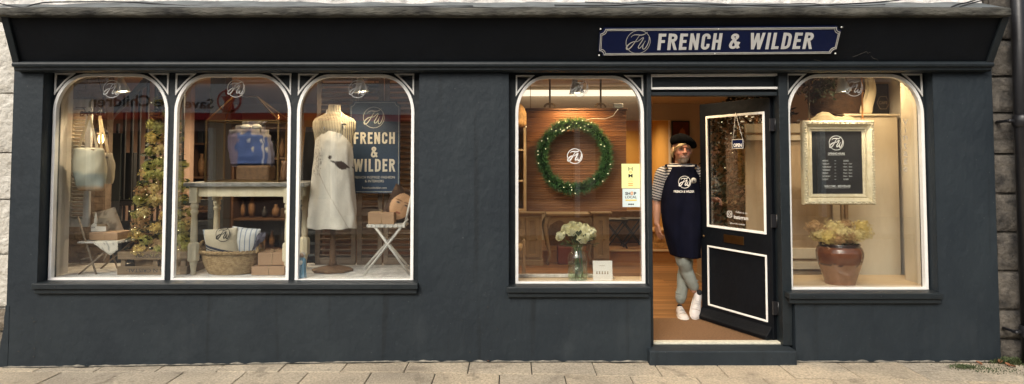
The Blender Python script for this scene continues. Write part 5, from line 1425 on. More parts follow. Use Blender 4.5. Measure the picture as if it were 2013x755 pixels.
t = sticker('pale SHOP LOCAL window sticker just below the yellow one', 1223.5, 1258, 371, 407, 'pale_card')
ltr(t, 'SH', 1234, 380.5, 6, 10, 'ink', .03); ltr(t, '0', 1242.2, 380, 7, 5, 'orange_ink', .03); ltr(t, 'P', 1248.5, 380.5, 6, 4.5, 'ink', .03); ltr(t, 'LOCAL', 1240.5, 387.5, 5, 23, 'ink', .01)
q = P(1240.5, 393.5, ys_); mb = MB(); mb.box(q.x - S(11, ys_), q.x + S(11, ys_), ys_ - .0024, ys_ - .0012, q.z - .005, q.z + .005); mb.build('ink_bar', 'gold_ink', t)
for k in range(3):
    q = P(1236.5 + k * 4, 401.5, ys_); mb = MB(); mb.lathe([(.0065, 0), (.0065, .001)], 0, 0, 12); mb.xf(Matrix.Translation((q.x, ys_ - .002, q.z)) @ Matrix.Rotation(R(90), 4, 'X')); mb.build('social_icon', 'ink', t)

# roses in a glass jar
vy = .30; vx = X(1135, vy); vz = ZPM + .002; H = Z(484, vy) - vz
t = thing('glass_vase', 'clear glass jar half full of water holding cream roses', 'vase', (vx, vy, vz))
r = S(19.5, vy)
mb = MB(); mb.lathe([(r * .9, vz), (r, vz + .008), (r, vz + H * .66), (r * .88, vz + H * .78), (r * .62, vz + H * .86), (r * .62, vz + H * .94), (r * .74, vz + H)], vx, vy, 32, cap=False); mb.lathe([(r * .9, vz + .002), (r * .9, vz + .006)], vx, vy, 32); mb.build('jar_glass', 'water', t)
mb = MB(); mb.lathe([(r * .86, vz + .012), (r * .94, vz + .02), (r * .94, vz + H * .52)], vx, vy, 32); mb.build('water', 'water_in', t)
fl_t = thing('rose_bouquet', 'bunch of ten open cream roses with dark leaves in the glass jar', 'flowers', (vx, vy, vz + H))
rp = [(1101, 463, -.03), (1112, 449, .01), (1124, 454, -.06), (1137, 445, .04), (1151, 448, .02), (1164, 455, .0), (1145, 469, -.09), (1138, 457, -.05), (1156, 462, -.05), (1125, 443, .05)]
rnd = random.Random(2)
for (px, py, dy) in rp:
    c = P(px, py, vy + dy); rr = S(11, vy); mb = MB()
    ax = Vector((c.x - vx, -.10, .12)).normalized() if True else 0
    rot = Vector((0, 0, 1)).rotation_difference(ax).to_matrix().to_4x4()
    for layer, (rad, ht, np_) in enumerate(((.30, 1.0, 3), (.55, .95, 4), (.80, .8, 5), (1.0, .6, 6))):
        for k in range(np_):
            a0 = 2 * math.pi * (k + .4 * layer) / np_; wd = 2 * math.pi / np_ * .75
            def fn(u, v):
                a = a0 + (u - .5) * wd * 1.5; rd = rr * rad * (.25 + .80 * math.sin(v * math.pi * .62)) * (1 + .08 * math.sin(u * 9 + k)); zz = rr * (-.8 + v * (.55 + ht)) - rr * .10 * layer * v ** 3 - rr * .3 * (abs(u - .5) * 2) ** 2 * v
                return (rd * math.cos(a), rd * math.sin(a), zz)
            mb.grid(fn, 5, 4)
    mb.xf(Matrix.Translation(c) @ rot @ Matrix.Rotation(rnd.uniform(0, 6), 4, 'Z')); mb.build('rose_bloom', 'rose', fl_t)
    mb = MB(); e_ = Vector((vx + rnd.uniform(-.6, .6) * r, vy + rnd.uniform(-.5, .5) * r, vz + .02)); nk = Vector((vx + (c.x - vx) * .22, vy + (c.y - vy) * .2, vz + H * .95)); mb.tube([e_, nk, c - ax * rr * .7], .0035, 6); mb.build('rose_stem', 'stem', fl_t)
mb = MB()
for i in range(70):
    a = rnd.uniform(0, 2 * math.pi); L = rnd.uniform(.05, .14); el = rnd.uniform(-.2, .9)
    b = Vector((vx, vy, vz + H * 1.0)) + Vector((math.cos(a) * .03, math.sin(a) * .03, rnd.uniform(0, .05))); d = Vector((math.cos(a) * math.cos(el), math.sin(a) * math.cos(el) * .8, math.sin(el))).normalized(); s_ = d.cross(Vector((0, 0, 1))).normalized() * .017
    up = Vector((0, 0, .006)); c0 = b + d * L
    mb.add([c0 - d * .03, c0 - s_ + up, c0 + d * .035, c0 + s_ + up, c0], [(0, 1, 4), (1, 2, 4), (2, 3, 4), (3, 0, 4)])
mb.build('leaves', 'leaf', fl_t)
# small easel card
cx0, cx1 = X(1165, .26), X(1203, .26); z0c, z1c = ZPM + .002, Z(513, .26)
t = thing('place_card', 'small white card with a row of tiny drawings standing beside the roses', 'card', ((cx0 + cx1) / 2, .26, z0c))
Mx = Matrix.Translation(WL[t.name]) @ Matrix.Rotation(R(-8), 4, 'X') @ Matrix.Translation(-WL[t.name])
mb = MB(); mb.box(cx0, cx1, .26, .265, z0c, z1c); mb.xf(Mx).build('card_face', 'card', t)
mb = MB(); mb.bar((cx1 - .02, .27, z1c - .08), (cx1 + .022, .31, z0c + .003), .01, .004); mb.build('card_strut', 'card', t)
for k in range(5):
    q = cx0 + (cx1 - cx0) * (.2 + .14 * k); mb = MB(); mb.lathe([(.0045, 0), (.006, .006), (.003, .016), (.005, .024)], q, 0, 8, sy=.1); mb.xf(Mx @ Matrix.Translation((0, .2585, z0c + .055))).build('tiny_drawing', 'taupe', t)
mb = MB(); text(mb, 'Our Collection', (cx0 + cx1) / 2 - .006, z0c + (z1c - z0c) * .74, .2588, h=.006, wd=.07); 
mb = MB(); mb.box((cx0 + cx1) / 2 - .03, (cx0 + cx1) / 2 + .02, .2586, .2592, z0c + .125, z0c + .128); mb.xf(Mx).build('printed_line', 'taupe', t)
mb = MB(); mb.box(X(1018, .42), X(1180, .42), .405, .435, ZPM + .002, ZPM + .030); tag(mb.build('white_batten', 'white_wood', bevel=.004), 'white painted batten lying along the back of the rose window sill', 'batten')

# furniture seen beyond the sill
def cabinet(label, px0, px1, py0, py1, Y, dep, m, ndoor=2, drawers=True, name='cabinet', cat='cabinet', glassd=False, sideonly=False):
    x0, x1 = X(px0, Y), X(px1, Y); z0 = G((px0 + px1) / 2, py1, ZF).z if Y < 4.3 else ZF + .17; z1 = Z(py0, Y)
    t = thing(name, label, cat, ((x0 + x1) / 2, Y, z0)); mb = MB(); mb.box(x0 + .02, x1 - .02, Y + .02, Y + dep, z0 + .08, z1 - .03); mb.box(x0, x1, Y, Y + dep + .01, z0, z0 + .08); mb.build('carcass', m, t, bevel=.006)
    mb = MB(); mb.box(x0 - .02, x1 + .02, Y - .02, Y + dep + .02, z1 - .03, z1); mb.build('top', m, t, bevel=.006)
    n = ndoor
    for k in range(n):
        a = x0 + .05 + (x1 - x0 - .1) * k / n; b = x0 + .05 + (x1 - x0 - .1) * (k + 1) / n - .02; mb = MB(); o_ = [(a, z0 + .12), (b, z0 + .12), (b, z1 - .08), (a, z1 - .08)]
        mb.prism(o_, [inset(o_, .05)], Y, Y + .018); d = mb.build('door', m, t, bevel=.003); mb = MB(); mb.ball((b - .03, Y - .015, (z0 + z1) / 2), .013, 1); mb.build('knob', 'brass', d)
    return t
cabinet('taupe painted cabinet at the left behind the rose window', 1000, 1068, 417, 512, 4.0, .4, 'taupe', 2)
cabinet('taupe panelled pillar plinth behind the roses', 1164, 1200, 417, 494, 3.9, .35, 'taupe', 1, name='plinth_cabinet')
# cabriole console
Y = 4.05; xa_, xb_ = X(1078, Y), X(1162, Y); z1 = Z(420, Y)
t = thing('cabriole_console', 'carved console with curved cabriole legs behind the roses', 'console table', ((xa_ + xb_) / 2, Y, ZF))
mb = MB(); pts = []
n = 24
lo = [(xa_ + (xb_ - xa_) * i / n, z1 - .10 - .07 * math.sin(math.pi * i / n * 2 + math.pi / 2) ** 2 - (.06 if i in (0, n) else 0)) for i in range(n + 1)]
mb.prism([(xb_, z1 - .03), (xa_, z1 - .03)] + lo, [], Y, Y + .03); mb.box(xa_ - .03, xb_ + .03, Y - .03, Y + .4, z1 - .03, z1); mb.build('top', 'taupe', t, bevel=.004)
for (x, s_) in ((xa_, -1), (xb_, 1)):
    for yy in (Y + .03, Y + .34):
        mb = MB(); hgt = z1 - ZF - .03; mb.tube([(x - s_ * .02, yy, z1 - .04), (x + s_ * .05, yy, ZF + hgt * .8), (x + s_ * .02, yy, ZF + hgt * .5), (x - s_ * .03, yy, ZF + hgt * .2), (x + s_ * .02, yy, ZF + .01)], [.045, .04, .028, .02, .028], 10); mb.build('leg', 'taupe', t)
mb = MB(); x_ = X(1112, 4.1); mb.box(x_ - .12, x_ + .12, 4.1, 4.35, ZF + .002, ZF + .26); tag(mb.build('red_box', mat('dull_red', (.16, .035, .02), .7), bevel=.02), 'dull red box on the floor beneath the cabriole console', 'box')
mb = MB(); mb.ball((x_ + .06, 4.22, ZF + .30), .04, 2); tag(mb.build('gold_ball', 'brass'), 'gold ball resting on the dull red box', 'ball')
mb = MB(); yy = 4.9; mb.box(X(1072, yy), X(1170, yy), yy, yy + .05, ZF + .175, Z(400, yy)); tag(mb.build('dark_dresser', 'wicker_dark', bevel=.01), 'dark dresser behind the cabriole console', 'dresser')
# dark folding chairs stacked to the right
def xchair(label, px, Y, z0, h, m='black_metal'):
    x = X(px, Y); t = thing('folding_stool', label, 'folding stool', (x, Y, z0), 'dark folding stools at the back of the shop')
    for yy in (0, .25):
        for s_ in (-1, 1): mb = MB(); mb.bar((x - s_ * .16, Y + yy, z0), (x + s_ * .16, Y + yy, z0 + h), .025, .02); mb.build('leg', m, t)
    mb = MB(); mb.box(x - .18, x + .18, Y - .02, Y + .28, z0 + h, z0 + h + .03); mb.build('seat', m, t, bevel=.004)
xchair('dark cross-legged folding stool nearest the plinth cabinet', 1212, 4.6, ZF + .17, .42); xchair('dark cross-legged folding stool nearest the shop doorway', 1244, 4.7, ZF + .17, .42)
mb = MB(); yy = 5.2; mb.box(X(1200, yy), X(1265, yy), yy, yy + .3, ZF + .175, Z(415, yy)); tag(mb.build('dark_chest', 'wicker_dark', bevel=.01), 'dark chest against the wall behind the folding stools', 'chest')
# turned chair back near the left
x_, yy = X(1030, 2.6), 2.6; t = thing('wooden_chair', 'turned wooden chair back at the left behind the rose window sill', 'chair', (x_, yy, ZF))
for dx in (0, -.42):
    for dy in (0, .38):
        mb = MB(); top = Z(470, yy) if dy == 0 else ZF + .45; mb.lathe([(.016, ZF), (.022, ZF + .2), (.016, ZF + .3), (.024, ZF + .45), (.018, ZF + .5), (.02, top - .05), (.022, top - .02), (.008, top)], x_ + dx, yy + dy, 12); mb.build('leg', 'taupe', t)
mb = MB(); mb.box(x_ - .44, x_ + .02, yy, yy + .4, ZF + .42, ZF + .46); mb.build('seat', 'wicker', t, bevel=.01)
mb = MB(); mb.box(x_ - .41, x_ - .01, yy - .008, yy + .012, ZF + .6, ZF + .68); mb.build('back_rail', 'taupe', t, bevel=.004)
# shelves with hats and textiles at the top left
shelf_unit('open shelves of baskets and textiles at the left edge behind the wreath', 985, 1034, 232, 415, 2.4, .4, 3, 'light_sill', ['glow_cloth', 'wicker', 'wicker_dark', 'kraft'], 'wall_shelves', 5)
c = P(1022, 225, 2.2); t = thing('ribbed_lampshade', 'ribbed dome lampshade at the top left of the wreath window', 'lampshade', (c.x, c.y, c.z)); mb = MB(); rings = []
for i in range(8):
    v = i / 7; rr = S(26, 2.2) * math.cos(v * 1.35); rings.append([(c.x - .06 + rr * (1 + .03 * math.cos(24 * a)) * math.cos(a), c.y + rr * math.sin(a), c.z - .15 + .30 * math.sin(v * 1.45)) for a in [2 * math.pi * k / 96 for k in range(96)]])
mb.loft(rings); mb.build('shade', 'glow_cloth', t)
mb = MB(); mb.tube([(c.x - .06, c.y, c.z + .14), (c.x - .06, c.y, 2.66)], .004, 6); mb.build('cord', 'black_metal', t)
c = P(1043, 244, 1.6); t = thing('crystal_pendant', 'tiny sparkling chandelier beside the ribbed lampshade', 'chandelier', c); rnd = random.Random(8)
mb = MB(); mb.tube([c, (c.x, c.y, 2.66)], .003, 5); mb.build('chain', 'brass', t)
for k in range(7):
    mb = MB(); mb.ball(c + Vector((rnd.uniform(-.07, .07), rnd.uniform(-.04, .04), rnd.uniform(-.03, .03))), .008, 1); mb.build('bulb', 'fairy', t)

# painting on the back wall seen over the man's head
yb_ = 5.585; t = thing('painting', 'tall dark red portrait painting on the back wall above the man', 'painting', P(1339, 330, yb_))
mb = MB(); x0, x1, z0, z1 = X(1320.5, yb_), X(1356, yb_), Z(345, yb_), Z(238, yb_); mb.box(x0, x1, yb_ - .03, yb_, z0, z1); mb.build('frame', 'black_metal', t)
mb = MB(); mb.grid(lambda u, v: (x0 + .02 + (x1 - x0 - .04) * u, yb_ - .033, z0 + .02 + (z1 - z0 - .04) * v), 24, 40, colf=lambda u, v: (.34, .12, .05) if ((u - .6) / .22) ** 2 + ((v - .72) / .16) ** 2 < 1 else (.10 + .05 * noise.noise(Vector((u * 5, v * 5, 0))), .018, .010))
mb.build('canvas', 'paper_attr', t)
# interior wall picture/console low behind man
cabinet('low ochre wood chest behind the man in the doorway', 1283, 1312, 452, 500, 4.6, .4, 'glow_cloth', 1, name='low_chest', cat='chest')

# ================================================================ RIGHT WINDOW
# armoire: worn pine door at the left, plain cream side at the right
Ya = .95; zA = Z(228, Ya); aL, aM, aR = X(1548, Ya) - .4, X(1666, Ya), X(1767, Ya)
t = thing('armoire', 'tall worn armoire with scrubbed pine door and pale side in the right window', 'armoire', ((aL + aR) / 2, Ya, ZF))
mb = MB(); mb.box(aM, aR, Ya, Ya + .06, ZF, zA); mb.build('side_panel', 'pale_board', t, bevel=.004)
mb = MB(); mb.box(aR - .06, aR + .012, Ya + .061, Ya + .6, ZF, zA + .01); mb.build('rear_post', 'brown_wood', t)
mb = MB(); mb.box(aM - .03, aR + .02, Ya - .015, Ya + .3, zA, zA + .02); mb.build('top', 'pale_board', t, bevel=.004)
dr0, dr1 = aL, aM - .075
mb = MB(); z_r = [ZF, .52, Z(500, Ya), Z(283, Ya) , Z(245, Ya)]
zt_ = Z(243, Ya)
mb.box(dr0, dr1, Ya + .03, Ya + .05, ZF, zt_); mb.build('door_panel', 'bare_pine', t)
mb = MB()
for (a, b) in ((zt_ - .09, zt_), (Z(505, Ya) - .02, Z(488, Ya)), (Z(530, Ya), Z(515, Ya)), (Z(272, Ya) - .02, Z(266, Ya))): mb.box(dr0, dr1, Ya + .005, Ya + .029, a, b)
mb.box(dr1 - .075, dr1, Ya + .003, Ya + .0285, ZF, zt_); mb.build('door_frame_rails', 'pale_board', t, bevel=.004)
mb = MB(); mb.box(aM - .072, aM - .040, Ya - .008, Ya + .05, ZF, zt_ + .02); mb.box(aM - .036, aM - .004, Ya - .012, Ya + .05, ZF, zt_ + .02); mb.build('corner_post', 'bare_pine', t, bevel=.006)
# carved cornice
mb = MB(); cpts = [(1592, 243), (1592, 234), (1600, 230), (1606, 224), (1616, 220), (1628, 221), (1640, 229), (1655, 230), (1662, 226), (1676, 231), (1684, 243)]
top = [(P(a, b, Ya - .02).x, P(a, b, Ya - .02).z) for a, b in cpts]; mb.prism(top, [], Ya - .035, Ya - .012); mb.prism([(x, z - .025) for x, z in top], [], Ya - .045, Ya - .0355); mb.build('carved_cornice', 'cream_wood', t, bevel=.005)
M['shadow_wicker'] = mat('shaded_dark_wicker', (.030, .014, .006), .75, vscale=30, bump=.5, bscale=80, col2=(.075, .036, .015))  # shade put into the colour: dark wicker lowered against the added ceiling light
# basket of foliage on the armoire
bc = P(1648, 228, 1.2); t = thing('dark_basket', 'dark woven basket on top of the armoire', 'basket', (bc.x, 1.2, zA + .02))
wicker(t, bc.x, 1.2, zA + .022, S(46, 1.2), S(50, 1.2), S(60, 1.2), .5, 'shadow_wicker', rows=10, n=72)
t = thing('trailing_plant', 'dark leafy plant spilling over the basket on the armoire', 'plant', (bc.x, 1.2, zA + .3)); rnd = random.Random(14); mb = MB()
for i in range(420):
    q = P(rnd.gauss(1612, 18), rnd.gauss(163, 15), 1.0 + rnd.uniform(-.15, .2)); d = Vector((rnd.uniform(-1, 1), rnd.uniform(-1, .2), rnd.uniform(-1, 1))).normalized(); s_ = d.orthogonal().normalized() * .014
    mb.add([q, q + d * .02 + s_, q + d * .05, q + d * .02 - s_], [(0, 1, 2, 3)])
mb.build('leaves', 'leaf_dark', t)
mb = MB(); mb.tube([(bc.x, 1.2, zA + .05), (bc.x - .1, 1.1, zA + .35)], .012, 6); mb.build('stem', 'stem', t)
Yk = 1.12; c0 = P(1736, 228, Yk); mb = MB(); mb.box(X(1718, Yk), X(1751, Yk), Yk, Yk + .04, zA + .022, Z(165, Yk))
t = thing('slate_sign', 'dark sign board with faint hexagon outline standing on the armoire', 'sign', (c0.x, Yk, zA + .022)); mb.build('board', 'black_board', t, bevel=.003)
mb = MB(); q = P(1736, 202, Yk); hexa = [(q.x + .065 * math.cos(R(60 * k)), q.z + .075 * math.sin(R(60 * k))) for k in range(6)]; mb.prism(hexa, [inset(hexa, .004)], Yk - .002, Yk - .0005); mb.build('hexagon_outline', 'taupe', t)
mb = MB(); text(mb, 'CAFE', q.x, q.z, Yk - .0015, h=.03, wd=.09); mb.build('lettering', 'taupe', t)
mb = MB(); rings = []
for i in range(9):
    v = i / 8; c = P(1708 + 5 * math.sin(v * 5), 150 + 78 * v, 1.05); rr = S(9 + 3 * v, 1.05); rings.append([(c.x + rr * (1 + .2 * math.sin(5 * a)) * math.cos(a), 1.05 + rr * .6 * math.sin(a), max(zA + .022, c.z)) for a in [2 * math.pi * k / 24 for k in range(24)]])
mb.loft(rings); tag(mb.build('draped_cloth', 'cream_wood', sub=1), 'cream cloth hanging beside the copper rod above the armoire', 'cloth')
# hanging gilt frame with blackboard
Yf_ = .42; f0, f1, fz0, fz1 = X(1577.5, Yf_), X(1718, Yf_), Z(402, Yf_), Z(237.5, Yf_)
t = thing('framed_blackboard', 'cream gilt picture frame around a blackboard of opening hours hanging in the right window', 'framed sign', ((f0 + f1) / 2, Yf_, fz0))
def frame_ring(mb, o_, w_out, y_out, w_in, y_in):
    a, b = inset(o_, w_out) if w_out else list(o_), inset(o_, w_in); k = len(a)
    mb.add([(p[0], y_out, p[1]) for p in a] + [(p[0], y_in, p[1]) for p in b], [(i, (i + 1) % k, k + (i + 1) % k, k + i) for i in range(k)])
O = [(f0, fz0), (f1, fz0), (f1, fz1), (f0, fz1)]
mb = MB(); prof = [(0, Yf_ + .03), (0, Yf_ - .02), (.010, Yf_ - .034), (.030, Yf_ - .032), (.038, Yf_ - .02), (.060, Yf_ + .004), (.066, Yf_ - .004), (.074, Yf_ - .006), (.078, Yf_ + .006), (.094, Yf_ + .010), (.094, Yf_ + .022)]
for a, b in zip(prof[:-1], prof[1:]): frame_ring(mb, O, a[0], a[1], b[0], b[1])
mb.box(f0 + .004, f1 - .004, Yf_ + .030, Yf_ + .034, fz0 + .004, fz1 - .004)
mb.build('frame_moulding', 'gilt', t)
mb = MB(); rnd = random.Random(6)
def orn(a, b):
    a, b = Vector(a), Vector(b); n = int((b - a).length / .024)
    for k in range(n):
        c = a + (b - a) * (k + .5) / n; s_ = 1 if k % 2 else -1; dd = (b - a).normalized(); pr = Vector((-dd.z, 0, dd.x))
        mb.ball(c + pr * .006 * s_, (.010, .008, .010), 1, .25, seed=k); mb.ball(c - pr * .008 * s_ + dd * .006, (.006, .006, .006), 1, .2, seed=k)
m_ = .020; orn((f0 + m_, Yf_ - .034, fz0), (f0 + m_, Yf_ - .034, fz1)); orn((f1 - m_, Yf_ - .034, fz0), (f1 - m_, Yf_ - .034, fz1)); orn((f0, Yf_ - .034, fz0 + m_), (f1, Yf_ - .034, fz0 + m_)); orn((f0, Yf_ - .034, fz1 - m_), (f1, Yf_ - .034, fz1 - m_))
mb.build('carved_ornament', 'gilt', t)
mb = MB(); mb.box(f0 + .092, f1 - .092, Yf_ + .018, Yf_ + .028, fz0 + .092, fz1 - .092); bb = mb.build('blackboard', 'black_board', t)
yb2 = Yf_ + .0165
def bl(s_, px, py, h, wpx, bold=0.):
    q = P(px, py, yb2); mb = MB(); text(mb, s_, q.x, q.z, yb2, h=S(h, yb2), wd=S(wpx, yb2), bold=bold); mb.build('lettering', 'decal', bb)
q = P(1644, 281, yb2); mb = MB(); logo(mb, q.x, q.z, yb2, S(14, yb2), 1.1); mb.build('board_logo', 'decal', bb)
bl('OPENING HOURS', 1644, 302, 4, 33, .02)
for i, (a, b) in enumerate((('MONDAY', 'CLOSED'), ('TUESDAY', '10am - 5pm'), ('WEDNESDAY', '10am - 5pm'), ('THURSDAY', '10am - 5pm'), ('FRIDAY', '10am - 5pm'), ('SATURDAY', '10am - 5pm'), ('SUNDAY', 'CLOSED'))):
    py = 316 + i * 6.1; bl(a, 1617 + len(a) * .95, py, 3, len(a) * 1.9, .01); bl('-', 1642, py, .6, 3.5); bl(b, 1658 + len(b) * .85, py, 3, len(b) * 1.7, .01)
bl('WELCOME - BIENVENUE!', 1646, 366, 4, 51, .02)
for (a, b, py) in ((1627, 1661, 305), (1621, 1671, 369.5)):
    mb = MB(); p, q = P(a, py, yb2), P(b, py, yb2); mb.box(p.x, q.x, yb2 - .0006, yb2, p.z - .001, p.z + .001); mb.build('underline', 'decal', bb)
for (px, m_) in ((1592, 'rope'), (1697, 'copper')):
    a = P(px, 236, Yf_); t2 = MB(); t2.tube([(a.x, a.y + .01, fz1 + .02), (a.x, a.y + .01, 2.66)], .008, 8); t2.build('hanging_rod', m_, t)
    t2 = MB(); t2.tube([(a.x + .014 * math.cos(b), a.y + .01, fz1 + .012 + .014 * math.sin(b)) for b in [2 * math.pi * j / 14 for j in range(14)]], .003, 6, closed=True); t2.build('hanging_ring', 'copper', t)
# picture light glow
# glazed jar
jy = .37; jc = P(1651.5, 560, jy); rj = S(43, jy); zj = ZPR + .002; Hj = Z(478, jy) - zj
t = thing('glazed_jar', 'big brown stoneware jar glazed on its upper half in the right window', 'jar', (jc.x, jy, zj))
prof = [(.62, 0), (.63, .02), (.67, .10), (.76, .25), (.86, .42), (.945, .58), (.99, .70), (.99, .79), (.94, .88), (.87, .935), (.84, .955), (.88, .98), (.86, 1.0), (.82, .995), (.80, .93)]
dp_ = []
for a, b in zip(prof[:-1], prof[1:]):
    for k in range(4): dp_.append((a[0] + (b[0] - a[0]) * k / 4, a[1] + (b[1] - a[1]) * k / 4))
dp_.append(prof[-1])
mb = MB(); mb.lathe([(r_ * rj, zj + Hj * h_) for r_, h_ in dp_], jc.x, jy, 64, cap=False)
def gl_(q):
    v = (q.z - zj) / Hj; a = math.atan2(q.y - jy, q.x - jc.x); e = .50 + .03 * noise.noise(Vector((math.cos(a) * 3, math.sin(a) * 3, 0)))
    if v > .93: return (.035, .012, .006)
    return (.15, .045, .014) if v > e + .03 else ((.05, .018, .010) if v > e else (.30, .15, .075))
mb.build('jar_body', 'glaze', t, col=gl_)
mb = MB(); mb.lathe([(.79 * rj, zj + Hj * .90), (.001, zj + Hj * .90)], jc.x, jy, 32, cap=False); mb.build('jar_inside', 'black_metal', t)
t = thing('hydrangea_bunch', 'dried golden hydrangea heads filling the brown jar', 'dried flowers', (jc.x, jy, zj + Hj)); rnd = random.Random(33)
for (px, py, dy, r_, m_) in ((1600, 446, .0, 13, 'hyd_brown'), (1609, 461, -.02, 13, 'hyd_cream'), (1628, 466, -.08, 14, 'hyd_gold'), (1636, 448, .0, 16, 'hyd_cream'), (1621, 455, .02, 14, 'hyd_brown'), (1652, 457, -.06, 16, 'hyd_cream'), (1660, 444, .05, 13, 'hyd_brown'), (1668, 466, -.05, 13, 'hyd_brown'), (1693, 447, .0, 15, 'hyd_gold'), (1700, 458, .0, 12, 'hyd_cream'), (1684, 464, -.04, 14, 'hyd_cream'), (1645, 470, -.10, 12, 'hyd_brown'), (1640, 460, .1, 16, 'hyd_brown')):
    mb = MB(); hyd_head(mb, P(px, py, jy + dy), S(r_ * 1.12, jy), rnd, 340, .0085); mb.build('flower_head', m_, t)
    mb = MB(); mb.tube([P(px, py, jy + dy), (jc.x + rnd.uniform(-.05, .05), jy, zj + Hj * .92)], .004, 5); mb.build('flower_stem', 'stem', t)

for i, ch_ in enumerate('Vintage'):
    mb = MB(); yv = YG - .002; q = P(1780, 240 + i * 15.5, yv); text(mb, ch_, q.x, q.z, yv, h=S(11.5 if ch_ not in 'nae' else 9, yv)); mb.build('window_lettering', 'decal_faint', W5)
# ================================================================ DOOR (hinged at its right side, swung into the shop)
hx, hy = X(1521, WY + .03), WY + .045
fx_, fy_ = X(1380, .93), .93
ang = math.atan2(fy_ - hy, fx_ - hx); DWd = math.hypot(fx_ - hx, fy_ - hy)
DM = Matrix.Translation((hx, hy, 0)) @ Matrix.Rotation(ang - math.pi, 4, 'Z')    # local -x runs from hinge to free edge; local -y faces street
zd0, zd1 = zth + .015, zdoor - .004
def DL(px, py):   # pixel -> local on the door's street face
    n_ = DM.to_3x3() @ Vector((0, -1, 0)); p0 = DM @ Vector((0, -.022, 0)); d = ray(px, py); tt_ = (p0 - CAM).dot(n_) / d.dot(n_); return DM.inverted() @ (CAM + d * tt_)
mb = MB(); W_ = DWd
g0 = DL(1388, 234); g1 = DL(1505, 460); gA = DL(1505, 213); gB = DL(1388, 446)
gx0_, gx1_ = g0.x - .0, DL(1505, 330).x; gz1_ = (g0.z + gA.z) / 2; gz0_ = (g1.z + gB.z) / 2
pA, pB = DL(1391, 482), DL(1510, 633); pC = DL(1391, 600); pD = DL(1510, 502)
pz1_, pz0_ = (pA.z + pD.z) / 2, (pB.z + pC.z) / 2; px0_, px1_ = pA.x, pB.x
print('door local', gx0_, gx1_, gz0_, gz1_, pz0_, pz1_, px0_, px1_, W_)
gl_rect = [(gx0_ + .012, gz0_ + .012), (gx1_ - .012, gz0_ + .012), (gx1_ - .012, gz1_ - .012), (gx0_ + .012, gz1_ - .012)]
pn_rect = [(px0_ + .012, pz0_ + .012), (px1_ - .012, pz0_ + .012), (px1_ - .012, pz1_ - .012), (px0_ + .012, pz1_ - .012)]
mb.prism([(-W_, zd0), (0, zd0), (0, zd1), (-W_, zd1)], [gl_rect, pn_rect], -.022, .022)
door = mb.xf(DM).build('door', 'fascia', shop, bevel=.003); door['label'] = 'open black door with a glazed upper half and white beading'
for rect, nm in ((gl_rect, 'door_bead'), (pn_rect, 'door_bead')):
    o_ = inset(rect, -.012); mb = MB(); mb.prism(o_, [inset(o_, .022 if rect is gl_rect else .016)], -.030, -.018); mb.xf(DM).build(nm, 'white', door, bevel=.002)
mb = MB(); mb.prism(inset(pn_rect, -.004), [], -.008, .008); mb.xf(DM).build('lower_panel', 'fascia', door)
mb = MB(); mb.prism(inset(gl_rect, -.003), [], -.003, .003); mb.xf(DM).build('door_glass', 'glass', door)
lb0, lb1 = DL(1423, 458), DL(1463, 484); lbx0, lbx1 = lb0.x, lb1.x; lz = (DL(1443, 471)).z
mb = MB(); mb.prism([(lbx0, lz - .037), (lbx1, lz - .037), (lbx1, lz + .037), (lbx0, lz + .037)], [], -.028, -.0225); lbx = mb.xf(DM).build('letterbox', 'brass', door, bevel=.003)
mb = MB(); mb.prism([(lbx0 + .03, lz - .02), (lbx1 - .03, lz - .02), (lbx1 - .03, lz + .02), (lbx0 + .03, lz + .02)], [], -.031, -.0285); mb.xf(DM).build('letterbox_flap', 'brass', door, bevel=.002)
mb = MB(); mb.loft([[(x, -.0225, zd0), (x, -.080, zd0), (x, -.086, zd0 + .03), (x, -.070, zd0 + .045), (x, -.0225, zd0 + .105)] for x in (-W_ - .0, -.02)], smooth=False); mb.xf(DM).build('weather_bar', 'fascia', door, bevel=.004)
kn = DL(1384, 464); mb = MB(); mb.ball((kn.x - .0, -.026, kn.z), .012, 2); mb.xf(DM).build('lock', 'brass', door)
for py in (245, 435, 607):
    zz = P(1522, py, WY).z; mb = MB(); mb.box(hx - .03, hx + .016, hy - .034, hy - .012, zz - .055, zz + .055); mb.tube([(hx + .012, hy - .036, zz - .055), (hx + .012, hy - .036, zz + .055)], .008, 8); mb.build('hinge', 'iron', door)
# pale timber strip between hinge edge and frame
mb = MB(); mb.box(X(1527, WY), X(1530.5, WY), WY - .03, WY + .02, zth + .02, zdoor - .01); mb.build('draught_strip', 'metal_strip', dframe)
# vinyl lettering on the door glass
def dtext(s_, pxa, pxb, py, h, m='decal', bold=0.):
    a, b = DL(pxa, py), DL(pxb, py); mb = MB(); text(mb, s_, (a.x + b.x) / 2, DL((pxa + pxb) / 2, py).z, -.0045, h=h, wd=abs(b.x - a.x), bold=bold); mb.xf(DM).build('lettering', m, door)
dtext('Follow us on', 1444, 1466, 418, .018); dtext('Instagram', 1440, 1468, 429, .045, bold=.02); dtext('@frenchandwilder', 1432, 1462, 440.5, .018)
ic = DL(1431.5, 421); mb = MB(); r_ = .030
sq = [(ic.x + r_ * (abs(math.cos(a)) ** .5) * (1 if math.cos(a) > 0 else -1), ic.z + r_ * (abs(math.sin(a)) ** .5) * (1 if math.sin(a) > 0 else -1)) for a in [2 * math.pi * k / 32 for k in range(32)]]
mb.prism(sq, [inset(sq, .005)], -.0055, -.0045); ci = [(ic.x + .015 * math.cos(2 * math.pi * k / 20), ic.z + .015 * math.sin(2 * math.pi * k / 20)) for k in range(20)]; mb.prism(ci, [inset(ci, .004)], -.0055, -.0045)
mb.xf(DM).build('camera_icon', 'decal', door)
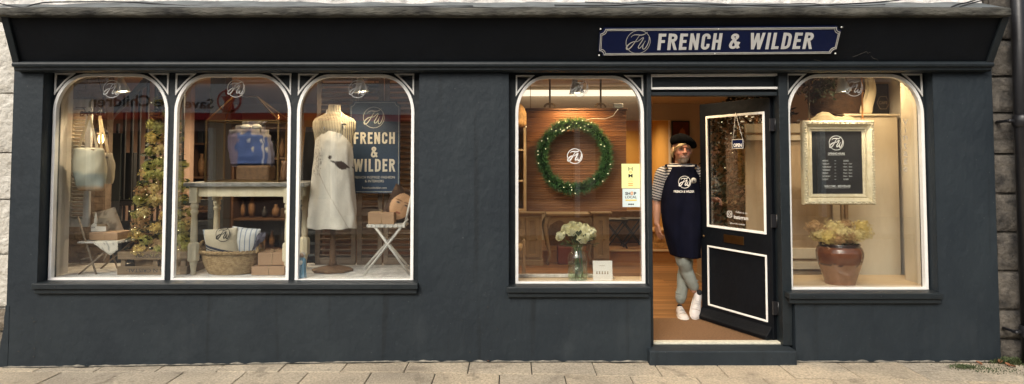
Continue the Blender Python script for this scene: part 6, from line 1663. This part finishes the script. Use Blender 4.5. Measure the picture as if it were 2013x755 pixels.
# OPEN sign
oc = DL(1453, 283); Wo, Ho = .135, .085
t = thing('open_sign', 'small navy OPEN sign hanging by a cord inside the door glass', 'sign', DM @ Vector((oc.x, -.035, oc.z)))
oo = Matrix.Rotation(0, 4, 'Y')
mb = MB(); O_ = [(oc.x - Wo / 2, oc.z - Ho / 2), (oc.x + Wo / 2, oc.z - Ho / 2), (oc.x + Wo / 2, oc.z + Ho / 2), (oc.x - Wo / 2, oc.z + Ho / 2)]; mb.prism(O_, [], -.040, -.034); mb.xf(DM).build('plate', 'navy', t, bevel=.001)
mb = MB(); mb.prism(O_, [inset(O_, .006)], -.0425, -.0405); mb.xf(DM).build('border', 'silver', t)
mb = MB(); text(mb, 'OPEN', oc.x, oc.z - .012, -.042, h=.032, wd=.098, bold=.03); mb.xf(DM).build('lettering', 'decal', t)
ap_ = DL(1448, 222); mb = MB()
for s_ in (-1, 1): mb.tube([(oc.x + s_ * Wo * .42, -.037, oc.z + Ho / 2), (ap_.x, -.034, ap_.z)], .0028, 5)
mb.xf(DM).build('cord', 'card', t)
# big leafy tree behind the door glass
t = thing('indoor_tree', 'large dark leafy indoor tree with fairy lights behind the door glass', 'indoor tree', (2.75, 1.9, ZF)); rnd = random.Random(19)
mb = MB(); mb.tube([(2.75, 1.9, ZF), (2.72, 1.9, 1.2), (2.78, 1.9, 2.2)], [.04, .03, .012], 8)
for k in range(14):
    z = .9 + k * .1; a = k * 2.4; mb.tube([(2.73, 1.9, z), (2.73 + .4 * math.cos(a), 1.9 + .35 * math.sin(a), z + .22)], [.012, .004], 5)
mb.build('trunk', 'brown_wood', t)
mb = MB()
for i in range(5200):
    z = rnd.uniform(.75, 2.5); rad = .58 * math.sin(math.pi * min(1, max(.08, (z - .55) / 2.1))) ** .6; a = rnd.uniform(0, 6.28); rr = rad * rnd.uniform(.2, 1) ** .5
    cl = noise.noise(Vector((math.cos(a) * 2.4, math.sin(a) * 2.4, z * 3)))
    if cl < -.12: continue
    c = Vector((2.75 + rr * math.cos(a), 1.9 + rr * math.sin(a), z)); d = Vector((rnd.uniform(-1, 1), rnd.uniform(-1, 1), rnd.uniform(-1, .6))).normalized(); s_ = d.orthogonal().normalized() * .016
    mb.add([c, c + d * .03 + s_, c + d * .065, c + d * .03 - s_], [(0, 1, 2, 3)])
mb.build('crown', 'leaf_dark', t)
for (px, py) in ((1419, 240), (1437, 262), (1440, 300), (1470, 345), (1425, 330)):
    mb = MB(); mb.ball(P(px, py, 1.35), .004, 1); mb.build('fairy_light', 'fairy', t)
# cream console/cabinet and shelf line behind the door glass
x_ = P(1470, 440, 2.9)
cabinet('taupe painted sideboard behind the glass of the open door', 1385, 1500, 400, 560, 2.55, .45, 'taupe', 3, name='sideboard', cat='sideboard')

# weeds and leaves by the drainpipe
rnd = random.Random(9); mb = MB()
def tuft(mb, x, y, n, h, sp):
    for i in range(n):
        a = rnd.uniform(0, 6.28); b = Vector((x + rnd.gauss(0, sp), y + rnd.gauss(0, sp * .5), GZ0 - .005)); d = Vector((math.cos(a) * .6, math.sin(a) * .6, rnd.uniform(.4, 1.2))).normalized(); s_ = Vector((-math.sin(a), math.cos(a), 0)) * rnd.uniform(.001, .0032); L = h * rnd.uniform(.3, .8)
        mb.add([b - s_, b + s_, b + d * L + s_ * 1.4, b + d * L * 1.2, b + d * L - s_ * 1.4], [(0, 1, 2, 3, 4)])
g_ = G(1895, 722, GZ0); tuft(mb, g_.x, g_.y, 600, .03, .05)
g_ = G(1990, 714, GZ0); tuft(mb, g_.x, g_.y + .02, 1100, .06, .07); g_ = G(1950, 726, GZ0); tuft(mb, g_.x, g_.y, 700, .02, .12); g_ = G(1830, 722, GZ0); tuft(mb, g_.x, g_.y, 140, .012, .10)
tag(mb.build('weeds', 'weed'), 'low green weeds growing in the joints by the drainpipe', 'weeds', kind='stuff')
for i, (px, py) in enumerate(((1966, 715), (1981, 721), (1975, 708), (1992, 724), (1288, 706), (960, 712), (1925, 718))):
    c = G(px, py, GZ0); mb = MB(); a = rnd.uniform(0, 6); k = .022 if px > 1900 else .012
    mb.grid(lambda u, v: (c.x + k * 2 * (u - .5) * math.cos(a) - k * 1.6 * (v - .5) * math.sin(a) * math.sin(math.pi * u) ** .7, c.y + k * 2 * (u - .5) * math.sin(a) + k * 1.6 * (v - .5) * math.cos(a) * math.sin(math.pi * u) ** .7, GZ0 + .006 + .025 * (abs(v - .5) + .5 * u) * (1 if px > 1900 else .4)), 6, 4)
    tag(mb.build('fallen_leaf', 'dead_leaf', thick=.0006), None, 'leaf', 'fallen brown leaves on the pavement')['label'] = ['curled orange-brown leaf lying at the foot of the sooty wall', 'dark brown leaf lying under the drainpipe', 'small leaf caught in the weeds against the sooty wall', 'brown leaf at the right end of the weeds', 'tiny leaf at the left foot of the door step', 'tiny leaf at the foot of the wall between the window groups', 'small brown leaf at the left end of the weeds'][i]

# ================================================================ OPPOSITE SIDE OF THE STREET (seen only in the glass)
YO = -12.9
ob = thing('opposite_building', 'building across the street with a pale sign, mirrored in the shop windows', 'building', (-6, YO, 0))
def OX(px): return (px - CX) * (13.1 - CAM.y) / F
def OZ(py): return CAM.z + (313 - py) * (13.1 - CAM.y) / F
M['opp_wall'] = mat('brown_pink_render', (.30, .21, .17), .85, var=.15, vscale=2)
M['opp_grey'] = mat('grey_sign_board', (.80, .80, .78), .6, var=.05)
M['opp_dark'] = mat('dark_glazing', (.02, .022, .025), .2)
M['red_paint'] = mat('red_paint', (.60, .03, .03), .5, var=.05)
mb = MB(); mb.box(-22, 16, YO - 4, YO - .3, 0, 5.6); mb.build('wall', 'opp_wall', ob)
mb = MB(); mb.box(OX(80), OX(1010), YO - .3, YO - .15, OZ(222), OZ(162)); mb.build('sign_board', 'opp_grey', ob)
mb = MB(); mb.box(OX(80), OX(1010), YO - .3, YO - .10, OZ(236), OZ(223)); mb.build('red_band', 'red_paint', ob)
def otext(s_, pa, pb, py, hpx):
    mb = MB(); text(mb, s_, 0, 0, 0, h=hpx * 18.3 / F, wd=(pb - pa) * 18.3 / F, bold=.02)
    # face the +Y side: rotate half a turn about Z
    mb.xf(Matrix.Translation((OX((pa + pb) / 2), YO - .145, OZ(py))) @ Matrix.Rotation(math.pi, 4, 'Z')); mb.build('lettering', 'ink', ob)
otext('Children', 160, 285, 199, 24); otext('the', 292, 350, 200, 22); otext('Save', 352, 412, 203, 21)
lc = (OX(443), OZ(197)); mb = MB()
rg = [(lc[0] + .36 * math.cos(2 * math.pi * k / 32), lc[1] + .36 * math.sin(2 * math.pi * k / 32)) for k in range(32)]
mb.prism(rg, [inset(rg, .05)], YO - .145, YO - .13); mb.build('ring_emblem', 'red_paint', ob)
mb = MB(); mb.ball((lc[0], YO - .14, lc[1] + .26), (.13, .02, .12), 2); mb.prism([(lc[0] - .22, lc[1] + .14), (lc[0] + .22, lc[1] + .14), (lc[0] + .12, lc[1] - .05), (lc[0] + .19, lc[1] - .36), (lc[0] - .19, lc[1] - .36), (lc[0] - .12, lc[1] - .05)], [], YO - .145, YO - .13); mb.build('figure_emblem', 'red_paint', ob)
for k in range(11):
    x = -16 + k * 2.6; mb = MB(); mb.box(x, x + 1.3, YO - .32, YO - .25, 4.0, 5.2); wn = mb.build('window', 'white_wood', ob); mb = MB(); mb.box(x + .08, x + 1.22, YO - .26, YO - .24, 4.08, 5.12); mb.build('glazing', 'opp_dark', wn)
for k in range(7):
    x = -15.5 + k * 3.6; mb = MB(); mb.box(x, x + 2.9, YO - .32, YO - .25, .5, 2.5); wn = mb.build('shop_window', 'opp_dark', ob)
    mb = MB(); mb.box(x + 2.95, x + 3.1, YO - .3, YO - .1, 0, 2.6); mb.build('pilaster', 'white_wood', ob)
# ================================================================ THE SHOPKEEPER
YB = 1.0
per = thing('person', 'smiling man in black beret, striped shirt and long navy apron leaning on the open door', 'person', (P(1345, 615, YB).x, YB, ZF))
def chain(mb, pts, rs, n=16, sub=6):
    pts = [Vector(p) for p in pts]; q = []; rr = []
    for i in range(len(pts) - 1):
        p0, p1, p2, p3 = pts[max(0, i - 1)], pts[i], pts[i + 1], pts[min(len(pts) - 1, i + 2)]
        for k in range(sub):
            t_ = k / sub; q.append(.5 * ((2 * p1) + (p2 - p0) * t_ + (2 * p0 - 5 * p1 + 4 * p2 - p3) * t_ * t_ + (3 * p1 - p0 - 3 * p2 + p3) * t_ ** 3)); s_ = t_ * t_ * (3 - 2 * t_); rr.append(rs[i] * (1 - s_) + rs[i + 1] * s_)
    q.append(pts[-1]); rr.append(rs[-1]); mb.tube(q, rr, n); mb.ball(q[0], rr[0] * .98, 2); mb.ball(q[-1], rr[-1] * .98, 2)
def fuse(mb, name, m, parent, vox, smooth=4, col=None):
    me = bpy.data.meshes.new('tmp'); me.from_pydata([tuple(v) for v in mb.v], [], mb.f)
    bm = bmesh.new(); bm.from_mesh(me); bmesh.ops.recalc_face_normals(bm, faces=bm.faces); bm.to_mesh(me); bm.free()
    o = bpy.data.objects.new('tmp', me); COL.objects.link(o)
    r = o.modifiers.new('r', 'REMESH'); r.mode = 'VOXEL'; r.voxel_size = vox; r.use_smooth_shade = True
    s_ = o.modifiers.new('s', 'SMOOTH'); s_.iterations = smooth; s_.factor = .5
    bpy.context.view_layer.update(); dg = bpy.context.evaluated_depsgraph_get(); m2 = bpy.data.meshes.new_from_object(o.evaluated_get(dg))
    out = MB(); out.v = [v.co.copy() for v in m2.vertices]; out.f = [tuple(p.vertices) for p in m2.polygons]; out.sm = [True] * len(out.f); out.c = [None] * len(out.v)
    bpy.data.objects.remove(o); bpy.data.meshes.remove(me); bpy.data.meshes.remove(m2)
    return out.build(name, m, parent, col=col)
V = Vector
HC = P(1341, 296, .95)                        # head centre
HK = 1.13
def H(a, b, c): return HC + V((a, b, c))
HS = Matrix.Translation(HC) @ Matrix.Scale(HK, 4) @ Matrix.Translation(-HC)
def H_(a, b, c): return HS @ H(a, b, c)      # a right in picture, b away from street, c up
mb = MB()
hs0 = 0  # cranium, jaw, neck
mb.ball(H(0, .02, .025), (.078, .095, .095), 4); mb.ball(H(0, -.012, -.035), (.062, .070, .078), 4); mb.ball(H(0, -.030, -.088), (.036, .040, .028), 3)
mb.ball(H(-.036, -.048, -.022), (.026, .022, .026), 2); mb.ball(H(.036, -.048, -.022), (.026, .022, .026), 2)      # cheeks
mb.tube([H(0, -.076, .022), H(0, -.090, .0), H(0, -.104, -.018), H(0, -.086, -.028)], [.009, .010, .0135, .009], 10)  # nose
for s_ in (-1, 1): mb.ball(H(s_ * .012, -.090, -.021), (.009, .010, .008), 2)
mb.tube([H(-.045, -.066, .030), H(-.015, -.080, .033), H(.015, -.080, .033), H(.045, -.066, .030)], .0095, 8)        # brow
mb.tube([H(-.027, -.069, -.046), H(0, -.083, -.051), H(.027, -.069, -.046)], [.004, .0075, .004], 8); mb.tube([H(-.022, -.070, -.056), H(0, -.081, -.061), H(.022, -.070, -.056)], [.004, .0085, .004], 8)
for s_ in (-1, 1): mb.ball(H(s_ * .080, .010, -.005), (.010, .020, .030), 2)
mb.xf(HS)
NB = P(1340, 333, YB)
chain(mb, [H_(0, .02, -.05), (HC.x - .002, YB, HC.z - .13), NB - V((0, -.01, .05))], [.056, .058, .075])
# torso
def tor(py, px, hw, dp, yc=YB): p = P(px, py, yc); return [(p.x + S(hw, yc) * math.copysign(abs(math.cos(a)) ** .85, math.cos(a)), yc + dp * math.sin(a), p.z) for a in [2 * math.pi * k / 32 for k in range(32)]]
TS = [(325, 1339, 17, .07), (329, 1339, 28, .085), (336, 1338, 36, .10), (350, 1338, 36, .115), (370, 1338, 34, .125), (395, 1338, 32.5, .13), (420, 1339, 33, .13), (440, 1340, 31, .12), (455, 1341, 24, .10)]
mb.loft([tor(*s_) for s_ in TS])
# arms
SL, EL, WL_ = P(1303, 341, YB), P(1291, 395, YB + .04), P(1291, 440, YB - .02)
SR, ER, WR = P(1370, 341, YB), P(1385, 388, YB + .17), P(1395, 393, YB + .02)
chain(mb, [SL, (SL + EL) / 2, EL, (EL * .65 + WL_ * .35), WL_], [.054, .050, .042, .043, .028])
chain(mb, [SR, (SR + ER) / 2, ER, (ER * .6 + WR * .4), WR], [.054, .048, .041, .041, .028])
def hand(mb, wrist, d, palm_n, thumb_side, curl, L=.19, splay=.10):
    """wrist, finger direction d, palm normal, side of thumb"""
    d = d.normalized(); n_ = (palm_n - d * palm_n.dot(d)).normalized(); s_ = d.cross(n_).normalized() * thumb_side
    pc_ = wrist + d * L * .26
    for k in range(4):
        o_ = s_ * (.030 - .020 * k); mb.tube([wrist + o_ * .5, wrist + d * L * .20 + o_ * .9, wrist + d * L * .48 + o_], [.014, .0155, .0125], 8); mb.ball(wrist + d * L * .48 + o_, .0125, 2)
    Ls = [.070, .078, .072, .056]
    for k in range(4):
        o_ = s_ * (.030 - .020 * k); p = wrist + d * L * .47 + o_; dd = (d + s_ * splay * (1.5 - k) * .5).normalized(); a = curl[0]
        pts = [p]
        for j, f in enumerate((.45, .32, .23)):
            ax = dd.cross(n_); dd = Matrix.Rotation(curl[j] * (1 + .12 * k), 3, ax) @ dd; p = p + dd * Ls[k] * f; pts.append(p)
        mb.tube(pts, [.0092, .0088, .0082, .0068], 8); mb.ball(pts[-1], .0068, 2)
        for q in pts[1:-1]: mb.ball(q, .0086, 2)
    p = wrist + d * L * .10 + s_ * .022; q1 = p + (d * .55 + s_ * .7 + n_ * .2).normalized() * .042; q2 = q1 + (d * .9 + s_ * .25 + n_ * .35).normalized() * .034; q3 = q2 + (d + n_ * .5).normalized() * .026
    mb.tube([p, q1, q2, q3], [.016, .0125, .0105, .008], 8); mb.ball(q3, .008, 2); mb.ball(q1, .0125, 2)
hand(mb, WL_, P(1297, 468, YB - .05) - WL_, V((1, .35, 0)), -1, (R(14), R(18), R(14)))
hand(mb, WR, V((.75, -.55, .05)), V((0, -.6, -.8)), -1, (R(30), R(45), R(30)), splay=.3)
# legs
hipF, kneeF, ankF = P(1327, 435, YB - .01), P(1342, 508, YB - .065), P(1364, 570, YB - .02)
hipB, kneeB, ankB = P(1352, 435, YB + .01), P(1349, 512, YB + .07), P(1338, 592, YB + .05)
chain(mb, [hipF, (hipF + kneeF) / 2, kneeF, kneeF * .62 + ankF * .38 + V((0, .02, 0)), ankF], [.088, .080, .058, .055, .036])
chain(mb, [hipB, (hipB + kneeB) / 2, kneeB, kneeB * .62 + ankB * .38 + V((0, .02, 0)), ankB], [.088, .080, .056, .055, .036])
M['skin'] = mat('skin', (1, 1, 1), .5, var=.08, vscale=40, attr=True, sss=.12)
def skin_col(q):
    a, b, c = (q.x - HC.x) / HK, (q.y - HC.y) / HK, (q.z - HC.z) / HK
    base = (.40, .20, .125)
    if c > -.16 and abs(a) < .12:
        k = noise.noise(Vector((a * 60, b * 60, c * 60)))
        cs = c - 9 * a * a
        if abs(cs + .0555) < .0030 and abs(a) < .022 and b < -.05: return (.58, .48, .42)             # teeth
        if -.066 < cs < -.047 and abs(a) < .028 and b < -.055: return (.42, .18, .13)
        if -.125 < c < -.040 and b < -.01 and (abs(a) < .034 or c < -.075) and not (c > -.043 and abs(a) < .012): k -= max(0, (c + .085) * 6); return (.34 + .09 * k, .255 + .09 * k, .19 + .08 * k)   # grey blond beard
        r_ = 1 - min(1, ((abs(a) - .038) / .030) ** 2 + ((c + .022) / .030) ** 2)
        if r_ > 0: return (.40 + .07 * r_, .20 - .02 * r_, .125)
        if abs(a) < .015 and b < -.08: return (.46, .20, .13)
    return base
body = fuse(mb, 'body', 'skin', per, .0042, 3, col=skin_col)
for s_ in (-1, 1):
    mb = MB(); mb.ball(H(s_ * .030, -.060, .010), (.0125, .012, .0085), 3); e_ = mb.xf(HS).build('eye', mat('eye_white', (.55, .50, .46), .25), body)
    mb = MB(); mb.ball(H(s_ * .030, -.0705, .009), (.0055, .003, .0055), 2); mb.xf(HS).build('iris', 'ink', e_)
    mb = MB(); mb.tube([H(s_ * .014, -.084, .032), H(s_ * .030, -.083, .036), H(s_ * .047, -.066, .028)], [.0025, .0032, .002], 6); mb.xf(HS).build('eyebrow', mat('brow_hair', (.20, .13, .08), .8), body)
    mb = MB(); mb.tube([H(s_ * .018, -.0705, .016), H(s_ * .030, -.0735, .019), H(s_ * .043, -.066, .014)], .0022, 5); mb.xf(HS).build('eyelid', 'clay', e_)
# hair: blond fringe swept to one side
M['hair'] = mat('blond_hair', (.42, .28, .12), .5, vscale=60, col2=(.70, .54, .30))
mb = MB(); rnd = random.Random(17)
for i in range(150):
    v = i / 149; st_ = H(.040 - .055 * v + rnd.uniform(-.006, .006), -.072 + .02 * v, .072 - .008 * v + rnd.uniform(-.004, .004))
    k = rnd.uniform(0, 1)
    end = H(-.078 - .004 * k, -.030 + .045 * k, .010 - .050 * k * (0.4 + .6 * v))
    mid = H(-.030 - .022 * v, -.090 + .014 * v, .050 - .008 * k); mid2 = H(-.070, -.066 + .02 * k, .030 - .02 * k)
    mb.tube([st_, mid, mid2, end], [.0022, .0034, .0032, .0012], 5)
for i in range(60):
    k = rnd.uniform(0, 1); a0 = rnd.uniform(-.02, .06)
    mb.tube([H(-.076, a0, .03), H(-.086, a0 + .005, -.02), H(-.080, a0 + .01, -.035 - .03 * k)], [.003, .0035, .0015], 5)
    mb.tube([H(.074, a0 + .02, .03), H(.082, a0 + .02, -.0), H(.078, a0 + .02, -.02 - .02 * k)], [.003, .003, .0015], 5)
mb.xf(HS).build('hair', 'hair', per)
# beret
M['beret'] = mat('black_wool', (.003, .003, .0035), 1.0, var=.3, vscale=40, spec=.1)
mb = MB(); n = 40; rings = []
for (zz, rx_, ox) in ((.056, .074, .0), (.050, .086, .002), (.054, .100, .010), (.068, .113, .016), (.092, .116, .018), (.114, .106, .014), (.132, .080, .008), (.142, .04, .002), (.144, .01, .0)):
    rings.append([(HC.x + ox + rx_ * math.cos(a), HC.y + .022 + rx_ * 1.06 * math.sin(a), HC.z + zz - (.38 * rx_ * math.cos(a) if math.cos(a) > 0 else -.02 * rx_ * math.cos(a) * -1) + .010 * max(0, -math.sin(a)) + .003 * math.sin(a * 5) ) for a in [2 * math.pi * k / n for k in range(n)]])
mb.loft(rings); mb.xf(HS).build('beret', 'beret', per, sub=1)
# shirt with stripes
mb = MB(); TS2 = [(321.5, 1339, 21, .082), (325, 1339, 32, .100), (330, 1338.5, 38, .114), (340, 1338, 39, .118), (352, 1338, 37.5, .126), (370, 1338, 36, .136), (395, 1338, 35, .140), (420, 1339, 36, .140), (440, 1340, 34, .13)]
mb.loft([tor(*s_) for s_ in TS2], cap=False); rings_n = len(mb.v)
mb2 = MB(); mb2.loft([tor(*s_) for s_ in TS2])
cutL, cutR = EL + (SL - EL) * .16, ER + (SR - ER) * .1
chain(mb2, [SL + V((.035, 0, .004)), SL + V((-.004, 0, -.004)), (SL * .6 + EL * .4) + V((-.008, 0, 0)), cutL + V((-.008, 0, 0))], [.060, .070, .068, .062]); chain(mb2, [SR - V((.035, 0, -.004)), SR + V((.004, 0, -.004)), (SR * .6 + ER * .4), cutR], [.060, .070, .066, .060])
def stripes(q):
    sl = q.z
    if q.x < SL.x + .012: sl = q.z + .30 * (q.x - SL.x)
    elif q.x > SR.x - .012: sl = q.z - .30 * (q.x - SR.x)
    sl += .004 * noise.noise(q * 14)
    return (.012, .014, .028) if (sl / .0265) % 1 < .46 else (.56, .53, .50)
fuse(mb2, 'striped_shirt', 'paint_attr', per, .0048, 2, col=stripes)
# trousers
M['denim'] = mat('pale_grey_denim', (.22, .24, .21), .85, vscale=9, bump=.25, bscale=40, col2=(.28, .30, .265))
mb = MB()
def wr(p, amp=.010): return p
chain(mb, [hipF, (hipF + kneeF) / 2, kneeF, kneeF * .8 + ankF * .2, kneeF * .62 + ankF * .38 + V((0, .02, 0)), kneeF * .35 + ankF * .65, ankF + V((0, 0, .030))], [.095, .090, .074, .066, .066, .058, .050], sub=5)
chain(mb, [hipB, (hipB + kneeB) / 2, kneeB, kneeB * .8 + ankB * .2, kneeB * .62 + ankB * .38 + V((0, .02, 0)), kneeB * .35 + ankB * .65, ankB + V((0, 0, .020))], [.095, .088, .070, .064, .065, .058, .052], sub=5)
mb.loft([tor(425, 1339, 33, .13), tor(440, 1340, 33, .125), tor(458, 1341, 28, .11)])
for c_, nn2 in ((ankF + V((-.004, 0, .045)), 3), (ankB + V((.002, 0, .035)), 3), (kneeF + V((.01, 0, -.06)), 2)):
    for k in range(nn2): mb.ball(c_ + V((.006 * math.sin(k * 3), -.002, .024 * k)), (.052, .052, .007), 3)
tr_ = fuse(mb, 'trousers', 'denim', per, .005, 2)
nn_l = [Vector(v_.normal) for v_ in tr_.data.vertices]
for v_, vn_ in zip(tr_.data.vertices, nn_l):
    q = v_.co + WL[per.name]; k_ = noise.noise(Vector((q.x * 9 + q.z * 6, q.y * 9, q.z * 22))); v_.co += vn_ * .0035 * k_
# apron
M['apron_cloth'] = mat('navy_canvas', (.0028, .0035, .0115), .95, var=.3, vscale=6, bump=.4, bscale=60, spec=.15)
AS = [(327.5, 1338.5, 31, .122), (345, 1338.5, 35, .135), (365, 1338, 36.5, .15), (385, 1338, 38.5, .162), (410, 1338.5, 39.5, .168), (435, 1340, 38.5, .17), (460, 1342, 36, .180), (480, 1343, 32.5, .184), (494, 1344.5, 30, .184), (503, 1346, 28.5, .182)]
def apr_sec(py):
    for a, b in zip(AS[:-1], AS[1:]):
        if a[0] <= py <= b[0]:
            k = (py - a[0]) / (b[0] - a[0]); return [a[j] + (b[j] - a[j]) * k for j in range(4)]
    return AS[0] if py < AS[0][0] else AS[-1]
def ap_surf(px, py, off=0.):
    s_ = apr_sec(py); v = (py - 327.5) / 175.5; a = max(-1, min(1, (px - s_[1]) / s_[2])); th = math.asin(a)
    yy = YB - s_[3] * max(0, math.cos(th)) ** .8
    yy += (.015 * v * math.sin(th * 5 + 1.2 + 2 * v) + .006 * math.sin(th * 9 + 5 * v) + .010 * noise.noise(Vector((th * 2, v * 5, 1)))) * (1 if v > .35 else v / .35)
    p = P(px, py, YB); return V((p.x, yy - off, p.z))
rings = []
for i in range(61):
    py = 327.5 + 175.5 * i / 60; s_ = apr_sec(py); row = []
    for j in range(49):
        th = R(-88 + 176 * j / 48); px = s_[1] + s_[2] * math.sin(th); pyy = py + (4.5 * (px - 1318) / 50 - 3) * max(0, (i - 45) / 15) + (1.5 if i == 0 else 0) * 0
        q = ap_surf(s_[1] + s_[2] * math.sin(th), py); p = P(px, pyy, YB); row.append(V((p.x, q.y, p.z)))
    rings.append(row)
mb = MB(); mb.loft(rings, closed=False); apn = mb.build('apron', 'apron_cloth', per, thick=.003)
for s_, pts in ((-1, [(1312, 334, -.117), (1310, 329, -.108), (1309, 325, -.06), (1311, 323.5, .03)]), (1, [(1365, 334, -.117), (1367, 329, -.108), (1368, 325, -.06), (1367, 323.5, .03)])):
    q = []
    for (px, py, dy) in pts: q.append(P(px, py, YB + dy))
    mb = MB(); mb.loft([[p + V((-.012, 0, 0)), p + V((.012, 0, 0)), p + V((.012, -.004, .003)), p + V((-.012, -.004, .003))] for p in q], smooth=False); mb.build('apron_strap', 'apron_cloth', apn)
    mb = MB(); mb.ball(q[1] + V((0, -.012, -.01)), (.009, .004, .009), 2); mb.build('buckle', 'brass', apn)
def apl(px0, py0, sc_):
    return lambda a, b, yy: ap_surf(px0 + a * sc_, py0 - b * sc_, .005)
mb = MB(); logo(mb, 0, 0, 0, 1, 1.15, place=apl(1338, 357, 11.5)); mb.build('apron_logo', 'decal', apn)
def atext(s_, px, py, hpx, wpx, bold=0.):
    vs_, fs_ = text_geo(s_, bold); x0 = min(v[0] for v in vs_); x1 = max(v[0] for v in vs_); z0 = min(v[1] for v in vs_); z1 = max(v[1] for v in vs_)
    mb = MB(); mb.add([ap_surf(px + ((a - x0) / (x1 - x0) - .5) * wpx, py - ((b - z0) / (z1 - z0) - .5) * hpx, .006) for a, b in vs_], fs_); mb.build('lettering', 'decal', apn)
atext('FRENCH & WILDER', 1337, 375, 4.6, 39, .03)
q = ap_surf(1355.5, 354, .008); mb = MB(); mb.lathe([(.026, 0), (.028, .003), (.001, .005)], 0, 0, 20); mb.xf(Matrix.Translation(q) @ Matrix.Rotation(R(90), 4, 'X')).build('badge', 'silver', apn)
mb = MB(); mb.ball(q + V((0, -.006, .004)), (.006, .002, .007), 1); mb.ball(q + V((0, -.006, -.008)), (.011, .002, .008), 1); mb.build('badge_print', 'ink', apn)
# shoes
M['shoe'] = mat('white_leather', (.62, .58, .55), .5, var=.06, vscale=20, bump=.2)
def shoe(heel, toe, up):
    heel, toe, up = V(heel), V(toe), V(up); d = (toe - heel).normalized(); up = (up - d * up.dot(d)).normalized(); sd_ = d.cross(up)
    L = (toe - heel).length; Mx = Matrix(((d.x, sd_.x, up.x), (d.y, sd_.y, up.y), (d.z, sd_.z, up.z))).to_4x4(); Mx.translation = heel
    mb = MB(); rings = []
    for (t_, w_, h_) in ((0, .024, .050), (.03, .034, .078), (.14, .039, .095), (.30, .040, .098), (.42, .042, .080), (.58, .048, .062), (.75, .051, .052), (.90, .042, .044), (.97, .026, .034), (1.0, .010, .024)):
        rings.append([(L * t_, w_ * math.cos(a), .018 + (h_ - .018) * max(0, math.sin(a)) ** .75 if math.sin(a) >= 0 else .018) for a in [2 * math.pi * k / 20 for k in range(20)]])
    mb.loft(rings); up_o = mb.xf(Mx).build('shoe', 'shoe', per)
    mb = MB(); ol = [(-.006, 0), (.0, .030), (L * .3, .042), (L * .6, .051), (L * .78, .054), (L * .93, .042), (L * 1.01, .016), (L * 1.015, 0)]
    full = ol + [(x, -y) for x, y in ol[::-1]][1:-1]
    mb.add([(x, y, 0) for x, y in full] + [(x, y, .022) for x, y in full], [tuple(range(len(full)))[::-1], tuple(range(len(full), 2 * len(full)))] + [(i, (i + 1) % len(full), len(full) + (i + 1) % len(full), len(full) + i) for i in range(len(full))])
    mb.xf(Mx).build('sole', 'card', up_o, bevel=.003)
    mb = MB(); mb.tube([(L * .70, -.046, .030), (L * .70, -.034, .050), (L * .69, 0, .061), (L * .70, .034, .050), (L * .70, .046, .030)], .0022, 6); mb.xf(Mx).build('toe_seam', 'taupe', up_o)
    mb = MB(); mb.ball((L * .12, 0, .094), (.030, .026, .012), 2); mb.xf(Mx).build('shoe_opening', 'mulch', up_o)
    for k in range(4):
        t_ = .40 + .09 * k; mb = MB(); zz = .084 - .055 * (t_ - .40) / .27 * .55; mb.tube([(L * t_, -.022, zz - .008), (L * (t_ + .02), 0, zz + .003), (L * t_, .022, zz - .008)], .0032, 6); mb.xf(Mx).build('lace', 'silver' if k % 2 else 'card', up_o)
shoe(V((ankB.x + .004, YB + .13, ZF)), V((ankB.x - .012, YB - .15, ZF)), (0, 0, 1))
tf = G(1364, 617, ZF + .012); tz = ZF + .012
hb = P(1368, 566, YB + .09)
shoe(V((hb.x, YB + .03, ZF + .235)), V((P(1363, 612, YB - .10).x, YB - .115, ZF + .004)), (0, -.75, .55))
